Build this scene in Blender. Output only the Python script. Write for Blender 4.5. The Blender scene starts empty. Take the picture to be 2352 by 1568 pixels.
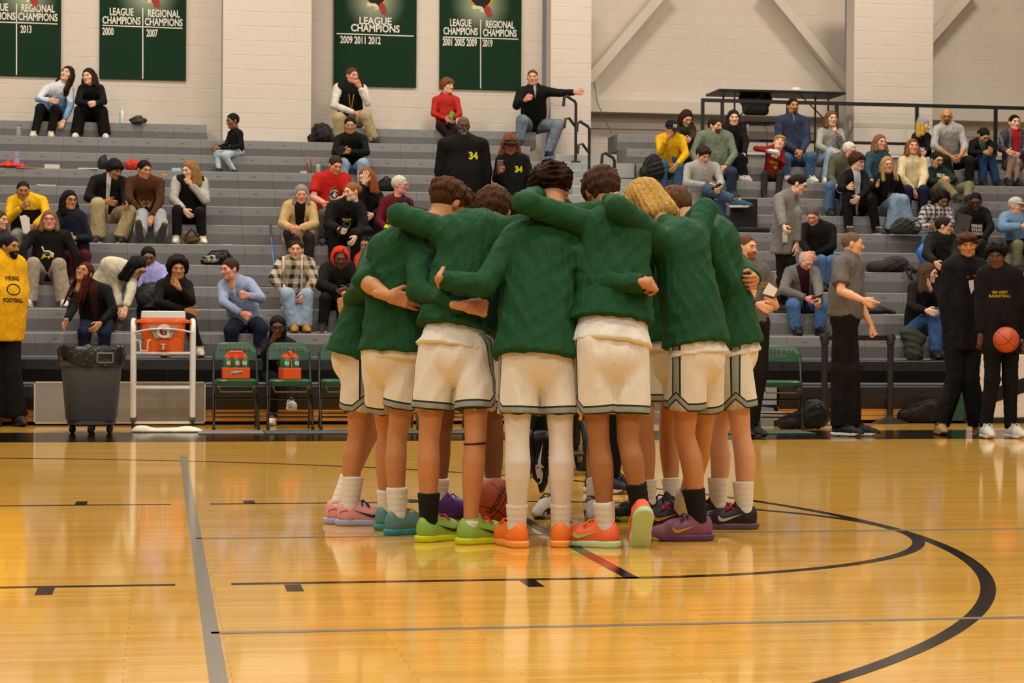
import bpy, math, random
import numpy as np
from mathutils import Matrix, Vector
from mathutils.bvhtree import BVHTree
random.seed(7)
SC = bpy.context.scene
COL = SC.collection

# ---------------------------------------------------------------- camera (fitted to the court markings)
CF, CYAW, CPIT, CROLL = 4685.5, 0.170024, -0.008625, 0.006112
CX, CY, CH = -1.90691, -9.97500, 1.04049
def ray(x, y):
    u0, v0 = x - 1176.0, y - 784.0
    c, s = math.cos(CROLL), math.sin(CROLL)
    u, v = c*u0 + s*v0, -s*u0 + c*v0
    xx, zz = u/CF, -v/CF
    cp, sp = math.cos(CPIT), math.sin(CPIT)
    d, z = cp - zz*sp, sp + zz*cp
    cy, sy = math.cos(CYAW), math.sin(CYAW)
    return np.array([xx*cy + d*sy, -xx*sy + d*cy, z])
CAM = np.array([CX, CY, CH])
def at(x, y, Y):
    "world point seen at photo pixel x,y that stands at depth Y"
    r = ray(x, y)
    return CAM + r*((Y - CY)/r[1])
def fl(x, y):
    "floor point seen at photo pixel x,y"
    r = ray(x, y)
    return CAM + r*(-CH/r[2])
def ppm(Y): return CF/((Y - CY)*1.0)
cd = bpy.data.cameras.new('camera'); cam = bpy.data.objects.new('camera', cd); COL.objects.link(cam)
_f = ray(1176, 784); _f /= np.linalg.norm(_f)
_r = ray(1276, 784) - ray(1076, 784); _r /= np.linalg.norm(_r)
_u = np.cross(_r, _f)
cam.matrix_world = Matrix(((_r[0], _u[0], -_f[0], CX), (_r[1], _u[1], -_f[1], CY), (_r[2], _u[2], -_f[2], CH), (0, 0, 0, 1)))
cd.sensor_width = 36.0; cd.lens = CF*36.0/2352.0; cd.dof.use_dof = True; cd.dof.focus_distance = 9.7; cd.dof.aperture_fstop = 12.0; cd.clip_start = 0.1; cd.clip_end = 200
SC.camera = cam

# ---------------------------------------------------------------- world, lamps, exposure
SC.view_settings.view_transform = 'Standard'; SC.view_settings.look = 'None'
SC.view_settings.gamma = 1.0; SC.view_settings.use_curve_mapping = False
SC.view_settings.exposure = 0.0
wd = bpy.data.worlds.new('gym_air'); SC.world = wd; wd.use_nodes = True
wd.node_tree.nodes['Background'].inputs[0].default_value = (1.0, 0.92, 0.82, 1)
wd.node_tree.nodes['Background'].inputs[1].default_value = 0.16
LAMP_W = 245
for ix in range(4):
    for iy in range(5):
        ld = bpy.data.lights.new('ceiling_lamp', 'AREA'); ld.shape = 'RECTANGLE'
        ld.size = 1.6; ld.size_y = 0.9; ld.energy = LAMP_W; ld.color = (1.0, 0.915, 0.79)
        lo = bpy.data.objects.new('ceiling_lamp', ld); COL.objects.link(lo)
        lo.location = (-7.5 + ix*5.4, -9.0 + iy*6.2, 9.0)

# ---------------------------------------------------------------- materials
def lin(c):
    if isinstance(c, str):
        c = [int(c[i:i+2], 16)/255 for i in (0, 2, 4)]
    return tuple(((v/12.92) if v <= .04045 else ((v + .055)/1.055)**2.4) for v in c[:3]) + (1.0,)
MATS = {}
def mat(name, col, rough=.6, bump=0, bscale=40, metal=0, spec=.3, var=0, coat=0, stretch=None, emit=0):
    key = (name, str(col), rough, bump, bscale, metal, var, str(stretch))
    if key in MATS: return MATS[key]
    m = bpy.data.materials.new(name); m.use_nodes = True; MATS[key] = m
    nt = m.node_tree; b = nt.nodes['Principled BSDF']
    b.inputs['Base Color'].default_value = lin(col); b.inputs['Roughness'].default_value = rough
    b.inputs['Metallic'].default_value = metal; b.inputs['Specular IOR Level'].default_value = spec
    b.inputs['Coat Weight'].default_value = coat
    if bump or var:
        tc = nt.nodes.new('ShaderNodeTexCoord'); mp = nt.nodes.new('ShaderNodeMapping')
        nt.links.new(tc.outputs['Object'], mp.inputs[0])
        if stretch: mp.inputs['Scale'].default_value = stretch
        nz = nt.nodes.new('ShaderNodeTexNoise'); nz.inputs['Scale'].default_value = bscale; nz.inputs['Detail'].default_value = 3
        nt.links.new(mp.outputs[0], nz.inputs['Vector'])
        if bump:
            bp = nt.nodes.new('ShaderNodeBump'); bp.inputs['Strength'].default_value = min(1, bump); bp.inputs['Distance'].default_value = .02
            nt.links.new(nz.outputs['Fac'], bp.inputs['Height']); nt.links.new(bp.outputs[0], b.inputs['Normal'])
        if var:
            hs = nt.nodes.new('ShaderNodeMix'); hs.data_type = 'RGBA'
            c = lin(col); hs.inputs[6].default_value = tuple(v*(1-var) for v in c[:3]) + (1,); hs.inputs[7].default_value = tuple(min(1, v*(1+var)) for v in c[:3]) + (1,)
            nt.links.new(nz.outputs['Fac'], hs.inputs[0]); nt.links.new(hs.outputs[2], b.inputs['Base Color'])
    return m
class NT:
    "tiny shader-graph writer"
    def __init__(s, name, rough=.75, spec=.25):
        s.m = bpy.data.materials.new(name); s.m.use_nodes = True; s.t = s.m.node_tree
        s.b = s.t.nodes['Principled BSDF']; s.b.inputs['Roughness'].default_value = rough; s.b.inputs['Specular IOR Level'].default_value = spec
    def val(s, x, inp):
        if hasattr(x, 'is_output'): s.t.links.new(x, inp)
        else: inp.default_value = x
    def math(s, op, a, b=0.0, c=None):
        n = s.t.nodes.new('ShaderNodeMath'); n.operation = op; s.val(a, n.inputs[0]); s.val(b, n.inputs[1])
        if c is not None: s.val(c, n.inputs[2])
        return n.outputs[0]
    def attr(s, nm):
        n = s.t.nodes.new('ShaderNodeAttribute'); n.attribute_name = nm
        x = s.t.nodes.new('ShaderNodeSeparateXYZ'); s.t.links.new(n.outputs['Vector'], x.inputs[0])
        return n, x.outputs[0], x.outputs[1], x.outputs[2]
    def mix(s, f, a, b):
        n = s.t.nodes.new('ShaderNodeMix'); n.data_type = 'RGBA'; s.val(f, n.inputs[0]); s.val(a, n.inputs[6]); s.val(b, n.inputs[7]); return n.outputs[2]
    def noise(s, vec, scale, detail=3, dist=0.0):
        n = s.t.nodes.new('ShaderNodeTexNoise'); n.inputs['Distortion'].default_value = dist; n.inputs['Scale'].default_value = scale; n.inputs['Detail'].default_value = detail
        if vec is not None: s.t.links.new(vec, n.inputs['Vector'])
        return n.outputs['Fac']
    def coord(s, stretch=(1, 1, 1), rot=(0, 0, 0)):
        tc = s.t.nodes.new('ShaderNodeTexCoord'); mp = s.t.nodes.new('ShaderNodeMapping'); s.t.links.new(tc.outputs['Object'], mp.inputs[0])
        mp.inputs['Scale'].default_value = stretch; mp.inputs['Rotation'].default_value = rot; return mp.outputs[0]
    def bump(s, h, st=.4, dist=.02):
        n = s.t.nodes.new('ShaderNodeBump'); n.inputs['Strength'].default_value = st; n.inputs['Distance'].default_value = dist
        s.t.links.new(h, n.inputs['Height']); s.t.links.new(n.outputs[0], s.b.inputs['Normal'])
    def col(s, c): s.val(c, s.b.inputs['Base Color'])

# ---------------------------------------------------------------- plain mesh helpers
def V(*a): return np.array(a, float)
def nrm(v): v = np.asarray(v, float); return v/max(1e-9, np.linalg.norm(v))
def link(name, me, parent=None, loc=None):
    o = bpy.data.objects.new(name, me); COL.objects.link(o)
    if parent is not None: o.parent = parent
    if loc is not None: o.location = loc
    return o
def tag(o, label=None, cat=None, group=None, kind=None):
    if label: o['label'] = label
    if cat: o['category'] = cat
    if group: o['group'] = group
    if kind: o['kind'] = kind
    return o
def empty(name, loc, label=None, cat=None, group=None):
    o = bpy.data.objects.new(name, None); COL.objects.link(o); o.location = tuple(loc); o.empty_display_size = .1
    return tag(o, label, cat, group)
def bmake(name, v, f, mats, smooth=False, fm=None):
    me = bpy.data.meshes.new(name); me.from_pydata([tuple(map(float, p)) for p in v], [], f)
    for m in (mats if isinstance(mats, (list, tuple)) else [mats]): me.materials.append(m)
    if fm is not None: me.polygons.foreach_set('material_index', fm)
    if smooth: me.shade_smooth()
    me.update(); return me
class MB:
    "collects boxes, tubes, prisms into one mesh"
    def __init__(s): s.v = []; s.f = []
    def add(s, v, f):
        n = len(s.v); s.v += [tuple(p) for p in v]; s.f += [tuple(i + n for i in q) for q in f]; return s
    def box(s, lo, hi, R=None, c=None):
        x0, y0, z0 = lo; x1, y1, z1 = hi
        v = [(x0, y0, z0), (x1, y0, z0), (x1, y1, z0), (x0, y1, z0), (x0, y0, z1), (x1, y0, z1), (x1, y1, z1), (x0, y1, z1)]
        if R is not None: v = [np.asarray(R) @ np.array(p) + (0 if c is None else c) for p in v]
        return s.add(v, [(0, 3, 2, 1), (4, 5, 6, 7), (0, 1, 5, 4), (1, 2, 6, 5), (2, 3, 7, 6), (3, 0, 4, 7)])
    def rbox(s, lo, hi, b=.01):
        "box with chamfered edges"
        x0, y0, z0 = lo; x1, y1, z1 = hi; v = []
        for z, i in ((z0, b), (z0 + b, 0), (z1 - b, 0), (z1, b)):
            v += [(x0+b, y0+i, z), (x1-b, y0+i, z), (x1-i, y0+b, z), (x1-i, y1-b, z), (x1-b, y1-i, z), (x0+b, y1-i, z), (x0+i, y1-b, z), (x0+i, y0+b, z)]
        f = [tuple(range(7, -1, -1)), tuple(range(24, 32))]
        for k in range(3):
            for j in range(8): f.append((k*8+j, k*8+(j+1) % 8, k*8+8+(j+1) % 8, k*8+8+j))
        return s.add(v, f)
    def beam(s, a, b, w, h, up=(0, 0, 1)):
        a, b = V(*a), V(*b); d = nrm(b - a); r = nrm(np.cross(d, up)); u = np.cross(r, d)
        v = []
        for p in (a, b):
            for i, j in ((-1, -1), (1, -1), (1, 1), (-1, 1)): v.append(p + r*i*w/2 + u*j*h/2)
        return s.add(v, [(0, 1, 2, 3), (7, 6, 5, 4), (0, 4, 5, 1), (1, 5, 6, 2), (2, 6, 7, 3), (3, 7, 4, 0)])
    def tube(s, pts, r, n=8, closed=False, cap=True):
        pts = [V(*p) for p in pts]; rr = r if isinstance(r, (list, tuple)) else [r]*len(pts)
        m = len(pts); v = []; prev = None
        for i, p in enumerate(pts):
            d = nrm((pts[(i+1) % m] - pts[i-1]) if closed else (pts[min(i+1, m-1)] - pts[max(i-1, 0)]))
            if prev is None: prev = nrm(np.cross(d, (0.3, .2, 1) if abs(d[2]) < .9 else (1, .2, 0)))
            a = nrm(prev - d*np.dot(prev, d)); prev = a; b = np.cross(d, a)
            for j in range(n):
                t = 2*math.pi*j/n; v.append(p + rr[i]*(a*math.cos(t) + b*math.sin(t)))
        f = []
        for i in range(m if closed else m-1):
            for j in range(n):
                f.append((i*n+j, i*n+(j+1) % n, ((i+1) % m)*n+(j+1) % n, ((i+1) % m)*n+j))
        if not closed and cap: f += [tuple(range(n-1, -1, -1)), tuple(range((m-1)*n, m*n))]
        return s.add(v, f)
    def lathe(s, prof, c=(0, 0, 0), n=20, sx=1, sy=1, axis=None):
        c = V(*c); v = []
        for r, z in prof:
            for j in range(n):
                t = 2*math.pi*j/n; p = V(r*sx*math.cos(t), r*sy*math.sin(t), z)
                if axis is not None: p = np.asarray(axis) @ p
                v.append(c + p)
        f = []
        for i in range(len(prof)-1):
            for j in range(n): f.append((i*n+j, i*n+(j+1) % n, (i+1)*n+(j+1) % n, (i+1)*n+j))
        f += [tuple(range(n-1, -1, -1)), tuple(range((len(prof)-1)*n, len(prof)*n))]
        return s.add(v, f)
    def prism(s, poly, t0, t1, fn):
        "polygon (2-D) extruded between t0 and t1; fn maps (x,y,t) to a point"
        n = len(poly); v = [fn(x, y, t0) for x, y in poly] + [fn(x, y, t1) for x, y in poly]
        f = [tuple(range(n-1, -1, -1)), tuple(range(n, 2*n))] + [(i, (i+1) % n, n+(i+1) % n, n+i) for i in range(n)]
        return s.add(v, f)
    def build(s, name, m, parent=None, smooth=False, loc=None, off=None):
        v = s.v if off is None else [np.array(p) - off for p in s.v]
        me = bmake(name, v, s.f, m)
        if smooth: me.set_sharp_from_angle(angle=.7) if hasattr(me, 'set_sharp_from_angle') else None
        if smooth:
            me.shade_smooth(); me.set_sharp_from_angle(angle=.7)
        return link(name, me, parent, loc)
def arc(c, r, a0, a1, n, ax=(1, 0, 0), ay=(0, 0, 1)):
    ax, ay = V(*ax), V(*ay)
    return [V(*c) + r*(ax*math.cos(a0+(a1-a0)*i/n) + ay*math.sin(a0+(a1-a0)*i/n)) for i in range(n+1)]

# ---------------------------------------------------------------- implicit surfaces -> meshes (surface nets)
def smin(a, b, k):
    if k <= 0: return np.minimum(a, b)
    h = np.maximum(k - np.abs(a - b), 0)
    return np.minimum(a, b) - h*h/(4*k)
def cone(a, b, ra, rb, k=.02, flat=None, cuts=None): return ('c', V(*a), V(*b), ra, rb, k, flat, cuts)
def ell(c, r, R=None, k=.02, cuts=None): return ('e', V(*c), V(*r), np.eye(3) if R is None else np.asarray(R), k, cuts)
def sub(p, k=None): return ('s', p, p[5] if k is None and p[0] == 'c' else (k if k is not None else p[4]))
def evalp(p, X, Y, Z):
    if p[0] == 'c':
        _, a, b, ra, rb, k, flat, cuts = p
        px, py, pz = X-a[0], Y-a[1], Z-a[2]; ba = b-a; sc = 1.0
        if flat is not None:
            n, s = flat; q = (px*n[0] + py*n[1] + pz*n[2])*(s-1)
            px, py, pz = px + q*n[0], py + q*n[1], pz + q*n[2]
            ba = ba + n*np.dot(ba, n)*(s-1); sc = 2.0/(1+s)
        t = np.clip((px*ba[0] + py*ba[1] + pz*ba[2])/max(1e-9, ba @ ba), 0, 1)
        d = (np.sqrt((px-t*ba[0])**2 + (py-t*ba[1])**2 + (pz-t*ba[2])**2) - (ra + (rb-ra)*t))*sc
    else:
        _, c, r, R, k, cuts = p
        px, py, pz = X-c[0], Y-c[1], Z-c[2]
        q = [(px*R[i][0] + py*R[i][1] + pz*R[i][2]) for i in range(3)]
        k0 = np.sqrt(sum((q[i]/r[i])**2 for i in range(3))); k1 = np.sqrt(sum((q[i]/(r[i]*r[i]))**2 for i in range(3)))
        d = k0*(k0-1)/np.maximum(k1, 1e-6)
    if cuts:
        for pt, n in cuts: d = np.maximum(d, (X-pt[0])*n[0] + (Y-pt[1])*n[1] + (Z-pt[2])*n[2])
    return d
def bounds(p, m):
    if p[0] == 's': return bounds(p[1], m)
    if p[0] == 'c':
        r = max(p[3], p[4]) + p[5] + m; return np.minimum(p[1], p[2]) - r, np.maximum(p[1], p[2]) + r
    r = max(p[2]) + p[4] + m; return p[1] - r, p[1] + r
def nets(prims, res, cuts=(), disp=None):
    lo = np.min([bounds(p, 0)[0] for p in prims if p[0] != 's'], axis=0) - 2*res
    hi = np.max([bounds(p, 0)[1] for p in prims if p[0] != 's'], axis=0) + 2*res
    n = np.ceil((hi-lo)/res).astype(int) + 1
    ax = [(lo[i] + res*np.arange(n[i])).astype(np.float32) for i in range(3)]
    F = np.full(n, .2, np.float32)
    for p in prims:
        q = p[1] if p[0] == 's' else p
        b0, b1 = bounds(q, 2*res)
        i0 = np.clip(np.floor((b0-lo)/res).astype(int), 0, n-1); i1 = np.clip(np.ceil((b1-lo)/res).astype(int)+1, 1, n)
        if np.any(i1 <= i0): continue
        sl = tuple(slice(i0[i], i1[i]) for i in range(3))
        X, Y, Z = ax[0][sl[0]][:, None, None], ax[1][sl[1]][None, :, None], ax[2][sl[2]][None, None, :]
        d = evalp(q, X, Y, Z)
        if p[0] == 's': F[sl] = -smin(-F[sl], d, p[2])
        else: F[sl] = smin(F[sl], d, p[5] if p[0] == 'c' else p[4])
    X, Y, Z = ax[0][:, None, None], ax[1][None, :, None], ax[2][None, None, :]
    if disp is not None: F = F + disp(X, Y, Z)
    for pt, nn in cuts: F = np.maximum(F, (X-pt[0])*nn[0] + (Y-pt[1])*nn[1] + (Z-pt[2])*nn[2])
    I = F < 0
    for a in range(3):
        s0 = [slice(None)]*3; s0[a] = 0; I[tuple(s0)] = False; s0[a] = -1; I[tuple(s0)] = False
    F = np.where(I, np.minimum(F, -1e-5), np.maximum(F, 1e-5))
    S = np.zeros(n-1, np.int8)
    cs = [(i, j, k) for i in (0, 1) for j in (0, 1) for k in (0, 1)]
    for i, j, k in cs: S += I[i:n[0]-1+i, j:n[1]-1+j, k:n[2]-1+k]
    act = np.argwhere((S > 0) & (S < 8))
    idx = np.full(n-1, -1, np.int32); idx[tuple(act.T)] = np.arange(len(act))
    cv = np.stack([F[act[:, 0]+i, act[:, 1]+j, act[:, 2]+k] for i, j, k in cs], 1)
    acc = np.zeros((len(act), 3)); cnt = np.zeros(len(act))
    for a in range(8):
        for b in range(a+1, 8):
            if sum(x != y for x, y in zip(cs[a], cs[b])) != 1: continue
            va, vb = cv[:, a], cv[:, b]; m = (va < 0) != (vb < 0)
            t = np.where(m, va/np.where(m, va-vb, 1), 0)
            for c in range(3): acc[:, c] += np.where(m, cs[a][c] + t*(cs[b][c]-cs[a][c]), 0)
            cnt += m
    P = lo + res*(act + acc/np.maximum(cnt, 1)[:, None])
    Q = []
    for a in range(3):
        b, c = (a+1) % 3, (a+2) % 3
        s0 = [slice(1, -1)]*3; s1 = [slice(1, -1)]*3; s0[a] = slice(0, -1); s1[a] = slice(1, None)
        A, B = I[tuple(s0)], I[tuple(s1)]
        e = np.argwhere(A != B); 
        if len(e) == 0: continue
        fl_ = A[tuple(e.T)]
        off = np.ones(3, int); off[a] = 0; e = e + off
        def g(db, dc):
            q = e.copy(); q[:, b] -= db; q[:, c] -= dc; return idx[tuple(q.T)]
        q = np.stack([g(1, 1), g(0, 1), g(0, 0), g(1, 0)], 1)
        q[~fl_] = q[~fl_][:, ::-1]; Q.append(q)
    Q = np.concatenate(Q) if Q else np.zeros((0, 4), int)
    return P, Q[(Q >= 0).all(1)]
def fold(amp, freq, dirs, seed=0):
    "cloth creases: long ridges across each direction, fading in and out"
    rs = np.random.RandomState(seed); W = [(nrm(V(*d) + rs.normal(0, .12, 3))*freq*rs.uniform(.75, 1.25), rs.uniform(0, 6.28), rs.normal(0, 5, 3), rs.normal(0, 9, 3), rs.uniform(0, 6.28)) for d in dirs]
    def f(X, Y, Z):
        s = 0
        for w, ph, u, m, mp in W:
            a = X*w[0] + Y*w[1] + Z*w[2] + ph + 1.6*np.sin(X*u[0] + Y*u[1] + Z*u[2])
            g = np.clip(.5 + .9*np.sin(X*m[0] + Y*m[1] + Z*m[2] + mp), 0, 1)
            s = s + g*(1.0 - 1.7*np.sqrt(np.abs(np.sin(a*.5)) + .02))
        return (-amp/max(1, len(W))**.5*s*.6).astype(np.float32)
    return f
def npmesh(name, P, Q, mats, midx=None, attrs=None, smooth=True):
    me = bpy.data.meshes.new(name); nv, nq = len(P), len(Q); w = Q.shape[1]
    me.vertices.add(nv); me.vertices.foreach_set('co', np.ascontiguousarray(P, np.float32).ravel())
    me.loops.add(nq*w); me.loops.foreach_set('vertex_index', np.ascontiguousarray(Q, np.int32).ravel())
    me.polygons.add(nq); me.polygons.foreach_set('loop_start', np.arange(0, nq*w, w, dtype=np.int32))
    me.polygons.foreach_set('loop_total', np.full(nq, w, np.int32))
    for m in (mats if isinstance(mats, (list, tuple)) else [mats]): me.materials.append(m)
    if midx is not None: me.polygons.foreach_set('material_index', np.ascontiguousarray(midx, np.int32))
    me.update(calc_edges=True); me.validate()
    if smooth: me.shade_smooth()
    for k, a in (attrs or {}).items():
        at_ = me.attributes.new(k, 'FLOAT_VECTOR', 'POINT'); at_.data.foreach_set('vector', np.ascontiguousarray(a, np.float32).ravel())
    return me
def bvh(P, Q): return BVHTree.FromPolygons([tuple(p) for p in P], [tuple(map(int, q)) for q in Q])
# ================================================================= people: templates in head / hand / foot space
def cubesphere(c, r, n=4):
    P, Q = [], []
    for a in range(3):
        for sg in (-1, 1):
            o = len(P)
            for i in range(n+1):
                for j in range(n+1):
                    q = [0, 0, 0]; q[a] = sg; q[(a+1) % 3] = math.tan((i/n*2-1)*.785); q[(a+2) % 3] = math.tan((j/n*2-1)*.785)
                    P.append(V(*c) + nrm(q)*np.asarray(r))
            for i in range(n):
                for j in range(n):
                    k = o+i*(n+1)+j; f = (k, k+n+1, k+n+2, k+1); Q.append(f if sg > 0 else f[::-1])
    return np.array(P), np.array(Q)
TPL = {}
def head_prims(f=0):
    j = .92 if f else 1.0
    L = [ell((0, .012, .028), (.074, .094, .086), k=.0), ell((0, -.020, -.028), (.060*j, .068, .084), k=.04),
         cone((-.034*j, -.022, -.074), (.034*j, -.022, -.074), .030, .030, .035), ell((0, -.066, -.094), (.022*j, .02, .019), k=.03)]
    for s in (-1, 1):
        L += [ell((s*.042, -.056, -.018), (.022, .022, .02), k=.03), ell((s*.0785, .008, -.006), (.011, .019, .032), k=.008)]
    L += [cone((-.032, -.084, .024), (.032, -.084, .024), .010, .010, .022),
          cone((0, -.086, .014), (0, -.108, -.028), .0065, .0115, .010)]
    for s in (-1, 1):
        L += [ell((s*.011, -.097, -.031), (.0085, .009, .007), k=.008), sub(ell((s*.031, -.101, .004), (.019, .016, .0125), k=.0), .012)]
    L += [cone((-.019, -.0805, -.057), (.019, -.0805, -.057), .0055, .0055, .008), cone((-.014, -.0805, -.066), (.014, -.0805, -.066), .0062, .0062, .007),
          cone((0, .016, -.06), (0, .034, -.19), .054*(.88 if f else 1), .058*(.88 if f else 1), .03)]
    return L
def tpl_head(f):
    key = ('head', f)
    if key in TPL: return TPL[key]
    P, Q = nets(head_prims(f), .0074)
    C = P[Q].mean(1); mi = np.zeros(len(Q), int)
    lip = (np.abs(C[:, 0]) < .021) & (C[:, 1] < -.078) & (C[:, 2] < -.0525) & (C[:, 2] > -.0705)
    Ps, Qs, M = [P], [Q], [mi]; n = len(P)
    def app(p, q, m):
        nonlocal n
        Ps.append(p); Qs.append(q+n); M.append(np.full(len(q), m)); n += len(p)
    p, q = nets([cone((-.020, -.0815, -.0590), (0, -.0880, -.0565), .0034, .0052, .003), cone((.020, -.0815, -.0590), (0, -.0880, -.0565), .0034, .0052, .003), cone((-.014, -.0840, -.0655), (.014, -.0840, -.0655), .0052, .0052, .003), cone((0, -.0865, -.0660), (0, -.0865, -.0655), .005, .005, .004)], .0034); app(p, q, 4)
    for s in (-1, 1):
        p, q = cubesphere((s*.031, -.0790, .002), (.0125, .0115, .0095), 3); app(p, q, 2)
        p, q = cubesphere((s*.031, -.0880, .002), (.0062, .0035, .0062), 2); app(p, q, 3)
        p, q = nets([cone((s*.014, -.0930, .0205), (s*.036, -.0915, .0245), .0052, .0048, .004), cone((s*.036, -.0915, .0245), (s*.051, -.079, .020), .0048, .003, .004)], .0042); app(p, q, 1)
        p, q = nets([cone((s*.019, -.0900, .0070), (s*.031, -.0925, .0092), .0032, .0042, .004), cone((s*.031, -.0925, .0092), (s*.045, -.0845, .0060), .0042, .0032, .004)], .0038); app(p, q, 0)
    TPL[key] = (np.concatenate(Ps), np.concatenate(Qs), np.concatenate(M)); return TPL[key]
def bumps(amp, fr, seed):
    rs = np.random.RandomState(seed); W = [(rs.normal(0, 1, 3), rs.uniform(0, 6)) for _ in range(5)]
    def f(X, Y, Z):
        s = 0
        for w, ph in W:
            w = nrm(w)*fr; s = s + np.sin(X*w[0]+Y*w[1]+Z*w[2]+ph)
        return (amp*.4*s).astype(np.float32)
    return f
def strands(amp, n):
    def f(X, Y, Z):
        t = np.arctan2(X, Y-.01+0*Z); return (amp*(np.sin(t*n + 25*Z) + .6*np.sin(t*n*1.9 - 40*Z + 1))).astype(np.float32)
    return f
FACEN = nrm((0, -.75, -.66))
def tpl_hair(style, res=.0075):
    key = ('hair', style, res)
    if key in TPL: return TPL[key]
    cut = [(V(0, -.072, .062), FACEN)]; disp = strands(.0022, 22); under = None
    def cap(g, c=None):
        L = [ell((0, .014, .030), (.074+g, .093+g, .085+g), k=0, cuts=c or [(V(0, .09, -.058), nrm((0, .15, -1)))])]
        if c is None:
            L += [sub(ell((0, -.100, -.038), (.080, .080, .106), k=0), .008), sub(cone((-.13, -.034, -.066), (.13, -.034, -.066), .052, .052, 0), .008)]
            L += [sub(ell((x*.084, .008, -.012), (.022, .022, .034), k=0), .006) for x in (-1, 1)]
        return L
    st = style.split(':'); s = st[0]; ln = float(st[1]) if len(st) > 1 else .2
    if s == 'short': L = cap(.010); disp = bumps(.003, 190, 8)
    elif s == 'buzz': L = cap(.005); disp = None
    elif s == 'med':
        L = cap(.018) + [cone((-.05, -.07, .075), (.05, -.07, .075), .022, .022, .02), ell((0, .02, .06), (.09, .11, .072), k=.02, cuts=[(V(0, -.08, .06), FACEN)])]
        def disp(X, Y, Z, a=strands(.003, 28), b=bumps(.005, 140, 12)): return a(X, Y, Z) + b(X, Y, Z)
    elif s == 'mop': L = cap(.026, [(V(0, -.085, .035), nrm((0, -.6, -.8)))]) + [cone((-.05, -.075, .07), (.055, -.075, .06), .03, .026, .02)]; disp = bumps(.006, 150, 3)
    elif s == 'fade':   # volume on top, shaved nape
        L = [ell((0, .012, .056), (.108, .132, .086), k=.0, cuts=[(V(0, -.082, .058), FACEN)]), cone((-.055, .092, .030), (.055, .092, .030), .042, .042, .02)] ; disp = bumps(.010, 230, 5); under = cap(.0045)
    elif s == 'wave':
        L = [ell((0, .004, .056), (.098, .122, .082), k=0, cuts=[(V(0, -.08, .05), FACEN), (V(0, .08, -.03), nrm((0, .3, -1)))]), cone((-.045, -.085, .085), (.055, -.08, .08), .036, .032, .03)]; under = cap(.008)
        def disp(X, Y, Z, a=strands(.0035, 30), b=bumps(.006, 120, 6)): return a(X, Y, Z) + b(X, Y, Z)
    elif s == 'afro': L = cap(.050, [(V(0, -.070, .055), nrm((0, -.85, -.5)))]); disp = bumps(.009, 190, 2)
    elif s == 'curls': L = cap(.035, [(V(0, -.074, .06), nrm((0, -.8, -.55)))]) + [cone((x*.085, .02, -.02), (x*.10, .02, -.13), .035, .05, .03) for x in (-1, 1)] + [cone((0, .08, 0), (0, .09, -.12), .07, .07, .03)]; disp = bumps(.010, 130, 4)
    elif s == 'fringe': L = cap(.007); L.append(sub(ell((0, -.03, .10), (.066, .125, .075), k=0), .006)); disp = None
    elif s in ('long', 'braids', 'straight', 'bob'):
        L = cap(.013, [(V(0, -.074, .058), nrm((0, -.9, -.42)))])
        if s == 'bob': ln = .11
        for x in (-1, 1):
            L.append(cone((x*.068, -.012, .03), (x*.080, -.022, -.06), .022, .026, .02)); L.append(cone((x*.080, -.022, -.06), (x*.088, -.03, -ln), .026, .030, .02))
            L.append(cone((x*.06, .05, .0), (x*.075, .05, -ln-.02), .045, .05, .03))
        L.append(cone((0, .075, .02), (0, .085, -ln-.03), .055, .06, .03)); disp = strands(.003, 26)
        if s == 'braids':
            L = cap(.010); disp = strands(.004, 20)
            for i in range(17):
                a = math.pi*(-.28 + 1.56*i/16); c, q = math.cos(a), math.sin(a)
                L.append(cone((c*.074, .012+q*.088, -.01), (c*.10, .02+q*.10, -ln-.05*(i % 3)), .013, .0075, .006))
    elif s == 'bun': L = cap(.008) + [ell((0, .015, .135), (.048, .048, .038), k=.02)]; disp = bumps(.005, 160, 6)
    elif s == 'puff': L = cap(.006) + [ell((0, .04, .155), (.068, .066, .062), k=.015)]; disp = bumps(.007, 200, 7)
    elif s == 'pony': L = cap(.008) + [ell((0, .115, .03), (.035, .04, .04), k=.02), cone((0, .125, .02), (0, .12, -ln), .035, .02, .02)]
    elif s == 'lowbun': L = cap(.008) + [ell((0, .11, .0), (.04, .04, .04), k=.02)]
    elif s == 'beard': L = [ell((0, -.024, -.044), (.066, .074, .076), k=0, cuts=[(V(0, 0, -.040), V(0, 0, 1))]), ell((0, -.066, -.096), (.03, .026, .026), k=.02), sub(ell((0, -.10, -.058), (.026, .03, .011), k=0), .006)]; L.append(cone((-.024, -.089, -.047), (.024, -.089, -.047), .007, .007, .008)); disp = bumps(.002, 200, 9)
    elif s == 'goatee': L = [ell((0, -.074, -.090), (.026, .020, .026), k=.01), sub(ell((0, -.10, -.061), (.021, .03, .010), k=0), .004), cone((-.022, -.0885, -.047), (.022, -.0885, -.047), .0055, .0055, .004), cone((-.025, -.084, -.048), (-.024, -.082, -.08), .006, .007, .004), cone((.025, -.084, -.048), (.024, -.082, -.08), .006, .007, .004)]; disp = None; res = .0045
    elif s == 'cap': L = [ell((0, .010, .040), (.087, .106, .090), k=0, cuts=[(V(0, 0, .040), V(0, .12, -1))]), cone((-.035, -.105, .045), (.035, -.105, .045), .062, .062, .004, flat=(V(0, 0, 1), 9.0)), cone((-.03, -.14, .040), (.03, -.14, .040), .05, .05, .004, flat=(V(0, 0, 1), 8.0))]; disp = None
    elif s == 'beanie': L = [ell((0, .016, .045), (.090, .108, .10), k=0, cuts=[(V(0, -.06, .035), nrm((0, -.35, -1)))]), cone((0, .04, .12), (0, .06, .16), .05, .03, .04)]; disp = strands(.002, 30)
    elif s == 'hood': 
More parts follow.
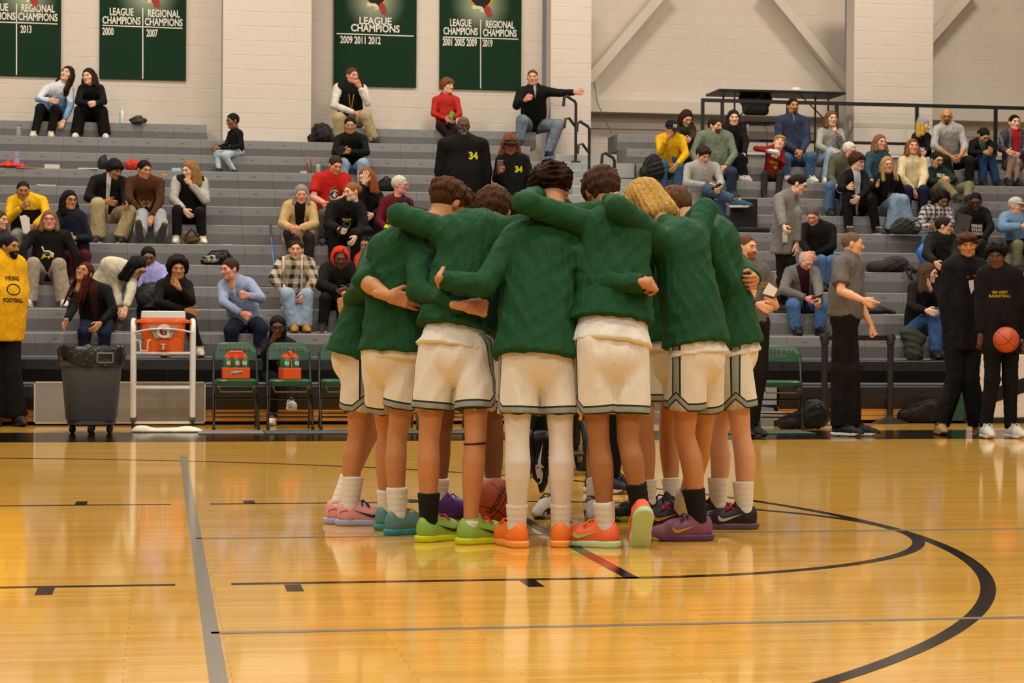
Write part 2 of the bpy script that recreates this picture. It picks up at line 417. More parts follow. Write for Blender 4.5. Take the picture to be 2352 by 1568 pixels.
        L = [ell((0, .025, .015), (.112, .125, .135), k=0), cone((0, .035, -.08), (0, .025, -.12), .080, .085, .04), sub(ell((0, -.095, -.018), (.074, .105, .102), k=0), .01), sub(ell((0, .0, .02), (.084, .10, .10), k=0), .008)]; disp = bumps(.003, 60, 3)
    P, Q = nets(L, res, disp=disp)
    if under: p2, q2 = nets(under, res); Q = np.concatenate([Q, q2+len(P)]); P = np.concatenate([P, p2])
    TPL[key] = (P, Q); return TPL[key]
def tpl_glasses():
    if 'gl' in TPL: return TPL['gl']
    b = MB()
    for s in (-1, 1):
        b.tube([(s*.033 + .021*math.cos(t), -.103 + .012*abs(math.cos(t))*(1 if s*math.cos(t) > 0 else 0), .002 + .0165*math.sin(t)) for t in np.linspace(0, 6.283, 13)[:-1]], .0022, 5, closed=True)
        b.tube([(s*.054, -.092, .006), (s*.080, -.02, .006), (s*.082, .012, -.002)], .0022, 5)
    b.tube([(-.012, -.106, .006), (.012, -.106, .006)], .0022, 5)
    TPL['gl'] = b; return b
CURL = {'relax': (18, 28, 22), 'fist': (75, 95, 70), 'flat': (4, 6, 4), 'grip': (40, 55, 40), 'point': (60, 90, 60)}
def tpl_hand(pose, res=.0042):
    key = ('hand', pose, res)
    if key in TPL: return TPL[key]
    c = CURL[pose]; fz = (V(0, 0, 1), 1.35)
    L = [cone((-.06, 0, 0), (.015, 0, 0), .020, .028, .01, flat=fz)]
    for y in (-.026, -.009, .009, .026): L += [cone((.012, y*.7, -.001), (.084, y*1.06, -.001), .0145, .0115, .009), ell((.087, y*1.1, .005), (.011, .0095, .0095), k=.004)]
    for i, (y, ln) in enumerate(((.029, .072), (.0095, .081), (-.0105, .075), (-.029, .058))):
        p = V(.086, y, .002); a = 0
        for q, (fr, r0, r1) in enumerate(((.46, .0098, .0088), (.30, .0088, .0080), (.24, .0080, .0066))):
            cc = c[q]*(1 + .08*i)
            if pose == 'point' and i == 0: cc = 6
            a += math.radians(cc); n = p + ln*fr*V(math.cos(a), (.10 if pose == 'flat' else .03)*(1.5-i)/1.5, -math.sin(a)); L.append(cone(p, n, r0, r1, .0035)); p = n
    if pose in ('fist', 'point'): tp = [(.022, .028, -.012), (.058, .042, -.032), (.082, .022, -.046)]
    elif pose == 'grip': tp = [(.022, .030, -.01), (.052, .052, -.030), (.078, .050, -.052)]
    else: tp = [(.022, .030, -.006), (.056, .056, -.014), (.090, .062, -.020)]
    L += [cone(tp[0], tp[1], .0135, .0105, .012), cone(tp[1], tp[2], .0105, .0085, .004)]
    TPL[key] = nets(L, res); return TPL[key]
def tpl_shoe(hi=0, res=.007):
    key = ('shoe', hi, res)
    if key in TPL: return TPL[key]
    top = .135 if hi else .098
    U = [cone((0, .042, .048), (0, -.08, .046), .040, .042, .01, flat=(V(1, 0, 0), 1.0)), cone((0, -.08, .043), (0, -.150, .034), .041, .034, .03), cone((0, -.150, .033), (0, -.190, .027), .033, .023, .02), cone((0, .04, .05), (0, .034, top), .041, .039, .02),
         cone((0, .0, .075), (0, -.085, .058), .030, .030, .03), ell((0, .075, .06), (.028, .02, .045), k=.02), cone((0, -.015, .085), (0, -.005, top+.018), .024, .020, .012, flat=(V(0, 1, 0), 2.0)),
         sub(cone((0, .038, .09), (0, .034, top+.06), .029, .036, .004), .004)]
    P, Q = nets(U, res, cuts=[(V(0, 0, .020), V(0, 0, -1))])
    S = [cone((0, .048, .015), (0, -.07, .015), .046, .041, .02), cone((0, -.07, .015), (0, -.172, .015), .045, .036, .02), ell((0, .075, .02), (.034, .03, .03), k=.02)]
    P2, Q2 = nets(S, res, cuts=[(V(0, 0, 0), V(0, 0, -1)), (V(0, 0, .030), V(0, 0, 1)), (V(0, -.155, .012), nrm((0, -.75, -1.2)))])
    me = npmesh('shoe', P, Q, mat('shoe_base', '888888')); ms = npmesh('sole', P2, Q2, mat('shoe_base', '888888'))
    b = MB()
    for i in range(5):
        y = -.024 - .022*i; z = .112 - .0085*i*1.2 - .004
        b.tube([(-.028, y+.004, z-.016), (0, y-.004, z+.002), (.028, y+.004, z-.016)], .0055, 5)
    for s in (-1, 1): b.tube([(0, -.02, .113), (s*.03, -.03, .118), (s*.042, -.055, .092), (s*.018, -.05, .105)], .0045, 5)
    ml = bmake('laces', b.v, b.f, mat('shoe_base', '888888'), smooth=True)
    TPL[key] = (me, ms, ml); return TPL[key]
def setmat(o, m):
    o.material_slots[0].link = 'OBJECT'; o.material_slots[0].material = m
def place_shoe(root, base, ank, toe, zfloor, c, sole, hi=0, pitch=0, res=.007, sc=1.0, lace=None, label=None):
    t = nrm((toe[0], toe[1], 0)); me, ms, ml = tpl_shoe(hi, res)
    y = -t; z = V(0, 0, 1); x = np.cross(y, z)
    R = np.stack([x, y, z], 1)
    if pitch: # heel lifted, turning about the ball of the foot
        cp, sp = math.cos(pitch), math.sin(pitch); R = R @ np.array([[1, 0, 0], [0, cp, -sp], [0, sp, cp]])
    o = V(ank[0], ank[1], zfloor) - y*.035*sc
    if pitch:
        o = V(ank[0], ank[1], zfloor) - R @ V(0, -.11*sc, 0)
    M = Matrix([[*(R[i]*sc), o[i]-base[i]] for i in range(3)] + [[0, 0, 0, 1]])
    s = link('shoe', me, root); s.matrix_local = M; setmat(s, c)
    q = link('sole', ms, s); setmat(q, sole)
    l = link('laces', ml, s); setmat(l, lace or mat('lace', 'd8d2c4', .8))
    if label: s['label'] = label
    return s
# ================================================================= garments
def cloth(name, c, bump=.35, bs=9, rough=.85):
    key = ('cloth', name, str(c), bs, bump)
    if key in MATS: return MATS[key]
    n = NT(name, rough, .15); v = n.coord((1, 1, .5), (.3, .5, 0)); h = n.noise(v, bs*1.2, 2, .25); n.bump(h, min(1, bump*1.6), .07); n.col(lin(c)); MATS[key] = n.m; return n.m
def mtop(c, sleeve=None, yoke=None, open_=None, plaid=None, band=None, bump=.35):
    key = ('top', c, sleeve, yoke, str(open_), str(plaid), str(band))
    if key in MATS: return MATS[key]
    n = NT('garment', .85, .15); _, lx, lf, lz = n.attr('tc'); _, sv, sl, _ = n.attr('sv')
    v = n.coord((1, 1, .5), (.2, -.5, 0)); n.bump(n.noise(v, 11, 2, .25), min(1, bump*1.7), .07)
    col = lin(c)
    if plaid:
        c2, c3, s = plaid; f = None
        vv = n.coord(); x = n.t.nodes.new('ShaderNodeSeparateXYZ'); n.t.links.new(vv, x.inputs[0])
        wx = n.math('GREATER_THAN', n.math('SINE', n.math('MULTIPLY', n.math('ADD', x.outputs[0], n.math('MULTIPLY', x.outputs[1], .6)), s)), .15)
        wz = n.math('GREATER_THAN', n.math('SINE', n.math('MULTIPLY', x.outputs[2], s)), .15)
        lnx = n.math('GREATER_THAN', n.math('SINE', n.math('MULTIPLY', x.outputs[0], s*.5)), .93)
        f = n.math('MULTIPLY', n.math('ADD', wx, wz), .5)
        col = n.mix(f, col, lin(c2)); col = n.mix(lnx, col, lin(c3))
    if yoke: col = n.mix(n.math('GREATER_THAN', lz, .40), col, lin(yoke))
    if band: col = n.mix(n.math('MULTIPLY', n.math('GREATER_THAN', lz, band[1]), n.math('LESS_THAN', lz, band[2])), col, lin(band[0]))
    if sleeve: col = n.mix(n.math('GREATER_THAN', sv, .5), col, lin(sleeve))
    if open_:
        w = n.math('ADD', open_[1], n.math('MULTIPLY', lz, open_[2] if len(open_) > 2 else .12))
        m = n.math('MULTIPLY', n.math('MULTIPLY', n.math('LESS_THAN', n.math('ABSOLUTE', lx), w), n.math('GREATER_THAN', lf, .02)), n.math('LESS_THAN', sv, .5))
        col = n.mix(m, col, lin(open_[0]))
    n.col(col); MATS[key] = n.m; return n.m
SKIN = {'fair': 'd39c78', 'pale': 'dfae90', 'tan': 'bb8054', 'med': 'a06c42', 'brown': '85583a', 'dark': '5a3826', 'red': 'd8937a'}
def skinmats(sk, hairc):
    return [mat('skin', SKIN[sk], .5, .15, 90, var=.06), mat('brow', hairc, .8), mat('eye_white', 'a89c94', .3), mat('iris', '1c120c', .2), mat('lip', {'dark': '5a2f28', 'brown': '7a4038', 'med': '9a5848'}.get(sk, 'ad6a5c'), .45)]
def hairmat(c): return mat('hair', c, .6, .7, 75, var=.4, stretch=(1, 1, .3), spec=.12)
def rotm(yaw, pitch, roll):
    "head turn: yaw + = towards image right, pitch + = down, roll + = tilts to image right"
    a, b, c = math.radians(yaw), math.radians(pitch), math.radians(roll)
    Rz = np.array([[math.cos(a), -math.sin(a), 0], [math.sin(a), math.cos(a), 0], [0, 0, 1]])
    Rx = np.array([[1, 0, 0], [0, math.cos(b), -math.sin(b)], [0, math.sin(b), math.cos(b)]])
    Ry = np.array([[math.cos(c), 0, math.sin(c)], [0, 1, 0], [-math.sin(c), 0, math.cos(c)]])
    return Ry @ Rz @ Rx
def torso(J, g, bw, belly=0, ex=0):
    Sa, Sb, P, n, up = J['Sa'], J['Sb'], J['P'], J['n'], J['up']; C = (Sa+Sb)/2; s = J['s']
    lat = nrm(Sb-Sa); ia, ib = Sa + lat*.02*s, Sb - lat*.02*s; fz = (n, 1.45)
    H = np.linalg.norm(C-P)
    return [cone(ia, ib, (.050*bw)*s+g, (.050*bw)*s+g, .05), cone(C-up*.02*s, J['N'], .080*s+g*.6, .054*s+g*.6, .05, flat=(n, 1.25)),
            cone(C-up*.07*s, P+up*H*.42, .150*bw*s+g, .140*bw*s+g, .07, flat=fz), cone(P+up*H*.45, P+up*.02, .142*bw*s+g+belly, .155*bw*s+g+ex, .07, flat=(n, 1.4-belly*3))]
def armp(J, g, s, w=1, short=None):
    L = []
    for q in 'ab':
        S, E, W = J['S'+q], J['E'+q], J['W'+q]; d = nrm(W-E)
        if short and short[0] == 'short':
            e = S + (E-S)*.78; L.append(cone(S, e, (.055*s+g*1.2)*w, (.055*s+g*1.5)*w, .03, cuts=[(e, nrm(E-S))])); continue
        fr = short[1] if short else .94
        e2 = E + (W-E)*fr
        L += [cone(S, E, (.048*s+g)*w, (.039*s+g)*w, .016), cone(E, e2, (.039*s+g)*w, (.031*s+g*.8)*w, .010, cuts=[(e2, d)] if short is None or short[0] != 'none' else None)]
    return L
SHIN = ((0, .0475, 0), (.12, .0480, .006), (.26, .0515, .014), (.42, .0490, .013), (.60, .0420, .008), (.80, .0345, .003), (1, .0325, 0))
def shin(K, A, f, s, g=0):
    "lower leg with a calf: rounded segments from knee to ankle"
    p = [(K + (A-K)*t - f*b*s, r*s+g) for t, r, b in SHIN]
    return [cone(p[i][0], p[i+1][0], p[i][1], p[i+1][1], .0008) for i in range(6)]
GARM_RES = .0208
def person(root_name, J, o):
    """J: joints (world); o: options. Builds one figure: body mesh + clothing children under an Empty."""
    s = J['s']; base = o['base']; res = o.get('res', GARM_RES)
    root = empty(root_name, base, o['label'], 'person', o.get('group'))
    sk = skinmats(o['sk'], o['hair'][1] if o['hair'] else '3a2a20')
    n, up = J['n'], J['up']; H, R = J['H'], J['R']; hs = o.get('hs', 1.0)*(.97 if s > .9 else .93)
    # --- body (one mesh): trunk and limbs, head and hands
    B = [cone((J['Sa']+J['Sb'])/2 - up*.06, J['P'], .10*s, .10*s, .05, flat=(n, 1.5)), cone(J['Sa'], J['Sb'], .045*s, .045*s, .05), cone((J['Sa']+J['Sb'])/2 - up*.03, J['N'] + (H-J['N'])*.35, .055*s, .050*s, .05)]
    aw = 1.06 if o.get('sl') else .86
    for q in 'ab':
        B += [cone(J['S'+q], J['E'+q], .047*s, .040*s, .03), cone(J['E'+q], J['E'+q]+(J['W'+q]-J['E'+q])*.35, .037*s*aw, .038*s*aw, .012), cone(J['E'+q]+(J['W'+q]-J['E'+q])*.35, J['W'+q], .038*s*aw, .0265*s, .012)]
        K, A, Hp = J['K'+q], J['A'+q], J['P'] + (J['hipb']-J['P'])*(1 if q == 'b' else -1)
        lw = o.get('legw', 1); B.append(cone(Hp, K, .075*s, .0475*s*lw, .012)); B += shin(K, A, J.get('calf', J['n']), s*lw)
        B.append(cone(A, A - V(0, 0, .05*s) if not J.get('noft'+q) else A - (K-A)*.08, .032*s, .031*s, .008))
    P, Q = nets(B, o.get('bres', .020 if o.get('sl') else .032)); Ps, Qs, M = [P], [Q], [np.zeros(len(Q), int)]; nv = len(P)
    hp, hq, hm = tpl_head(o.get('fem', 0)); Ps.append(hp*hs @ R.T + H); Qs.append(hq+nv); M.append(hm); nv += len(hp)
    for q, sg in (('a', 1), ('b', -1)):
        W, E = J['W'+q], J['E'+q]; d = nrm(J.get('D'+q, W-E)); th = J.get('T'+q)
        if th is None: th = V(0, 0, 1) if abs(d[2]) < .75 else (nrm(J['Sb']-J['Sa'])*sg)
        th = nrm(th - d*np.dot(th, d))
        want = J.get('B'+q); bk = np.cross(d, th)
        if want is None: want = V(0, -1, 0) + nrm(J['Sb']-J['Sa'])*(-sg)*.8 + V(0, 0, .4)
        flip = np.dot(bk, want) < 0
        if flip: bk = -bk
        Mx = np.stack([d, th, bk], 1); pp_, qq = tpl_hand(o.get('hand'+q, o.get('hand', 'relax')), o.get('hres', .0074))
        Ps.append(pp_*s*1.0 @ Mx.T + W); Qs.append((qq[:, ::-1] if flip else qq)+nv); M.append(np.zeros(len(qq), int)); nv += len(pp_)
    me = npmesh('body', np.concatenate(Ps)-base, np.concatenate(Qs), sk, np.concatenate(M)); link('body', me, root)
    # --- lower garment
    lo = o.get('bot'); ctx = dict(root=root, base=base, J=J)
    if lo:
        g = o.get('botg', .016)*s; L = [ell(J['P'], ((.165*o.get('bw', 1))*s+g*.6, .115*s+g*.6, .13*s), np.stack([nrm(J['Sb']-J['Sa']), n, np.cross(nrm(J['Sb']-J['Sa']), n)]), .04)]
        for q in 'ab':
            K, A, Hp = J['K'+q], J['A'+q], J['P'] + (J['hipb']-J['P'])*(1 if q == 'b' else -1); lw = o.get('botw', 1.0)
            e = A - (A-K)*o.get('gap', .02)
            L += [cone(Hp, K, .082*s+g, .056*s+g, .018), cone(K, e, .056*s+g*1.1, (.044*s+g)*lw, .03, cuts=[(e, nrm(A-K))])]
        P, Q = nets(L, res, disp=fold(.012, 110, [(1, .3, .9), (-.6, .2, 1), (.2, .2, 1)], 3))
        link('trousers', npmesh('trousers', P-base, Q, lo), root)
    # --- upper garment
    tp = o.get('top')
    if tp:
        g = o.get('topg', .016)*s; sl = o.get('sl'); T = torso(J, g, o.get('bw', 1), o.get('belly', 0)*s, o.get('ex', .01)); A = armp(J, g*o.get('slg', .9), s, 1, sl)
        hemp = J['P'] - up*o.get('hem', .04)*s
        T = [t if i != 3 else cone(t[1], hemp, t[3], t[4], t[5], t[6], [(hemp, -up)]) for i, t in enumerate(T)]
        X = list(T) + (A if not (sl and sl[0] == 'none') else [])
        if o.get('hoodie'): X += [ell(J['N'] - n*.055*s - up*.0, (.105*s, .055*s, .05*s), np.stack([nrm(J['Sb']-J['Sa']), n, up]), .03), cone(J['N']-n*.03*s-nrm(J['Sb']-J['Sa'])*.07*s, J['N']+n*.05*s-up*.04*s, .03*s, .022*s, .02), cone(J['N']-n*.03*s+nrm(J['Sb']-J['Sa'])*.07*s, J['N']+n*.05*s-up*.04*s, .03*s, .022*s, .02)]
        if o.get('collar'):
            lt = nrm(J['Sb']-J['Sa']); Nb = J['N']-up*.01*s
            for sg in (-1, 1): X += [cone(Nb-n*.055*s+up*.02*s, Nb+lt*sg*.062*s+up*.008*s, .016*s, .016*s, .008), cone(Nb+lt*sg*.062*s+up*.008*s, Nb+n*.06*s+lt*sg*.02*s-up*.05*s, .016*s, .014*s, .008)]
        if o.get('skirt'):   # coat tails over the lap
            for q in 'ab': X.append(cone(J['P'] + (J['hipb']-J['P'])*(1 if q == 'b' else -1), J['P']+(J['K'+q]-J['P'])*.6 - V(0, 0, .02), .10*s+g, .10*s+g, .05))
        P, Q = nets(X, res, disp=o.get('disp', fold(.013, 115, [(1, .2, .9), (-1, .3, .8), (.3, 1, 1)], int(abs(base[0])*100) % 50)))
        at_, as_ = np.full(len(P), 9.), np.full(len(P), 9.)
        for p in T: at_ = np.minimum(at_, evalp(p, P[:, 0], P[:, 1], P[:, 2]))
        for p in (A if X is not T else []): as_ = np.minimum(as_, evalp(p, P[:, 0], P[:, 1], P[:, 2]))
        lat = nrm(J['Sb']-J['Sa']); D = P - J['P']; C = (J['Sa']+J['Sb'])/2
        tcv = np.stack([D @ lat - (up @ lat)*(D @ up), D @ n, (D @ up)*(.48/max(.2, np.linalg.norm(C-J['P'])))], 1)
        sv = np.stack([(as_ < at_).astype(float), as_*0, as_*0], 1)
        link(o.get('topname', 'shirt'), npmesh('shirt', P-base, Q, tp, attrs={'tc': tcv, 'sv': sv}), root)
        ts = (as_ >= at_ - .004)[Q].all(1); ctx['bvh'] = (P, Q[ts] if ts.any() else Q); ctx['full'] = (P, Q)
    # --- hair, hat, glasses, beard
    def headpart(nm, style, m, r=.0075):
        P, Q = tpl_hair(style, r); return link(nm, npmesh(nm, P*hs @ R.T + H - base, Q, m), root)
    if o['hair'] and o['hair'][0] != 'bald': headpart('hair', o['hair'][0], hairmat(o['hair'][1]), o.get('hairres', .0115))
    if o.get('beard'): headpart('beard', o['beard'][0], hairmat(o['beard'][1]), .0075)
    if o.get('hat'): headpart({'cap': 'cap', 'beanie': 'beanie', 'hood': 'hood'}[o['hat'][0]], o['hat'][0], cloth(o['hat'][0], o['hat'][1]), .0085)
    if o.get('glasses'):
        b = tpl_glasses(); v = np.array(b.v)*hs @ R.T + H - base
        link('glasses', bmake('glasses', v, b.f, mat('glasses_frame', '15100e' if o['glasses'] == 1 else o['glasses'], .3), smooth=True), root)
    # --- feet
    if o.get('shoe'):
        for q in 'ab':
            place_shoe(root, base, J['A'+q], J['toe'+q], J.get('zf'+q, J['A'+q][2]-.07*s), mat('shoe_upper', o['shoe'][0], .6), mat('shoe_sole', o['shoe'][1], .6), sc=s*o.get('shs', 1.0), hi=o.get('boot', 0), pitch=o.get('tp'+q, 0), lace=mat('lace', o['shoe'][2] if len(o['shoe']) > 2 else o['shoe'][0], .8))
    return ctx
# ================================================================= pose from the photograph: bones of fixed length laid along sight lines
def onray(x, y, c, L, near=True, clampr=1.0):
    "point on the sight line of pixel x,y at distance L from c (nearest if out of reach)"
    r = nrm(ray(x, y)); t0 = np.dot(c - CAM, r); q = CAM + r*t0; h = np.linalg.norm(q - c)
    if h >= L: return q
    d = math.sqrt(L*L - h*h)*clampr
    return CAM + r*(t0 - d if near else t0 + d)
ROW_Y0, ROW_DY, ROW_Z0, ROW_DZ = 12.1, .61, .919, .261
def rowY(k): return ROW_Y0 + ROW_DY*k
def rowZ(k): return 0.0 if k <= -3 else ROW_Z0 + ROW_DZ*k
CROP = {'z1': (0, 0, 3.92), 'z2': (0, 330, 3.92), 'z3': (0, 650, 3.92), 'z4': (450, 500, 2.8517), 'z5': (600, 0, 3.136), 'z6': (600, 300, 3.92),
        'r2': (1450, 200, 4.9), 'r3': (1850, 220, 4.6116), 'r4': (1650, 460, 4.6114), 'r5': (1950, 400, 3.92), 'r6': (1600, 700, 3.1277), 'px': (0, 0, 1)}
def pose(crop, k, pts, h=1.0, ln=.06, hl=.05, by=0, yaw=0, pitch=0, roll=0, stand=None, far='', lk=1.0, slouch=0, hipdy=.30, free=''):
    """seated on row k (or standing at depth stand=(Y, z)); pts = head, Sa, Sb, Ea, Eb, Wa, Wb, hip, Ka, Kb, Fa, Fb in crop pixels"""
    cx, cy, cs = CROP[crop]; p = [None if q is None else (cx + q[0]/cs, cy + q[1]/cs) for q in pts]
    J = {'s': h}; b = math.radians(by); fr = V(math.sin(b), -math.cos(b), 0)
    hd, Sa, Sb, Ea, Eb, Wa, Wb, hp, Ka, Kb, Fa, Fb = p
    if stand is None: Yh = rowY(k) + hipdy; zseat = rowZ(k); zf = rowZ(k-1)
    else: Yh, zf = stand; zseat = None
    if hp is None: hp = ((Sa[0]+Sb[0])/2, 0)
    P = at(hp[0], hp[1], Yh)
    if stand is None: P[2] = zseat + .10*h
    sw = .19*h*math.sin(b)
    J['Sa'] = at(Sa[0], Sa[1], Yh - ln - sw); J['Sb'] = at(Sb[0], Sb[1], Yh - ln + sw)
    C = (J['Sa']+J['Sb'])/2; J['P'] = P; up = nrm(C - P); J['up'] = up
    lat = J['Sb']-J['Sa']; nn = np.cross(lat, up); nn = nrm(nn - up*np.dot(nn, up)); J['n'] = nn
    if stand is not None and stand[0] < 0: pass
    J['H'] = at(hd[0], hd[1], Yh - ln - hl); J['R'] = rotm(yaw, pitch, roll)
    J['N'] = C + (J['H']-C)*.42
    hipv = nrm(V(math.cos(b), math.sin(b), 0))*.085*h; J['hipb'] = P + hipv
    La, Lf, Lt = .285*h, .245*h, .42*h*lk
    for q, E, W, S in (('a', Ea, Wa, J['Sa']), ('b', Eb, Wb, J['Sb'])):
        sg = -1 if q == 'a' else 1
        if E is None: e = S + V(sg*.05, -.10, -.25)*h
        else: e = onray(E[0], E[1], S, La, near=('E'+q) not in far, clampr=.8)
        if W is None: w = e + nrm(fr*.8 + V(-sg*.5, 0, -.2))*Lf
        else: w = onray(W[0], W[1], e, Lf, near=('W'+q) not in far)
        J['E'+q], J['W'+q] = e, w
    for q, K, F in (('a', Ka, Fa), ('b', Kb, Fb)):
        sg = -1 if q == 'a' else 1; Hp = P + hipv*sg
        if stand is None:
            kn = Hp + fr*Lt + V(sg*.04, 0, .06) if K is None else onray(K[0], K[1], Hp, Lt)
            if F is None: F = (None, None)
            Ya = min(max(kn[1] + .04, rowY(k-1) + .12), rowY(k) - .06) if k > -2 else kn[1] + .02
            if F[0] is None: a = V(kn[0], Ya, zf + .075*h)
            elif ('F'+q) in free: a = onray(F[0], F[1], kn, .40*h)
            else: a = at(F[0], F[1], Ya); a[2] = zf + .075*h
        else:
            kn = at(K[0], K[1], Yh - .03) if K else Hp + V(sg*.02, -.03, -.42*h)
            a = at(F[0], F[1], Yh) if F else V(kn[0], Yh, 0)
            a[2] = zf + .075*h
        J['K'+q], J['A'+q] = kn, a
        tb = b*.8 + sg*.12; J['toe'+q] = V(math.sin(tb), -math.cos(tb), 0)
    return J
def pp(label, crop, k, pts, sk='fair', hair=('short', '3a2a1c'), top=None, bot=None, shoe=('2a2624', 'd8d0c4'), name='person', P=None, **o):
    J = pose(crop, k, pts, **(P or {}))
    zf = min(J['Aa'][2], J['Ab'][2]) - .075*J['s']
    o.update(label=label, sk=sk, hair=hair, top=top if not isinstance(top, str) else mtop(top), bot=cloth('trouser_cloth', bot) if isinstance(bot, str) else bot, shoe=shoe, base=V(J['P'][0], J['P'][1], zf))
    c = person(name, J, o); return c
# ---- prints on cloth and signs
TXT = {}
def text_mesh(s, size, align='CENTER', bold=0, ls=1.0, xs=1.0):
    cu = bpy.data.curves.new('t', 'FONT'); cu.body = s; cu.size = size; cu.align_x = align; cu.align_y = 'CENTER'; cu.space_line = ls; cu.offset = bold; cu.resolution_u = 4
    ob = bpy.data.objects.new('t', cu); COL.objects.link(ob)
    dg = bpy.context.evaluated_depsgraph_get(); me = ob.evaluated_get(dg).to_mesh(); me.calc_loop_triangles()
    v = np.array([tuple(p.co) for p in me.vertices]); f = np.array([tuple(t.vertices) for t in me.loop_triangles])
    ob.evaluated_get(dg).to_mesh_clear(); bpy.data.objects.remove(ob); bpy.data.curves.remove(cu)
    if len(v): v[:, 0] *= xs
    return v, f
def print_on(name, v, f, c, right, up, m, parent, base, tree=None, lift=.004, tree2=None):
    "flat print (2-D verts) laid on a plane at c, or draped on the surface under it"
    right, up = nrm(right), nrm(up); n = nrm(np.cross(right, up)); W = c + v[:, :1]*right + v[:, 1:2]*up
    if tree is not None:
        for i in range(len(W)):
            h = tree.ray_cast(Vector(W[i] + n*.5), Vector(-n), .62)
            if h[0] is None and tree2 is not None: h = tree2.ray_cast(Vector(W[i] + n*.24), Vector(-n), .6)
            if h[0] is not None: W[i] = np.array(h[0]) + n*lift
    else: W = W + n*lift
    me = npmesh(name, W-base, f, m, smooth=False); return link(name, me, parent)
def chest_print(ctx, v, f, m, dx=0, dz=.34, name='chest_print', back=0, right=None):
    J = ctx['J']; n = J['n']*(-1 if back else 1); lat = nrm(J['Sb']-J['Sa'])*(-1 if back else 1); up = J['up']
    c = J['P'] + J['up']*dz*np.linalg.norm((J['Sa']+J['Sb'])/2-J['P'])/.48 + lat*dx
    tr = ctx.setdefault('tree', bvh(*ctx['bvh'])); t2 = ctx.setdefault('tree2', bvh(*ctx['full'])); return print_on(name, v, f, c, lat, up, m, ctx['root'], ctx['base'], tr, tree2=t2)
def bars(rows, w, h, gap=.35, slant=0.0):
    "rows of upright strokes: a print whose letters cannot be made out in the photograph"
    v, f = [], []
    for i, n in enumerate(rows):
        y1 = h/2 - i*h/len(rows); y0 = y1 - h/len(rows)*.8
        for k in range(n):
            x0 = -w/2 + w*k/n; x1 = x0 + w/n*(1-gap); o = len(v); v += [(x0, y0, 0), (x1, y0, 0), (x1+slant, y1, 0), (x0+slant, y1, 0)]; f.append((o, o+1, o+2, o+3))
    return np.array(v, float), np.array(f)
def poly2(pts):
    n = len(pts); v = np.array([(x, y, 0) for x, y in pts], float)
    from mathutils.geometry import tessellate_polygon
    return v, np.array(tessellate_polygon([[Vector((x, y, 0)) for x, y in pts]]))
# ================================================================= THE SETTING
def struct(o): o['kind'] = 'structure'; return o
# ---- floor: varnished maple strips
n = NT('maple_floor', .10, .5)
v = n.coord(); bk = n.t.nodes.new('ShaderNodeTexBrick'); n.t.links.new(v, bk.inputs['Vector'])
bk.inputs['Scale'].default_value = 1; bk.inputs['Brick Width'].default_value = .85; bk.inputs['Row Height'].default_value = .057; bk.inputs['Mortar Size'].default_value = .0009
bk.inputs['Color1'].default_value = lin('f2bc58'); bk.inputs['Color2'].default_value = lin('e0a440'); bk.inputs['Mortar'].default_value = lin('8a5c24'); bk.offset = .37; bk.inputs['Bias'].default_value = -.2
v2 = n.coord((2.0, 30, 1)); gr = n.noise(v2, 3.0, 4)
colr = n.mix(n.math('MULTIPLY', gr, .45), bk.outputs['Color'], lin('cc9232')); n.col(colr)
v3 = n.coord((.6, 9, 1)); hh = n.noise(v3, 1.3, 2); hb = n.math('ADD', n.math('MULTIPLY', hh, .5), n.math('MULTIPLY', bk.outputs['Fac'], -.12)); n.bump(hb, .035, .02)
n.b.inputs['Coat Weight'].default_value = .35; n.b.inputs['Coat Roughness'].default_value = .05
mb = MB().box((-16, -13, -.2), (20, 24, 0)); floor = struct(mb.build('floor', n.m))
def strip(name, poly, m, z=.0012):
    b = MB().prism(poly, -.01, z, lambda x, y, t: (x, y, t)); return b.build(name, m, floor)
LBLK = mat('court_paint_black', '0d0b09', .14, spec=.25); LGRY = mat('court_paint_grey', '857d70', .14, spec=.3); LRED = mat('court_paint_red', '8c2a1c', .14, spec=.3)
def rect(x0, x1, y0, y1): return [(x0, y0), (x1, y0), (x1, y1), (x0, y1)]
def ring(name, cx, cy, r0, r1, a0, a1, m, n=64, z=.0012):
    b = MB()
    for i in range(n):
        t0, t1 = a0+(a1-a0)*i/n, a0+(a1-a0)*(i+1)/n
        c = [(cx+r*math.cos(t), cy+r*math.sin(t), z) for r, t in ((r0, t0), (r1, t0), (r1, t1), (r0, t1))]
        b.add(c, [(0, 1, 2, 3)])
    return b.build(name, m, floor)
GX = -1.74
strip('court_border', rect(-16, 20, 7.95, 9.5), LBLK, .0008)
for Y in (-1.805, 1.805):
    strip('court_line', rect(-9, GX-.11, Y-.025, Y+.025), LBLK); strip('court_line', rect(GX+.11, 0, Y-.025, Y+.025), LBLK)
strip('free_throw_line', rect(-.03, .03, -1.83, -1.45), LBLK); strip('free_throw_line', rect(-.03, .03, -1.45, -.95), LRED); strip('free_throw_line', rect(-.03, .03, -.95, 1.83), LBLK)
ring('free_throw_circle', 0, 0, 1.775, 1.835, -math.pi/2, math.pi/2, LBLK)
ring('three_point_line', -4.19, 0, 5.96, 6.02, -math.pi/2, math.pi/2, LBLK, 120, .0016)
strip('court_line', rect(GX-.027, GX+.027, -9, 6.12), LGRY, .002)
for Y in (-3.09, -.07): strip('court_line', rect(GX, 14, Y-.022, Y+.022), LGRY, .002)
for x, y in ((103, 1358), (675, 1350), (1222, 1340), (187, 1155), (572, 1153), (950, 1150)):
    c = fl(x, y); strip('lane_mark', rect(c[0]-.033, c[0]+.033, c[1]-.10, c[1]+.10), LBLK)
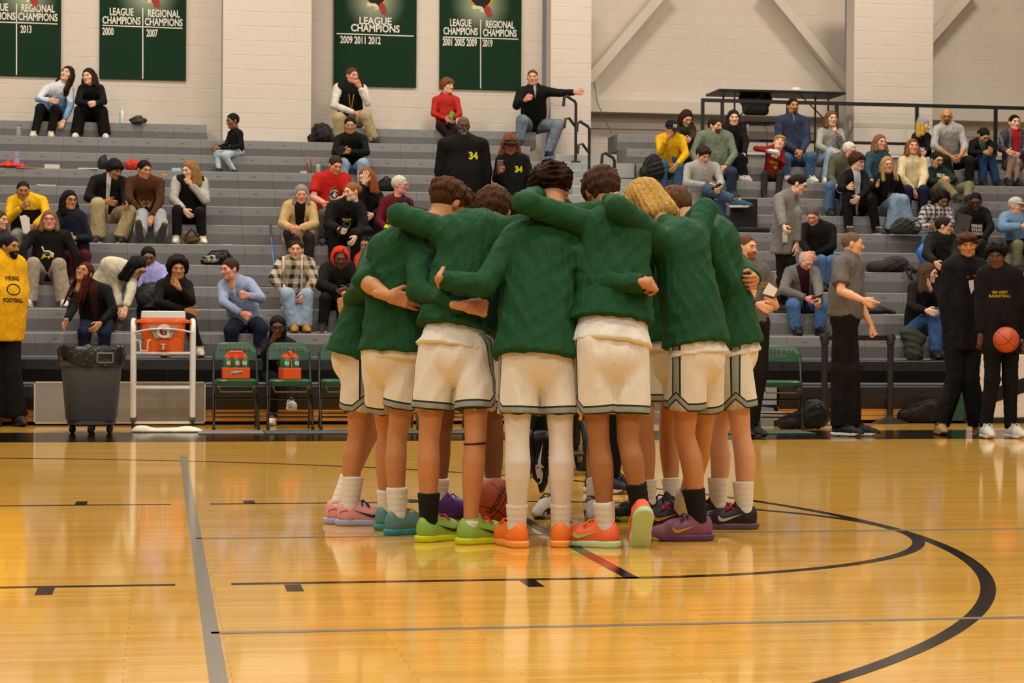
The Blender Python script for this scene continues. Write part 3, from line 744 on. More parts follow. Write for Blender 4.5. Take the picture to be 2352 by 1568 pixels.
# ---- painted block walls
WB, WP, WR = 19.48, 18.80, 20.10
WALLM = mat('painted_block', 'cec0b2', .75, .25, 60, var=.03)
blkme = MB().rbox((-.195, 0, -.0965), (.195, .03, .0965), .003); blkme = bmake('block', blkme.v, blkme.f, WALLM)
def block_wall(name, x0, x1, Y, z0, z1, W=.4):
    w = struct(MB().box((x0, Y+.0022, z0), (x1, Y+.35, z1)).build(name, WALLM))
    nz = int((z1-z0)/.203)
    cnt = 0
    for i in range(nz):
        z = z0 + .1015 + i*.203; x = x0 + (0 if i % 2 else -W/2)
        while x < x1 - .02:
            a, b = max(x, x0), min(x+W, x1)
            if b - a > .06:
                o = link('block', blkme, w); o.location = ((a+b)/2, Y - .0005*random.random(), z); o.scale = ((b-a-.010)/.39, 1, 1); cnt += 1
            x += W
    return w
X = lambda px, py, Y: at(px, py, Y)[0]
xp = dict(a0=X(512, 150, WP), a1=X(715, 150, WP), b0=X(1265, 150, WP), b1=X(1358, 150, WP), c0=X(1962, 150, WP), c1=X(2143, 150, WP))
ZB, ZT = 3.35, 6.395
block_wall('wall_left', -7.2, xp['a0'], WB, ZB, ZT); block_wall('wall_back', xp['a1'], xp['b0'], WB, ZB, ZT)
block_wall('trim_1', xp['a0'], xp['a1'], WP, ZB, ZT); block_wall('trim_2', xp['b0'], xp['b1'], WP, ZB-.6, ZT); block_wall('trim_3', xp['c0'], xp['c1'], WP, ZB, ZT)
block_wall('wall_middle', xp['b1']-.3, xp['c0']+.3, WR, ZB, ZT); block_wall('wall_right', xp['c1']-.3, 11.5, WR, ZB, ZT)
BEAMM = mat('painted_beam', 'c9bcab', .6, .1, 30)
for q, (x0, x1) in enumerate(((xp['b1'], xp['c0']), (xp['c1'], 11.5))):
    Yb = WR - .30; zt, zb = at(1400, 229, Yb)[2], at(1400, 257, Yb)[2]
    struct(MB().box((x0-.02, Yb, zb), (x1+.02, WR, zt)).build('trim_%d' % (4+q), BEAMM))
    struct(MB().box((x0-.02, WR-.03, zb-.22), (x1+.02, WR, zb)).build('trim_%d' % (6+q), BEAMM))
Yd = WR - .22
for q, (p0, p1) in enumerate((((1350, 185), (1530, -25)), ((1962, 215), (1765, -25)), ((2130, 95), (2235, -25)))):
    struct(MB().beam(at(*p0, Yd), at(*p1, Yd), .14, .15, (0, 1, 0)).build('trim_%d' % (8+q), BEAMM))
struct(MB().tube([at(1957, -40, 18.95), at(1957, 322, 18.95)], .012, 8).build('trim_11', mat('conduit', '7d8790', .4, metal=.6), smooth=True))
jb = at(1955, 290, 18.93); struct(MB().rbox(jb-V(.04, .02, .07), jb+V(.04, .03, .07), .008).build('trim_12', mat('junction_box', 'b9b4aa', .5)))
struct(MB().tube([at(1362, 175, 19.9), at(1372, 235, 19.75), at(1390, 275, 19.7), at(1404, 306, 19.5)], .006, 5).build('trim_13', mat('cable', '4a443c', .6)))

# ================================================================= BLEACHERS
GS = mat('bleacher_plastic', '777472', .5, .12, 220, var=.07, spec=.35); GB = mat('bleacher_plastic_black', '191614', .45, .1, 200, spec=.35); STEEL = mat('galvanised_steel', '9b9c98', .45, metal=.35, var=.08, bscale=12)
SW = .457
def seatmesh(m, W=SW):
    pr = [(.64, 0), (.014, 0), (0, -.010), (-.010, -.112), (.024, -.243), (.64, -.243)]
    b = MB().prism(pr, -W/2+.0012, W/2-.0012, lambda y, z, t: (t, y, z)); 
    b.box((-.045, -.0095, -.061), (.01, 0, -.056)); return bmake('seat_module', b.v, b.f, m)
smG, smK = seatmesh(GS), seatmesh(GB)
XA0, XA1 = X(1236, 365, rowY(9)), X(1462, 350, rowY(9))
def section(label, xa, xb, kmax, tops, dirn):
    r = empty('bleacher', ((xa+xb)/2, rowY(0), 0), label, 'bleacher'); base = V((xa+xb)/2, rowY(0), 0)
    for k in range(-2, kmax+1):
        x = (xb - SW/2) if dirn < 0 else (xa + SW/2)
        while xa - .01 < x < xb + .01:
            sx = CAM[0] + (x-CAM[0]); o = link('seat_module', smK if k < 0 else smG, r); o.location = (x-base[0], rowY(k)-base[1], rowZ(k)); x += dirn*SW
    for (x0, x1, k) in tops:
        x = x0 + SW/2
        while x < x1:
            o = link('seat_module', smG, r); o.location = (x-base[0], rowY(k)-base[1], rowZ(k)); x += SW
    for i in range(3):
        MB().rbox((xa-base[0], rowY(-2)+.03-base[1], .035+.05*i), (xb-base[0], rowY(-2)+.07-base[1], .082+.05*i), .004).build('wood_board', mat('pine_board', 'c98a3c', .5, .1, 20, var=.2, stretch=(1, 8, 8)), r)
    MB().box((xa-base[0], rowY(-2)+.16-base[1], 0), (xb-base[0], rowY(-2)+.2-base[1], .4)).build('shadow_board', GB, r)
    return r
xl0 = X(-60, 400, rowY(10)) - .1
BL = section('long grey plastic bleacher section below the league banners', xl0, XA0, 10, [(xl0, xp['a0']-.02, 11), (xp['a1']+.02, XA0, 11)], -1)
BR = section('grey plastic bleacher section below the black railing and table', XA1, 10.6, 9, [(XA1+.0, XA1+1.2, 11), (XA1, XA1+1.2, 10)], 1)
st = empty('aisle_steps', ((XA0+XA1)/2, rowY(0), 0), 'steel stair aisle with steps between the two bleacher sections', 'stairs'); sb = V((XA0+XA1)/2, rowY(0), 0)
for k in range(-3, 10):
    MB().rbox((XA0+.02-sb[0], rowY(k)+.02-sb[1], rowZ(k)-.2 if k > -3 else .06), (XA1-.02-sb[0], rowY(k+1)+.05-sb[1], rowZ(k) if k > -3 else .13), .006).build('step', STEEL, st)
    MB().rbox((XA0+.3-sb[0], rowY(k)+.31-sb[1], rowZ(k)-.05 if k > -3 else .10), (XA1-.3-sb[0], rowY(k+1)+.05-sb[1], (rowZ(k) if k > -3 else .136)+.131), .006).build('half_step', STEEL, st)
# platform behind the right section with railing
zpl = rowZ(10); xr0 = XA1 + 1.2
struct(MB().box((xr0, rowY(10), zpl-.06), (11, WR, zpl)).box((xr0, rowY(10)+.02, zpl-.25), (11, rowY(10)+.1, zpl-.06)).build('trim_14', mat('platform_edge', '8f8a85', .5)))
struct(MB().box((xr0, rowY(10)-.005, zpl-.05), (11, rowY(10), zpl-.012)).build('trim_15', mat('platform_nosing', 'cfc4b2', .5)))
RBLK = mat('black_steel', '1b1918', .4, spec=.4)
YR = rowY(10) + .12
rl = empty('railing', at(2000, 330, YR), 'black square tube railing running behind the upper bleacher seats', 'railing'); rb = np.array(rl.location)
def bar(nm, a, b, w=.045, h=.045, up=(0, 1, 0)): MB().beam(a, b, w, h, up).build(nm, RBLK, rl, off=rb)
zt = at(1620, 230, YR)[2]; zl = at(2100, 331, YR)[2]; xs = [X(p, 240, YR) for p in (1614, 1659, 1810, 1922, 2106, 2287, 2470)]
for xx in xs: bar('post', (xx, YR, zpl), (xx, YR, zt+.02), .045, .045)
bar('top_rail', (xs[0]-.02, YR, zt), (xs[-1], YR, zt), .05, .05, (0, 0, 1)); bar('bottom_rail', (xs[0], YR, zl), (xs[-1], YR, zl), .04, .04, (0, 0, 1))
# folding table on the platform
YT = YR + .45
tb = empty('folding_table', at(1765, 330, YT), 'long black folding table on the platform behind the railing', 'table'); b0 = np.array(tb.location)
z1 = at(1765, 213, YT)[2]; x0, x1 = X(1636, 215, YT), X(1925, 215, YT)
MB().rbox((x0, YT-.36, z1-.035), (x1, YT+.38, z1), .008).build('table_top', mat('table_black', '1c1a18', .45), tb, off=b0)
for sx in (x0+.25, x1-.25):
    for yy in (-.3, .3): MB().tube([(sx, YT+yy, z1-.03), (sx, YT+yy, zpl)], .014, 6).build('leg', RBLK, tb, off=b0)
    MB().tube([(sx, YT-.3, z1-.45), (sx+(.45 if sx < (x0+x1)/2 else -.45), YT-.3, z1-.03)], .01, 6).build('brace', RBLK, tb, off=b0)
bo = at(1828, 211, YT); bl = MB(); P_, Q_ = cubesphere((0, 0, 0), (.085, .085, .05), 5)
o = link('white_bowl', npmesh('white_bowl', P_, Q_, mat('white_plastic', 'd9d0c2', .5))); o.location = (bo[0], YT, z1+.045); tag(o, 'white rounded dish upside down on the black folding table', 'dish')
# stacking chair under the table
YC = YR + .38; ch = empty('stacking_chair', (X(1735, 330, YC), YC, zpl), 'black plastic stacking chair with chrome legs behind the railing', 'chair'); 
CHR = mat('chrome', 'd8d4cc', .18, metal=.9); P_, Q_ = nets([cone((-.14, .0, .62), (.14, .0, .62), .06, .06, .03, flat=(V(0, 1, 0), 3)), cone((-.16, .02, .80), (.16, .02, .80), .10, .10, .06, flat=(V(0, 1, 0), 4))], .015)
link('backrest', npmesh('backrest', P_, Q_, mat('black_plastic', '171514', .5)), ch)
P_, Q_ = nets([cone((-.15, .0, .44), (.15, .0, .44), .10, .10, .03, flat=(V(0, 0, 1), 4)), cone((-.15, -.25, .44), (.15, -.25, .44), .09, .09, .12, flat=(V(0, 0, 1), 4))], .015); link('seat', npmesh('seat', P_, Q_, mat('black_plastic', '171514', .5)), ch)
for sx in (-1, 1):
    for sy in (-.3, .12): MB().tube([(sx*.17, sy*.8, .42), (sx*.2, sy, .40), (sx*.22, sy, 0)], .012, 6).build('leg', CHR, ch, smooth=True)
# handrails in the aisle
def handrail(px, pyt, pyb, k, label):
    Yh = rowY(k) + .1; a, b = at(px, pyt, Yh), at(px, pyb, Yh); a = V(b[0], b[1], a[2]); b = V(b[0], b[1], rowZ(k))
    r = empty('aisle_handrail', b, label, 'handrail'); z = a[2]-b[2]
    MB().tube([(0, 0, 0), (0, 0, z-.10), (-.02, 0, z-.06), (-.13, -.02, z), (-.17, -.02, z-.02), (-.18, -.02, z-.14)], .022, 8).build('post', RBLK, r, smooth=True)
    MB().tube([(0, 0, z-.42), (-.10, -.02, z-.30), (-.15, -.02, z-.31), (-.165, -.02, z-.44)], .02, 8).build('hand_loop', RBLK, r, smooth=True)
    MB().rbox((-.06, -.05, 0), (.06, .05, .03), .008).build('base', RBLK, r)
handrail(1322, 222, 375, 9, 'tall black aisle handrail that the seated man rests his hand on')
handrail(1353, 280, 395, 8, 'black aisle handrail between the man\'s rail and the lowest rail'); handrail(1411, 352, 440, 7, 'lowest black aisle handrail above the players\' heads')
# grey kick panel at the foot of the left bleacher
pn = at(78, 876, 10.78); pq = at(472, 966, 10.78); kp = empty('kick_panel', (pn[0], 10.78, 0), 'flat grey bleacher front panel behind the bin and cooler cart', 'panel')
MB().rbox((0, 0, .02), (pq[0]-pn[0], .04, pn[2]), .006).build('panel', mat('panel_grey', '8a8681', .45, .05, 200), kp)
w_, h_ = pq[0]-pn[0], pn[2]; PT = mat('panel_trim', 'b8b0a4', .45)
for a, b in (((0, -.006, .02), (w_, .0, .035)), ((0, -.006, h_-.015), (w_, 0, h_)), ((0, -.006, .02), (.015, 0, h_)), ((w_-.015, -.006, .02), (w_, 0, h_))): MB().box(a, b).build('edge_trim', PT, kp)
for x in (.12, w_*.46, w_-.12):
    for z in (.12, h_-.1): MB().rbox((x-.008, -.006, z-.008), (x+.008, .001, z+.008), .003).build('screw', CHR, kp)

# ================================================================= BANNERS
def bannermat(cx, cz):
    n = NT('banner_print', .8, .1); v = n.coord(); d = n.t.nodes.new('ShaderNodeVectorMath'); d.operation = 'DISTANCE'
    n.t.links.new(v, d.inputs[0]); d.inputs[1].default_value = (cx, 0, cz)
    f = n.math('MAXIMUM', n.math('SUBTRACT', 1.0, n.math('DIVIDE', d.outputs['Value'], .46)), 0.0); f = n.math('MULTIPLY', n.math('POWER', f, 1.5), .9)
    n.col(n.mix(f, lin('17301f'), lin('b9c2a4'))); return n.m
WT = mat('white_print', 'ddd6c8', .7)
def banner(x0, x1, yb, texts, lines, emblem, label):
    Yb = WB - .03; a, b = at(x0, yb, Yb), at(x1, yb, Yb); r = empty('championship_banner', ((a[0]+b[0])/2, Yb, a[2]), label, 'banner'); base = np.array(r.location); zt_ = 6.15
    e = at(*emblem, Yb); hw = (b[0]-a[0])/2
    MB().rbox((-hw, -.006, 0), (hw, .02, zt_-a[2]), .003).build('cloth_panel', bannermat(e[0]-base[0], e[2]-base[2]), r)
    for s, px, py, wpx in texts:
        key = ('bt', s); v, f = text_mesh(s, .146, ls=.84, bold=.003); v = v.copy(); wd_ = np.ptp(v[:, 0]); tw = wpx/(CF/(Yb-CY)); v[:, 0] *= tw/wd_
        c = at(px, py, Yb-.007); print_on('lettering', v, f, c, V(1, 0, 0), V(0, 0, 1), WT, r, base, lift=.002)
    for p, q in lines:
        A, B = at(*p, Yb-.008), at(*q, Yb-.008); A[1] = B[1] = Yb-.008
        MB().beam(A, B, .014, .003, (0, 1, 0)).build('ruled_line', WT, r, off=base)
    # emblem: dark bird body, red tail, gold claws
    s = 1/(CF/(Yb-CY)); ex, ey = emblem
    def pl(pts, c, nm, y):
        v, f = poly2([(px*s, -py*s) for px, py in pts]); print_on(nm, v, f, at(ex, ey, Yb-.007), V(1, 0, 0), V(0, 0, 1), mat('emblem_'+c, c, .7), r, base, lift=y)
    pl([(-30, -22), (-26, -6), (-14, 6), (-4, 10), (8, 10), (18, 6), (27, -4), (32, -22), (24, -24), (14, -10), (2, -4), (-12, -8), (-22, -24)], 'b98a2a', 'emblem', .003)
    pl([(-27, -24), (-22, -8), (-12, 2), (-14, 8), (-4, 6), (6, 12), (16, 10), (14, 4), (22, -6), (28, -24)], '14110d', 'emblem', .004)
    pl([(12, 2), (20, 4), (27, 16), (24, 18), (30, 26), (23, 24), (26, 32), (18, 26), (16, 30), (11, 18), (7, 12)], '9a3226', 'emblem', .005)
    pl([(-8, 4), (-18, 2), (-22, 8), (-18, 8), (-21, 14), (-15, 10), (-14, 16), (-9, 10), (0, 14), (-2, 20), (4, 18), (6, 22), (8, 14), (6, 8), (0, 4)], 'c9c09a', 'emblem', .006)
    return r
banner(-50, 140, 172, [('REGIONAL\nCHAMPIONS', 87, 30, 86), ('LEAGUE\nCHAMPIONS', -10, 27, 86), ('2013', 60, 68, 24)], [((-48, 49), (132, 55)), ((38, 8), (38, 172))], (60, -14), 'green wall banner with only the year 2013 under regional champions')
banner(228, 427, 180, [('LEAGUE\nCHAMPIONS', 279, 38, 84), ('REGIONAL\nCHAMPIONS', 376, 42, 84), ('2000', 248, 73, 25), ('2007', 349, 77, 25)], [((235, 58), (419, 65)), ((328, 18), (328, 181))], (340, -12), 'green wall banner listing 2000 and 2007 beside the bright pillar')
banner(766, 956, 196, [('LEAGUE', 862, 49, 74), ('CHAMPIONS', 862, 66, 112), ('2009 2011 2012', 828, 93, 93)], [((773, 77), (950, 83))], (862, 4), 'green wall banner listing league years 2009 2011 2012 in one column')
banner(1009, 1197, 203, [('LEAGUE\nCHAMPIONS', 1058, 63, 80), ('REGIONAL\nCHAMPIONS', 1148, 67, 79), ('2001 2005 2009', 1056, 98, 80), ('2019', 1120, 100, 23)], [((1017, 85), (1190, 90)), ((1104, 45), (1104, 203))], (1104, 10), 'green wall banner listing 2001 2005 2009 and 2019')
# ================================================================= THINGS AT THE BENCH
def sweep_loft(b, secs, n=28, e=4.0, cap=True):
    "stack of rounded-square sections (cx,cy,z,rx,ry)"
    v = []
    for cx, cy, z, rx, ry in secs:
        for j in range(n):
            t = 2*math.pi*j/n; c, s = math.cos(t), math.sin(t); q = (abs(c)**e + abs(s)**e)**(-1/e); v.append((cx+rx*q*c, cy+ry*q*s, z))
    f = [(i*n+j, i*n+(j+1) % n, (i+1)*n+(j+1) % n, (i+1)*n+j) for i in range(len(secs)-1) for j in range(n)]
    if cap: f += [tuple(range(n-1, -1, -1)), tuple(range((len(secs)-1)*n, len(secs)*n))]
    return b.add(v, f)
# ---- rubbish bin on casters
c = fl(210, 993); r = empty('rubbish_bin', (c[0], c[1], 0), 'grey square wheeled rubbish bin with a black liner bag', 'bin')
BG = mat('bin_plastic', '4e4a47', .5, .15, 120, var=.06)
b = MB(); sweep_loft(b, [(0, 0, .10, .21, .21), (0, 0, .14, .235, .235), (0, 0, .62, .275, .275), (0, 0, .625, .288, .288), (0, 0, .76, .295, .295), (0, 0, .765, .27, .27), (0, 0, .70, .26, .26)], e=5); b.build('tub', BG, r, smooth=True)
b = MB(); sweep_loft(b, [(0, 0, .115, .225, .225), (0, 0, .085, .225, .225), (0, 0, .07, .20, .20)], e=3); b.build('dolly', BG, r, smooth=True)
for x, y in ((-.17, -.1), (.0, -.19), (.17, -.1), (0, .18)):
    w = MB().lathe([(.0, -.016), (.034, -.016), (.038, -.008), (.038, .008), (.034, .016), (0, .016)], (x, y, .038), 14, axis=[[.5, 0, .86], [0.86, 0, -.5], [0, 1, 0]]).build('caster', mat('rubber', '151413', .6), r, smooth=True)
    MB().rbox((x-.018, y-.014, .05), (x+.018, y+.014, .085), .004).build('caster_fork', mat('fork', '6b6863', .4, metal=.5), r)
hd = MB()
for a, bb in (((.06, -.312, .66), (.20, -.312, .66)), ((.06, -.312, .745), (.20, -.312, .745)), ((.06, -.312, .66), (.06, -.312, .745)), ((.20, -.312, .66), (.20, -.312, .745))): hd.tube([a, bb], .009, 6)
hd.build('handle', mat('bin_handle', '6a6662', .45), r, smooth=True)
rs = np.random.RandomState(4); b = MB(); N = 44; v = []
for z, rr, am in ((.66, .302, .016), (.72, .306, .012), (.775, .305, .008), (.80, .300, .010), (.795, .28, .012), (.73, .262, .012)):
    for j in range(N):
        t = 2*math.pi*j/N; cc, ss = math.cos(t), math.sin(t); q = (abs(cc)**5 + abs(ss)**5)**-.2; k = rr + rs.normal(0, am*.5); v.append((k*q*cc, k*q*ss, z + rs.normal(0, am) + (.03*math.sin(t*2+1) if z < .67 else 0)))
b.add(v, [(i*N+j, i*N+(j+1) % N, (i+1)*N+(j+1) % N, (i+1)*N+j) for i in range(5) for j in range(N)]); b.build('liner_bag', mat('bin_liner', '0b0a0a', .28, .5, 30, spec=.6), r, smooth=True)
# ---- drinks cooler on white cart
c = fl(374, 983); r = empty('cooler_cart', (c[0], c[1], 0), 'white tubular cart carrying the orange drinks cooler', 'cart'); WH = mat('white_enamel', 'd6cfc6', .35, spec=.5)
for s in (-1, 1):
    MB().tube([(s*.285, -.16, .10), (s*.285, -.16, .93)] + arc((s*.285, 0, .93), .16, math.pi, 0, 8, (0, 1, 0), (0, 0, .75))[1:-1] + [(s*.285, .16, .93), (s*.285, .16, .10)], .028, 10).build('leg_frame', WH, r, smooth=True)
    for y in (-.16, .16):
        MB().lathe([(0, -.014), (.045, -.014), (.05, 0), (.045, .014), (0, .014)], (s*.285, y-.02, .05), 14, axis=[[0, 0, 1], [1, 0, 0], [0, 1, 0]]).build('caster', mat('rubber', '151413', .6), r, smooth=True)
        MB().rbox((s*.285-.03, y-.03, .07), (s*.285+.03, y+.03, .12), .006).build('caster_fork', mat('fork', '6b6863', .4, metal=.5), r)
for z, nm in ((.40, 'shelf'), (.735, 'basket_base'), (.06, 'bottom_rail')):
    MB().rbox((-.275, -.17, z-.012), (.275, -.14 if z < .1 else .15, z+.012), .005).build(nm, WH, r)
for z in (.785, .83, .875): 
    for s in (-1, 1): MB().tube([(s*.27, -.16, z), (s*.27, .16, z)], .006, 6).build('basket_wire', WH, r, smooth=True)
MB().tube([(-.27, -.19, .94), (-.15, -.225, .965), (0, -.235, .975), (.15, -.225, .965), (.27, -.19, .94)], .008, 6).build('strap_wire', WH, r, smooth=True)
MB().tube([(-.26, -.17, .86), (-.22, -.2, .86), (-.215, -.2, .76), (-.15, -.2, .76), (-.145, -.2, .86), (-.12, -.2, .86)], .008, 6).build('cup_hook', WH, r, smooth=True)
k = empty('drinks_cooler', (c[0], c[1], .745), 'orange drinks cooler with a white lid sitting in the cart', 'cooler'); OR = mat('cooler_orange', 'e2601c', .4, spec=.45)
b = MB(); sweep_loft(b, [(0, 0, .0, .19, .16), (0, 0, .02, .195, .165), (0, 0, .27, .215, .185), (0, 0, .30, .215, .185)], e=6); b.build('body', OR, k, smooth=True)
b = MB(); sweep_loft(b, [(0, 0, .285, .275, .19), (0, 0, .31, .275, .19), (0, 0, .318, .22, .188), (0, 0, .335, .215, .185)], e=6); b.build('rim_handle', OR, k, smooth=True)
b = MB(); sweep_loft(b, [(0, 0, .335, .216, .186), (0, 0, .395, .212, .182), (0, 0, .40, .20, .17)], e=6); b.build('lid', mat('cooler_lid', 'd9d6d4', .4), k, smooth=True)
b = MB(); b.lathe([(.0, 0), (.012, 0), (.012, -.03), (.009, -.05), (0, -.05)], (0, -.20, .075), 10); b.rbox((-.025, -.215, .07), (.025, -.19, .082), .004); b.build('tap', mat('tap_grey', 'c5c5c8', .3), k, smooth=True)
MB().prism([(-.055, .0), (.055, 0), (.04, .10), (-.04, .10)], -.178, -.172, lambda x, y, t: (x*1.0, t-.015, y+.02)).build('tap_recess', mat('cooler_orange_dark', 'c24c12', .45), k)
kb = np.array(k.location); GR = mat('logo_grey', '9d9a8c', .5); F0 = kb + V(0, -.208, .20)
for pts, m_, y in (([(-.14, .06), (-.06, .06), (-.03, -.01), (-.045, -.065), (-.08, -.065)], GR, .001), ([(.14, .06), (.07, .06), (.05, .02), (.02, -.06), (.075, -.065)], GR, .001)):
    v, f = poly2(pts); print_on('logo_print', v, f, F0, V(1, 0, 0), V(0, -.12, 1), m_, k, kb, lift=y)
v, f = text_mesh('G', .16, bold=.012); print_on('logo_print', v, f, F0 + V(0, 0, .0), V(1, 0, 0), V(0, -.12, 1), mat('logo_white', 'ddd6ce', .5), k, kb, lift=.003)
v, f = text_mesh('G', .10, bold=.003); print_on('logo_print', v, f, F0 + V(0, 0, .0), V(1, 0, 0), V(0, -.12, 1), mat('logo_dark', '6a2a10', .5), k, kb, lift=.005)
# ---- towel
c = fl(382, 992); P_, Q_ = nets([cone((-.25, 0, .012), (.27, -.02, .012), .08, .07, .03, flat=(V(0, 0, 1), 3.5)), ell((-.22, 0, .03), (.09, .08, .035), k=.03), ell((.2, .01, .025), (.10, .08, .03), k=.03), ell((.02, .02, .02), (.15, .09, .02), k=.03)], .009, cuts=[(V(0, 0, .0), V(0, 0, -1))], disp=fold(.006, 60, [(1, .3, 0), (.5, -1, .2)], 2))
tag(link('towel', npmesh('towel', P_, Q_, mat('terry', 'dcd3bd', .9, .15, 120)), None, (c[0], c[1], 0)), 'cream towel crumpled on the floor in front of the cooler cart', 'towel')
# ---- floor mats
for x0, x1, m_, lb in ((455, 608, mat('mat_grey', '6f6a66', .7, .3, 80), 'grey floor mat under the first two green folding chairs'), (610, 1120, mat('mat_teal', '3c4a48', .7, .3, 80, var=.3), 'dark teal floor mat running along the bench behind the huddle'), (1640, 1880, mat('mat_teal', '3c4a48', .7, .3, 80, var=.3), 'dark teal floor mat under the lone folding chair')):
    a = fl(x0, 997); d = fl(x1, 997); o = MB().rbox((-(d[0]-a[0])/2, -.02, 0), ((d[0]-a[0])/2, .55, .008), .003).build('floor_mat', m_); o.location = ((a[0]+d[0])/2, a[1]+.02, 0.001); tag(o, lb, 'mat')
# ---- folding chairs
CG = mat('chair_green', '1e4a2c', .35, spec=.45); FR = mat('chair_frame', '0d0c0c', .3, spec=.5); FRS = mat('chair_frame_worn', '3a3836', .35, metal=.5)
def chair_parts(r):
    b = MB(); sweep_loft(b, [(0, 0, .415, .19, .19), (0, 0, .43, .205, .205), (0, 0, .465, .205, .205), (0, 0, .48, .18, .18)], e=5); b.build('seat', CG, r, smooth=True)
    prf = []
    W, Z0, Z1 = .208, .665, .835
    pts = [(-W, Z0), (W, Z0), (W, Z1-.09)] + [(W-.09+.09*math.cos(t), Z1-.09+.09*math.sin(t)) for t in np.linspace(0, math.pi/2, 6)[1:]] + [(-W+.09+.09*math.cos(t), Z1-.09+.09*math.sin(t)) for t in np.linspace(math.pi/2, math.pi, 6)]
    MB().prism(pts, .215, .24, lambda x, y, t: (x, t+.035*(1-(x/W)**2)+(y-.66)*.15, y)).build('backrest', CG, r)
    for s in (-1, 1):
        MB().tube([(s*.205, .245, .74), (s*.212, .15, .48), (s*.215, -.17, 0)], .0125, 8).build('leg', FR, r, smooth=True)
        MB().tube([(s*.198, -.14, .42), (s*.198, -.02, .40), (s*.205, .26, 0)], .0125, 8).build('leg', FR, r, smooth=True)
        MB().tube([(s*.215, -.155, .02), (s*.215, -.17, 0)], .016, 8).build('foot_cap', mat('rubber', '151413', .6), r, smooth=True)
    MB().tube([(-.2, .19, .10), (.2, .19, .10)], .009, 6).build('stretcher', FR, r); MB().tube([(-.21, -.07, .15), (.21, -.07, .15)], .009, 6).build('stretcher', FR, r)
    MB().tube([(-.2, .06, .285), (.2, .06, .285)], .009, 6).build('stretcher', FR, r)
    MB().tube([(-.17, -.19, .41), (-.15, -.17, .36), (.15, -.17, .36), (.17, -.19, .41)], .008, 6).build('seat_support', mat('chair_pan', '7a5a34', .5), r)
    base = V(0, 0, 0); v, f = text_mesh('FIREBIRDS', .062, bold=.0035); v[:, 0] *= .31/np.ptp(v[:, 0]); q = v.copy()
    print_on('lettering', v, f, V(0, .236, .757), V(1, 0, 0), V(0, .15, 1), mat('letter_pale', '8f9c8e', .6), r, base, lift=.004); v, f = text_mesh('FIREBIRDS', .062, bold=.001); v[:, 0] *= .305/np.ptp(v[:, 0])
    print_on('lettering', v, f, V(0, .236, .757), V(1, 0, 0), V(0, .15, 1), mat('letter_dark', '1c2a20', .6), r, base, lift=.007)
def copy_tree(o, parent=None):
    c = o.copy(); COL.objects.link(c); c.parent = parent
    for q in [x for x in o.children]: copy_tree(q, c)
    return c
chl = ['green folding chair on grey mat with a three-wide bottle carrier on it', 'green folding chair with a bottle carrier turned end-on on its seat', 'green folding chair beside the carrier chairs, half hidden by the player in pink shoes']
first = None; CHAIRS = []
for i, px in enumerate((541, 665, 785, 905, 1025, 1145, 1265, 1395, 1792)):
    c = fl(px, 985); lb = chl[i] if i < 3 else ('lone green folding chair beside the man in a grey polo with folded arms' if px == 1792 else 'green folding chair in the bench row hidden behind the huddle')
    if first is None: first = empty('folding_chair', (c[0], c[1], 0.008), lb, 'chair', 'green bench chairs'); chair_parts(first); o = first
    else: o = copy_tree(first); o.location = (c[0], c[1], .008); o['label'] = lb
    if px == 1792: o.rotation_euler = (0, 0, -.25)
    CHAIRS.append(c)
# ---- bottle carriers with squeeze bottles
BGm = mat('bottle_green', '2c6a48', .35, spec=.5); BO = mat('carrier_orange', 'e0541c', .45)
def bottle_tree():
    r = empty('squeeze_bottle', (0, 0, 0), 'x', 'bottle', 'green squeeze bottles in the carriers')
    MB().lathe([(.0, 0), (.034, 0), (.036, .01), (.036, .07), (.033, .085), (.036, .10), (.036, .185), (.03, .196), (0, .198)], (0, 0, 0), 16).build('body', BGm, r, smooth=True)
    MB().lathe([(.031, .192), (.033, .196), (.031, .21), (.013, .214), (.010, .236), (0, .237)], (0, 0, 0), 14).build('cap', BO, r, smooth=True)
    v, f = text_mesh('G', .055, bold=.004); a = v[:, 0]/.037; P3 = np.stack([.0375*np.sin(a), -.0375*np.cos(a), v[:, 1]+.145], 1); link('logo_print', npmesh('logo_print', P3, f, mat('logo_white', 'ddd6ce', .5), smooth=False), r); return r
bt0 = None
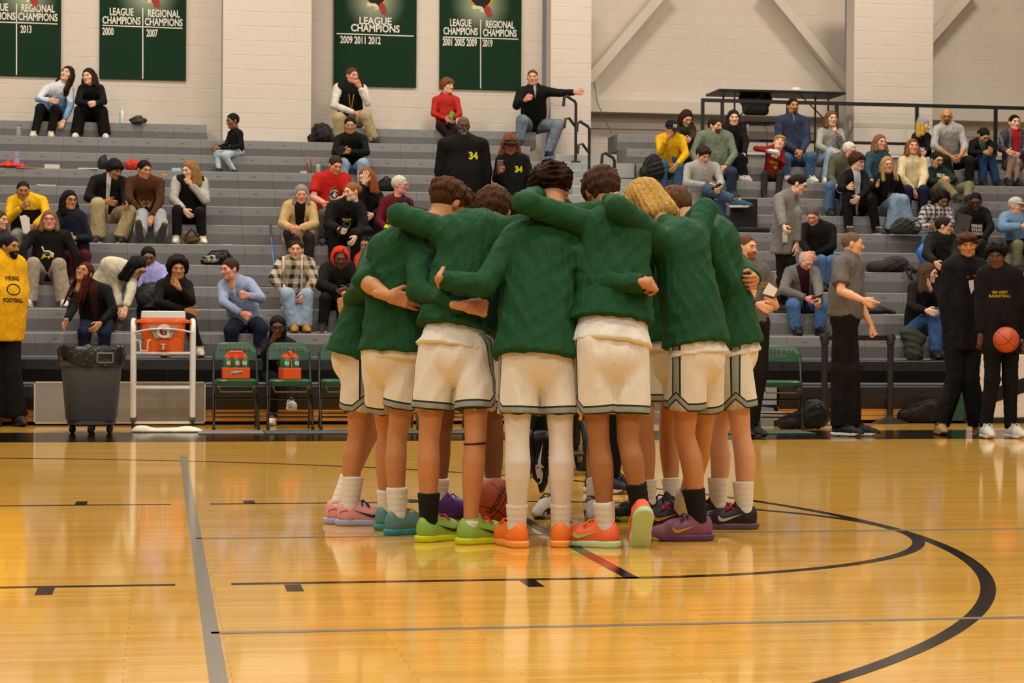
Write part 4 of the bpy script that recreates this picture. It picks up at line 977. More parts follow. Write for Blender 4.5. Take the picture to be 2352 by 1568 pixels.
def carrier(c, rz, label, blabel):
    global bt0
    r = empty('bottle_carrier', (c[0], c[1], .488), label, 'carrier'); r.rotation_euler = (0, 0, rz)
    MB().rbox((-.135, -.09, 0), (.135, .09, .012), .004).build('base', BO, r)
    for a, bb in (((-.135, -.09, .0), (.135, -.082, .11)), ((-.135, .082, 0), (.135, .09, .11)), ((-.135, -.09, 0), (-.127, .09, .11)), ((.127, -.09, 0), (.135, .09, .11))): MB().rbox(a, bb, .003).build('side', BO, r)
    MB().prism([(-.127, .1), (.127, .1), (.07, .20), (.065, .25), (-.065, .25), (-.07, .20)], -.004, .004, lambda x, y, t: (x, t, y)).build('divider', BO, r)
    MB().tube([(-.065, 0, .245), (-.06, 0, .262), (.06, 0, .262), (.065, 0, .245)], .011, 8).build('handle', BO, r, smooth=True)
    v, f = text_mesh('Gatorade', .038, bold=.001, xs=.75); M = Matrix.Rotation(.12, 3, 'Z'); vv = np.array([tuple(M @ Vector(p)) for p in v])
    pv, pf = poly2([(-.06, -.02), (.05, -.005), (.058, .02), (-.05, .012)]); print_on('logo_print', pv, pf, V(0, -.09, .062), V(1, 0, 0), V(0, 0, 1), mat('logo_pale', 'c9d0c0', .5), r, V(0, 0, 0), lift=.001)
    print_on('logo_print', vv, f, V(0, -.09, .06), V(1, 0, 0), V(0, 0, 1), mat('logo_green', '2a4a34', .5), r, V(0, 0, 0), lift=.003)
    for ix in (-1, 0, 1):
        for iy in (-1, 1):
            x, y = ix*.085, iy*.044
            if bt0 is None: o = bt0 = bottle_tree()
            else: o = copy_tree(bt0)
            o['label'] = blabel; o.location = (c[0] + x*math.cos(rz) - y*math.sin(rz), c[1] + x*math.sin(rz) + y*math.cos(rz), .50); o.rotation_euler = (0, 0, random.uniform(-.5, .5))
carrier(CHAIRS[0], 0, 'orange bottle carrier standing broadside with three bottles facing the court', 'green squeeze bottle in the broadside orange carrier'); carrier(CHAIRS[1], math.pi/2+.1, 'orange bottle carrier turned end-on on a green chair', 'green squeeze bottle in the end-on orange carrier')
# ---- stanchions and belt
for px, py, lb in ((2044, 972, 'black retractable belt post standing clear with a wide round base'), (1893, 975, 'black belt post half hidden behind the bald man in grey polo')):
    c = fl(px, py); r = empty('belt_post', (c[0], c[1], 0), lb, 'post')
    MB().lathe([(0, 0), (.185, 0), (.19, .012), (.15, .03), (.06, .06), (.036, .075), (.036, .10)], (0, 0, 0), 28).build('base', mat('base_black', '2b2927', .35, spec=.5), r, smooth=True)
    MB().lathe([(.034, .09), (.032, .3), (.036, .84), (.044, .845), (.046, .95), (.04, .96), (0, .96)], (0, 0, 0), 16).build('pole', mat('post_black', '231f1e', .5), r, smooth=True)
    MB().rbox((-.05, -.03, .89), (.05, .03, .94), .006).build('belt_clip', RBLK, r)
a, d = fl(1893, 975), fl(2044, 972); tag(MB().beam((a[0]+.03, a[1], .915), (d[0]-.03, d[1], .915), .004, .055, (0, 0, 1)).build('retractable_belt', mat('webbing', '161413', .7)), 'black webbing belt stretched between the two belt posts', 'belt')
# ---- white barrier sign with green end
c = fl(2215, 972); d = at(2215, 800, c[1]); r = empty('barrier_sign', (c[0], c[1], 0), 'white court-side barrier sign with a thick black stroke and green end', 'sign'); zt_ = .74
MB().rbox((0, 0, .06), (3.2, .06, zt_), .006).build('panel', mat('sign_white', 'd2c8bd', .5), r); MB().rbox((-.15, -.03, .03), (-.01, .10, zt_), .006).build('end_panel', mat('sign_green', '1c4632', .5), r); MB().rbox((-.012, -.02, .02), (.012, .08, zt_+.01), .004).build('frame', RBLK, r); MB().rbox((0, -.02, 0), (3.2, .08, .06), .004).build('base_rail', RBLK, r)
MB().prism([(.15, .20), (.32, .22), (.95, .42), (.95, .58), (.30, .37), (.15, .33)], -.006, .0, lambda x, y, t: (x, t, y)).build('painted_stroke', mat('sign_black', '141210', .5), r)
# ---- soft bags and heaps (dark fabric lumps shaped per bag)
def lump(name, c, prims, m, label, cat, res=.014, disp=None, extra=None):
    P_, Q_ = nets(prims, res, cuts=[(V(0, 0, 0), V(0, 0, -1))], disp=disp or fold(.034, 95, [(1, .4, .3), (-.4, .2, 1), (.2, 1, .4)], len(label)))
    if extra:
        r = empty(name, c, label, cat); link('shell', npmesh(name, P_, Q_, m), r); extra(r); return r
    o = link(name, npmesh(name, P_, Q_, m), None, tuple(c)); tag(o, label, cat); return o
BKF = mat('black_nylon', '12100f', .6, .4, 40, spec=.3); DKG = mat('dark_canvas', '2a2722', .8, .4, 30); OLV = mat('olive_canvas', '2e2f22', .8, .4, 30)
def straps(pts, w=.012): return lambda r: [MB().tube(p, w, 6).build('strap', mat('strap', '1a1817', .6), r, smooth=True) for p in pts]
def rp(px, py, k, dy=.15): q = at(px, py, rowY(k)+dy); return (q[0], q[1], rowZ(k))
c = fl(1848, 985); lump('duffel_bag', (c[0], c[1], 0), [cone((-.22, 0, .06), (.12, 0, .14), .07, .14, .05), ell((.1, .02, .15), (.16, .12, .15), k=.04)], BKF, 'black soft bag slumped on the floor behind the lone folding chair', 'bag', extra=straps([[(-.1, -.1, .1), (0, -.16, .22), (.1, -.14, .26), (.2, -.1, .16)]]))
c = fl(2120, 972); lump('backpack', (c[0], c[1]+.1, 0), [cone((-.2, 0, .08), (.2, 0, .12), .09, .12, .05), ell((.12, 0, .16), (.16, .14, .12), k=.05)], BKF, 'shiny black backpack with loose straps on the floor by the green sign end', 'bag', extra=straps([[(-.22, -.1, .06), (-.12, -.15, .2), (.05, -.15, .25)], [(-.1, -.13, .08), (.02, -.17, .2), (.18, -.13, .2)]]))
lump('backpack', rp(738, 325, 10), [ell((0, 0, .14), (.15, .10, .15), k=.03), cone((-.12, 0, .05), (.12, 0, .05), .08, .08, .05), ell((.02, -.08, .10), (.10, .05, .09), k=.03)], BKF, 'black backpack on the top seats against the pillar beside the man in khakis', 'bag', extra=straps([[(-.08, -.05, .26), (-.12, -.13, .18), (-.14, -.12, .04)], [(.0, -.1, .27), (.02, -.15, .18), (.04, -.14, .04)]]))
lump('shoulder_bag', rp(885, 420, 7), [ell((0, 0, .09), (.12, .09, .09), k=.03), cone((.05, 0, .1), (.14, -.02, .04), .05, .04, .04)], BKF, 'small black bag on the seat beside the woman with long red hair', 'bag', extra=straps([[(-.08, -.05, .12), (0, -.09, .2), (.12, -.06, .12)]]))
lump('tote_bag', rp(496, 608, 3), [cone((-.12, 0, .05), (.12, 0, .06), .06, .08, .04), ell((.05, 0, .09), (.14, .1, .07), k=.04)], BKF, 'black bag with a plaid flap lying above the man in light blue', 'bag', extra=lambda r: [link('plaid_flap', npmesh('plaid_flap', *nets([ell((-.06, -.06, .07), (.10, .06, .05), k=.01)], .012), mtop('b8b0a4', plaid=('2a2624', '8a7a60', 90))), r)] + straps([[(-.16, -.05, .05), (-.05, -.1, .16), (.12, -.08, .17), (.22, -.06, .02)]])(r))
lump('backpack', rp(1500, 432, 8, -.12), [ell((0, 0, .17), (.14, .12, .17), k=.04), cone((-.1, 0, .08), (.06, 0, .08), .10, .10, .05)], BKF, 'black backpack leaning beside the man in the yellow sweatshirt', 'bag', extra=straps([[(-.05, -.1, .3), (-.12, -.14, .2), (-.12, -.12, .05)]]))
sq = rp(1718, 492, 5, .30); r = empty('stadium_seat', sq, 'black folding stadium seat cushion leaning open beside the crossed legs', 'seat'); MB().rbox((-.19, -.25, 0), (.22, .15, .07), .015).build('cushion', mat('seat_black', '151312', .7, .2, 60), r); MB().rbox((-.2, .10, .05), (.16, .16, .46), .015).build('back_panel', mat('seat_black', '151312', .7, .2, 60), r)
lump('jacket_heap', rp(2040, 605, 3, .12), [ell((-.12, 0, .06), (.17, .13, .09), k=.04), ell((.1, 0, .1), (.17, .12, .11), k=.04), cone((.2, -.05, .08), (.3, -.12, .02), .05, .04, .04)], DKG, 'heap of black backpack and jacket with a hanging strap loop', 'bag', extra=straps([[(.16, -.15, .06), (.2, -.2, -.06), (.24, -.2, -.10), (.22, -.19, -.02), (.26, -.16, .06)]]))
lump('glove_pile', rp(2022, 716, 1, .1), [ell((-.1, 0, .03), (.14, .1, .05), k=.03), cone((.0, -.02, .05), (.16, -.05, .02), .05, .03, .03)], BKF, 'black gloves and scarf in a small pile behind the bald man\'s pointing hand', 'gloves')
q = at(2096, 790, rowY(0)-.10); P_, Q_ = nets([cone((0, .05, .10), (.02, .0, -.12), .09, .11, .05), cone((-.08, .06, .12), (.1, .02, .06), .06, .07, .05)], .014, disp=fold(.03, 95, [(1, .4, .3), (.2, .2, 1)], 5)); tag(link('draped_coat', npmesh('draped_coat', P_, Q_, OLV), None, tuple(q)), 'dark coat hanging over the seat edge under the seated woman in jeans', 'coat')
lump('backpack', rp(2075, 528, 5, -.12), [cone((-.12, 0, .06), (.14, 0, .06), .07, .08, .04), ell((0, 0, .12), (.14, .09, .10), k=.04)], OLV, 'olive green backpack at the feet of the blonde woman in black', 'bag', extra=straps([[(.08, -.08, .15), (.2, -.1, .2), (.2, -.1, .05)]]))
lump('shoulder_bag', rp(440, 555, 4, .3), [ell((0, 0, .08), (.11, .08, .08), k=.03)], mat('brown_leather', '5a3a1c', .5, .2, 40), 'brown leather bag behind the feet of the blonde girl in a vest', 'bag', extra=straps([[(-.08, -.05, .1), (0, -.07, .19), (.08, -.05, .1)]]))
lump('jacket', rp(318, 292, 11, .05), [ell((0, 0, .04), (.14, .12, .05), k=.03), cone((.0, -.08, .03), (.02, -.13, -.10), .08, .07, .05)], mat('grey_fleece', '3c3b36', .9, .5, 30), 'dark grey jacket hanging over the top seat beside a water bottle', 'jacket')
lump('red_bag', rp(25, 388, 8, .1), [ell((0, 0, .03), (.18, .12, .04), k=.02), cone((.05, 0, .05), (.17, -.02, .02), .04, .03, .03), cone((-.05, 0, .06), (0, .02, .12), .04, .01, .03)], mat('red_plastic', 'c0301c', .5, .5, 25), 'crumpled red bag beside the lavender bottle', 'bag')
lump('red_jacket', rp(307, 392, 8, .1), [ell((0, 0, .06), (.12, .1, .09), k=.03)], mat('red_cloth', 'b8281a', .8, .5, 25), 'red jacket on the seat between the two boys', 'jacket')
lump('black_bag', rp(236, 390, 8, .15), [ell((0, 0, .08), (.07, .08, .11), k=.03), cone((0, 0, .1), (.03, 0, .19), .04, .02, .03)], BKF, 'small black bag behind the boy in khakis', 'bag')
def bottle(px, py, k, prof, m, cm, label, name='water_bottle', dy=.1, capf=.86):
    r = empty(name, rp(px, py, k, dy), label, 'bottle'); h = prof[-1][1]; a = [p for p in prof if p[1] <= h*capf+.001]; b_ = [p for p in prof if p[1] >= h*capf-.001]
    MB().lathe([(0, 0)] + a, (0, 0, 0), 14).build('body', m, r, smooth=True); MB().lathe(b_ + [(0, h)], (0, 0, 0), 12).build('cap', cm, r, smooth=True); return r
CL = mat('clear_plastic', 'cfd3d6', .15, spec=.6)
prf = [(.032, 0), (.034, .02), (.034, .13), (.03, .15), (.014, .185), (.014, .20), (.015, .20), (.015, .22)]
bottle(280, 283, 11, prf, CL, mat('cap_white', 'd8d8d8', .4), 'clear water bottle standing on the top seat by the dark jacket', dy=.1, capf=.9)
bottle(42, 310, 10, [(.034, 0), (.036, .02), (.036, .08), (.028, .11), (.02, .12), (.02, .13)], mat('tumbler_grey', '8a8a86', .3), CL, 'small grey cup bottle at the feet of the girl in light blue', dy=.2)
bottle(37, 388, 8, [(.04, 0), (.042, .02), (.042, .14), (.036, .16), (.03, .165), (.03, .21), (.01, .22)], mat('lavender_plastic', 'a48ab8', .35), mat('lavender_plastic', 'a48ab8', .35), 'lavender water bottle on the seat beside the red bag', capf=.72)
bottle(378, 430, 7, [(.035, 0), (.036, .1), (.036, .11), (.037, .11), (.037, .16), (.03, .18)], mat('bottle_slate', '5a6462', .4), mat('cap_orange', 'e07a3a', .4), 'slate bottle with an orange lid beside the boy in brown', capf=.64, dy=.1)
bottle(710, 397, 8, [(.036, 0), (.038, .02), (.038, .12), (.03, .16), (.016, .19), (.018, .195), (.018, .225)], mat('amber_drink', '6a5040', .2, spec=.6), mat('cap_orange', 'e0702a', .4), 'tall drink bottle with an orange cap beside a small can', 'drink_bottle', capf=.86)
bottle(731, 399, 8, [(.026, 0), (.031, .006), (.031, .115), (.027, .122)], mat('can_white', 'c9b8b0', .3, metal=.2), mat('can_top', 'b0b0b0', .3, metal=.6), 'white and red drink can on the seat beside the man in red', 'drink_can', capf=.95)
def slab(name, px, py, k, w, d, h, m, label, cat, rz=0, dy=.1):
    o = MB().rbox((-w/2, -d/2, 0), (w/2, d/2, h), min(.004, h*.4)).build(name, m); o.location = rp(px, py, k, dy); o.rotation_euler = (0, 0, rz); return tag(o, label, cat)
slab('food_box', 120, 388, 8, .19, .14, .055, mat('foam_white', 'cfc6b8', .7, .3, 60), 'white takeaway box on the seat above the man in the yellow hoodie', 'box')
slab('newspaper', 75, 390, 8, .42, .2, .006, mat('paper_tan', 'a89a82', .8), 'folded paper beside the red bag', 'paper', .1)
slab('open_book', 205, 393, 8, .25, .2, .016, mat('paper_white', 'd6cfc2', .8), 'open white book lying on the seat behind the boy in khakis', 'book', -.15)
slab('pamphlet', 105, 432, 7, .24, .15, .012, mat('paper_white', 'c9c1b2', .8), 'white pamphlet on the seat behind the yellow hoodie', 'paper', .2)
slab('tissue_pack', 405, 395, 8, .12, .08, .04, mat('tissue_blue', '9ac0d8', .6), 'light blue tissue pack on the seat by the blonde girl', 'box')
slab('wrapper', 697, 397, 8, .09, .07, .03, mat('wrapper_clear', 'b8b4ae', .2, .6, 40), 'crumpled clear wrapper beside the orange capped bottle', 'wrapper')
slab('paper_scrap', 522, 562, 4, .10, .06, .006, mat('paper_white', 'd6cfc2', .8), 'scrap of white paper on the empty seat behind the plaid bag', 'paper')
# walking stick propped on the seats
a = at(630, 605, rowY(3)+.12); a[2] = rowZ(3); d = at(621, 515, rowY(4)-.01); r = empty('walking_stick', a, 'blue walking stick with a black grip propped beside the woman in tan', 'walking stick'); e = d-a
MB().tube([V(0, 0, 0), e*.72], .010, 8).build('shaft', mat('stick_blue', '2a5a9a', .3, metal=.3), r, smooth=True); MB().tube([e*.70, e], .015, 8).build('grip', mat('cork_grip', '3a332c', .7), r, smooth=True)
# ---- basketballs
n = NT('basketball', .45, .4); v = n.coord(); x = n.t.nodes.new('ShaderNodeSeparateXYZ'); n.t.links.new(v, x.inputs[0])
def seam(e_, w=.0026): return n.math('LESS_THAN', n.math('ABSOLUTE', e_), w)
zz = x.outputs[2]; yy = x.outputs[1]; xx = x.outputs[0]
cur = n.math('SUBTRACT', n.math('ABSOLUTE', xx), n.math('ADD', .045, n.math('MULTIPLY', n.math('MULTIPLY', zz, zz), 3.2)))
m_ = n.math('MAXIMUM', n.math('MAXIMUM', seam(zz), seam(yy)), seam(cur)); n.col(n.mix(m_, lin('b04a20'), lin('14100d')))
vo = n.t.nodes.new('ShaderNodeTexVoronoi'); vo.inputs['Scale'].default_value = 260; n.t.links.new(v, vo.inputs['Vector']); n.bump(vo.outputs['Distance'], .25, .003); BALLM = n.m
def ball(c, r, rot, label, txt=True):
    e = empty('basketball', c, label, 'basketball'); P_, Q_ = cubesphere((0, 0, 0), (.12,)*3, 14); o = link('cover', npmesh('cover', P_, Q_, BALLM), e)
    if txt:
        for s, sz, dz in (('SPALDING', .034, .030), ('TF', .04, -.04)):
            v, f = text_mesh(s, sz, bold=.0008); P3 = v.copy(); P3[:, 2] = 0; Q3 = np.stack([v[:, 0], -np.sqrt(np.maximum(1e-4, .1207**2 - v[:, 0]**2 - (v[:, 1]+dz)**2)), v[:, 1]+dz], 1); link('lettering', npmesh('lettering', Q3, f, mat('ball_print', '1a120c', .5), smooth=False), e)
    e.rotation_euler = rot; e.scale = (r/.12,)*3; return e
c = fl(1138, 1205); ball((c[0]-.0, c[1]+.05, .121), .12, (.1, -1.05, .15), 'orange basketball lying on the floor inside the huddle')
# ================================================================= SPECTATORS AND BENCH STAFF
# points: head, shoulder a/b, elbow a/b, wrist a/b, hip, knee a/b, foot a/b  (a = image left), read off enlarged crops of the photograph
def D(**k): return k
WHT, BLKC, JEAN, JEANL, JEAND, KHAKI, GREYP = 'd8d0c4', '131111', '3d5878', '8ea2b4', '27344a', 'a8946c', '9a948c'
GRP = 'spectators on the bleachers'
# --- upper left
pp('girl in a light blue and white sweater leaning over on the top row', 'z1', 11, [(605, 668), (420, 800), (630, 800), (345, 890), (635, 960), (450, 905), (575, 1085), (470, 1060), (365, 975), (500, 985), (310, 1190), (455, 1195)], 'pale', ('long:.24', '2e1c14'), mtop('7ea2c4', yoke='c9ccd0'), BLKC, ('cfc4a0', 'd8d0b8'), P=D(h=.93, ln=.22, hl=.02, yaw=-25, pitch=-8, roll=18), fem=1, group=GRP)
pp('girl in a black hoodie with clasped hands on the top row', 'z1', 11, [(800, 690), (735, 800), (905, 800), (700, 915), (935, 915), (805, 930), (850, 935), (820, 1060), (720, 1000), (915, 1005), (690, 1215), (945, 1215)], 'pale', ('long:.12', '2a1a12'), '16140f' and mtop('151312'), '0f0e0d', ('cfc8b8', 'c9c0b0', '1a1816'), P=D(h=.93, ln=.28, hl=.06, yaw=-28, pitch=-2, roll=-6), fem=1, hand='fist', botg=.03, botw=1.3, hoodie=1, group=GRP)
pp('small boy in a black sweatshirt and pale jeans sitting sideways', 'z1', 9, [(2095, 1090), (2075, 1200), (2165, 1200), (2040, 1300), (2165, 1320), (1955, 1330), (1965, 1335), (2140, 1340), (1955, 1385), (2020, 1400), (1975, 1520), (2110, 1525)], 'brown', ('short', '120d0a'), mtop('131110'), 'a3b0b8', ('2a2320', '3a332c'), P=D(h=.66, ln=.03, hl=.03, yaw=-62, pitch=8, by=-62, hipdy=.12), hs=.93, group=GRP)
# --- left middle
c = pp('man in a yellow and black hoodie eating from a white box', 'z2', 4, [(208, 425), (105, 520), (385, 520), (75, 680), (420, 640), (195, 575), (300, 745), (240, 800), (150, 830), (330, 830), None, None], 'med', ('buzz', '14100c'), mtop('151210', sleeve='d9a514', yoke='d9a514'), '8a867e', P=D(h=1.0, ln=.12, hl=.05, yaw=8, pitch=8), hoodie=1, handa='grip', handb='grip', bw=1.08, group=GRP)
w = c['J']['Wb']; r = empty('popcorn_box', w + V(-.06, -.09, .0), 'white popcorn box held by the man in the yellow and black hoodie', 'box'); MB().prism([(-.045, -.08), (.03, -.10), (.02, .10), (-.09, .12)], -.035, .035, lambda x, y, t: (x, t, y)).build('carton', mat('carton_white', 'd9d4cc', .7), r)
MB().lathe([(.0, 0), (.03, .0), (.035, .012), (.02, .024), (0, .024)], (-.035, 0, .10), 10).build('popcorn', mat('popcorn', 'd8c088', .8, .8, 90), r)
c = pp('girl with long black hair, glasses and a navy hoodie holding a cup', 'z2', 3, [(625, 510), (540, 640), (735, 660), (500, 800), (800, 850), (600, 870), (665, 850), (690, 980), (640, 1010), (760, 1010), None, None], 'tan', ('long:.16', '120c0a'), mtop('151a26'), '4a1418', P=D(h=.94, ln=.06, hl=.03, yaw=28, pitch=2), glasses=1, fem=1, hoodie=1, handb='grip', group=GRP)
w = c['J']['Wb']; r = empty('plastic_cup', w + V(-.045, -.07, -.05), 'clear plastic cup held by the girl in the navy hoodie', 'cup'); MB().lathe([(.0, 0), (.026, 0), (.037, .11), (.036, .11), (.034, .108), (.0, .05)], (0, 0, 0), 14).build('cup_wall', mat('cup_clear', 'b9b4ac', .15, spec=.6), r, smooth=True)
c = pp('woman with glasses in a black viking sweatshirt and tan trousers', 'z2', 2, [(445, 690), (290, 830), (600, 830), (200, 960), (690, 1010), (230, 1130), (690, 1200), (430, 1060), (300, 1080), (530, 1090), (265, 1430), (575, 1440)], 'red', ('bob', '7a5436'), mtop('131110'), '9a8a78', ('d6d0c4', 'cfc8ba'), P=D(h=.97, ln=.05, hl=.06, yaw=2, pitch=-4), glasses=1, fem=1, bw=1.12, botw=1.5, botg=.022, group=GRP)
for pts, m_ in (([(-.09, .06), (-.07, .07), (-.055, .02), (0, .02), (.055, -.01), (.05, -.05), (.0, -.0), (-.06, .005)], 'c9c4ba'), ([(-.07, -.02), (-.03, -.01), (.04, -.03), (.055, -.07), (.02, -.05), (.0, -.075), (-.02, -.05), (-.05, -.06), (-.085, -.08)], 'b89a20')):
    chest_print(c, *poly2(pts), mat('print_'+m_, m_, .7), dx=.01, dz=.30)
pp('person with long brown hair cut off at the edge beside the yellow hoodie', 'z2', 3, [(-5, 690), (-130, 830), (60, 840), (-150, 960), (80, 1000), (-100, 1050), (20, 1060), (-40, 1050), (-80, 1090), (20, 1090), None, None], 'fair', ('long:.14', '4a3420'), mtop('3a3a34'), '2a2a2a', P=D(h=.94, yaw=60), fem=1, group=GRP)
c = pp('large bearded man in a yellow football T-shirt standing by the panel', 'z2', None, [(90, 930), (-130, 1080), (165, 1090), (-190, 1400), (200, 1420), (-120, 1640), (130, 1640), (0, 1640), (-70, 2060), (100, 2060), (-40, 2490), (150, 2495)], 'med', ('short', '120d0a'), mtop('d8a012'), '100e0d', ('131211', '1a1817'), P=D(h=1.06, ln=.0, hl=.04, yaw=48, pitch=2, stand=(10.75, 0), by=20), beard=('beard', '15100c'), bw=1.28, belly=.06, sl=('short',), topg=.02, hem=.14, botg=.035, botw=1.4)
for s, dz, sz in (('VIKING', .37, .06), ('FOOTBALL', .20, .055)): chest_print(c, *text_mesh(s, sz, bold=.002, xs=.8), mat('print_black', '14110e', .7), dx=.05, dz=dz)
tt = np.linspace(0, 6.283, 25)[:-1]; ov = np.array([(1.0*.075*math.cos(t), .058*math.sin(t), 0) for t in tt] + [(.063*math.cos(t), .047*math.sin(t), 0) for t in tt]); of = np.array([(i, (i+1) % 24, 24+(i+1) % 24, 24+i) for i in range(24)]); chest_print(c, ov, of, mat('print_black', '14110e', .7), dx=.05, dz=.285)
c = pp('boy in a black zip jacket and khaki trousers turning aside', 'z2', 5, [(1030, 235), (850, 330), (1110, 340), (790, 490), (1130, 480), (950, 520), (1140, 545), (960, 620), (880, 545), (1190, 590), (885, 840), (1080, 830)], 'med', ('mop', '15100c'), mtop('141210', open_=('b0aaa0', .012, .03)), KHAKI, ('1c1a18', 'd0c8b4'), P=D(h=1.0, ln=.14, hl=.06, yaw=42, pitch=22), group=GRP, botg=.028, botw=1.35)
c = pp('boy in a brown printed sweater with shoe soles showing', 'z2', 5, [(1300, 235), (1165, 340), (1440, 350), (1160, 500), (1440, 520), (1310, 660), (1370, 660), (1330, 620), (1280, 640), (1440, 640), (1260, 810), (1450, 830)], 'tan', ('short', '120d0a'), mtop('4a2c14'), '8a8c90', None, P=D(h=1.0, ln=.25, hl=.06, yaw=30, pitch=12, free='FaFb'), group=GRP, botg=.022, botw=1.3)
for q, t in (('a', V(-.15, -.35, 1)), ('b', V(.3, -.35, 1))):
    A = c['J']['A'+q]; Z = nrm((0.1, 1, .35)); y = -nrm(t - Z*np.dot(t, Z)); R3 = np.stack([np.cross(y, Z), y, Z], 1); me, ms, ml = tpl_shoe(0, .007)
    for nm, mm, cc in (('shoe', me, 'cfc49a'), ('sole', ms, '3a332a')):
        s_ = link(nm, mm, c['root']); o_ = A + V(0, -.10, -.01); s_.matrix_local = Matrix([[*R3[i], o_[i]-c['base'][i]] for i in range(3)] + [[0, 0, 0, 1]]); setmat(s_, mat('shoe_'+cc, cc, .6, .5, 90, var=.5))
chest_print(c, *poly2([(-.10, .06), (-.05, .0), (-.02, .03), (0, .0), (.03, .03), (.06, 0), (.10, .07), (.06, -.05), (.03, -.08), (0, -.04), (-.03, -.09), (-.06, -.05)]), mat('print_tan', '9a7c50', .8), dz=.27)
c = pp('blonde girl in a black vest over grey sleeves resting her chin', 'z2', 5, [(1710, 240), (1590, 335), (1830, 345), (1560, 500), (1850, 510), (1660, 600), (1720, 360), (1730, 640), (1600, 600), (1800, 620), (1590, 860), (1820, 850)], 'pale', ('straight:.16', '8a6434'), mtop('14130f', sleeve='a8a29a'), '131110', ('d0c8b4', 'c8bca0'), P=D(h=.96, ln=.16, hl=.06, yaw=-48, pitch=10), fem=1, handb='fist', topg=.024, group=GRP, gap=.14)
pp('boy with glasses in a lavender hoodie with a dark jacket on his lap', 'z2', 1, [(1335, 1020), (1260, 1140), (1475, 1150), (1240, 1280), (1490, 1290), (1300, 1400), (1430, 1400), (1380, 1500), (1290, 1500), (1450, 1500), None, None], 'brown', ('short', '0f0b09'), mtop('9a94c8'), '14110f', P=D(h=.95, ln=.0, hl=.02, yaw=5, pitch=14), glasses=1, hoodie=1, group=GRP)
q = at(345, 690, rowY(1)+.02); lump('lap_jacket', (q[0], q[1]-.05, rowZ(1)), [ell((0, 0, .16), (.17, .16, .14), k=.04), cone((-.05, -.1, .1), (.1, -.12, -.15), .1, .1, .05)], BKF, 'black puffy jacket heaped on the lap of the boy in lavender', 'jacket')
c = pp('curly haired boy in a black hoodie with chin on his hand', 'z2', 0, [(1600, 1125), (1450, 1270), (1690, 1280), (1420, 1430), (1720, 1420), (1680, 1500), (1615, 1300), (1560, 1560), (1480, 1580), (1700, 1590), (1495, 1950), (1790, 1950)], 'tan', ('afro', '1c120c'), mtop('151311'), '131110', ('b8ae94', '8a8270'), P=D(h=1.0, ln=.22, hl=.06, yaw=8, pitch=6), hoodie=1, handb='flat', group=GRP)
chest_print(c, *text_mesh('SM WEST\nBASKETBALL', .022, bold=.0008), mat('print_gold', 'a8801c', .7), dx=-.09, dz=.33)
c = pp('man in a light blue quarter-zip sweater turned away while sitting', 'z2', 0, [(2070, 1130), (2010, 1280), (2250, 1260), (2010, 1430), (2350, 1390), (2180, 1530), (2230, 1370), (2220, 1640), (2080, 1680), (2350, 1660), (2090, 1950), (2330, 1950)], 'red', ('short', '3a2618'), mtop('8c98b4', open_=('d8d4c8', -.05, .13)), '1a2030', ('1c1815', '14110f'), P=D(h=1.06, ln=.22, hl=.08, yaw=-55, pitch=6, by=-15), hand='fist', handb='fist', group=GRP)
c = pp('girl with long red braids and glasses in an open black jacket', 'z2', 0, [(760, 1160), (720, 1330), (960, 1320), (660, 1480), (1020, 1500), (600, 1590), (900, 1620), (870, 1690), (760, 1700), (940, 1700), None, None], 'tan', ('braids:.34', '4a1a12'), mtop('131110', open_=('3a1a14', .02, .05)), '1c2438', P=D(h=.98, ln=.20, hl=.07, yaw=-28, pitch=-14, roll=14), glasses='8a7a60', fem=1, handa='flat', group=GRP)
pp('woman in a cream sweater bending down with black hair falling', 'z2', 1, [(1235, 1110), (960, 1080), (1190, 1170), (1050, 1300), (1180, 1330), (1080, 1480), (1130, 1480), (870, 1290), (900, 1480), (1000, 1500), None, None], 'fair', ('straight:.16', '120e0c'), mtop('c9bda4'), '1a1816', P=D(h=.97, ln=.24, hl=.10, yaw=55, pitch=40), glasses=1, fem=1, topg=.022, bw=1.1, group=GRP)
c = pp('girl with black braids sitting low behind the folding chairs', 'z4', -2, [(535, 715), (455, 830), (625, 830), (450, 905), (650, 900), (497, 815), (590, 940), (540, 1000), (500, 1060), (620, 1060), (500, 1320), (620, 1215)], 'dark', ('braids:.20', '100c0a'), mtop('141017'), '151212', ('cfcac2', 'd8d4cc', '1a1a20'), P=D(h=.92, ln=.24, hl=.05, yaw=-4, pitch=10, free='Fb'), glasses=1, fem=1, handa='flat', group=GRP)
c = pp('smiling girl with a high bun in a plaid shacket and jeans', 'z4', 1, [(655, 210), (560, 300), (745, 300), (510, 400), (775, 410), (590, 500), (715, 500), (655, 480), (600, 500), (725, 505), (650, 710), (715, 710)], 'fair', ('bun', '2e1c14'), mtop('b8a488', plaid=('2c2622', 'cabda6', 62)), JEANL, ('a8762c', '6a4a24'), P=D(h=.95, ln=.12, hl=.04, yaw=-6, pitch=2), fem=1, boot=1, topg=.03, hem=.12, hoodie=0, botg=.024, botw=1.3, group=GRP)
pp('boy in a bright red hood under a black puffer jacket', 'z4', 1, [(945, 268), (850, 340), (1030, 345), (820, 440), (1060, 440), (930, 480), (990, 470), (930, 500), (850, 530), (950, 530), (830, 690), (960, 690)], 'dark', None, mtop('151311', bump=.7), '121010', P=D(h=.98, ln=.14, hl=.08, yaw=2, pitch=12), hat=('hood', 'c8301c'), topg=.035, group=GRP)
pp('girl with a tall hair puff and red hood looking down', 'z4', 1, [(1125, 175), (1070, 270), (1200, 270), (1060, 380), (1220, 380), (1080, 450), (1180, 450), (1140, 480), (1090, 500), (1180, 500), None, None], 'med', ('puff', '100c0a'), mtop('b83420'), '151312', P=D(h=.9, ln=.1, hl=.03, yaw=-40, pitch=14), fem=1, hoodie=1, group=GRP)
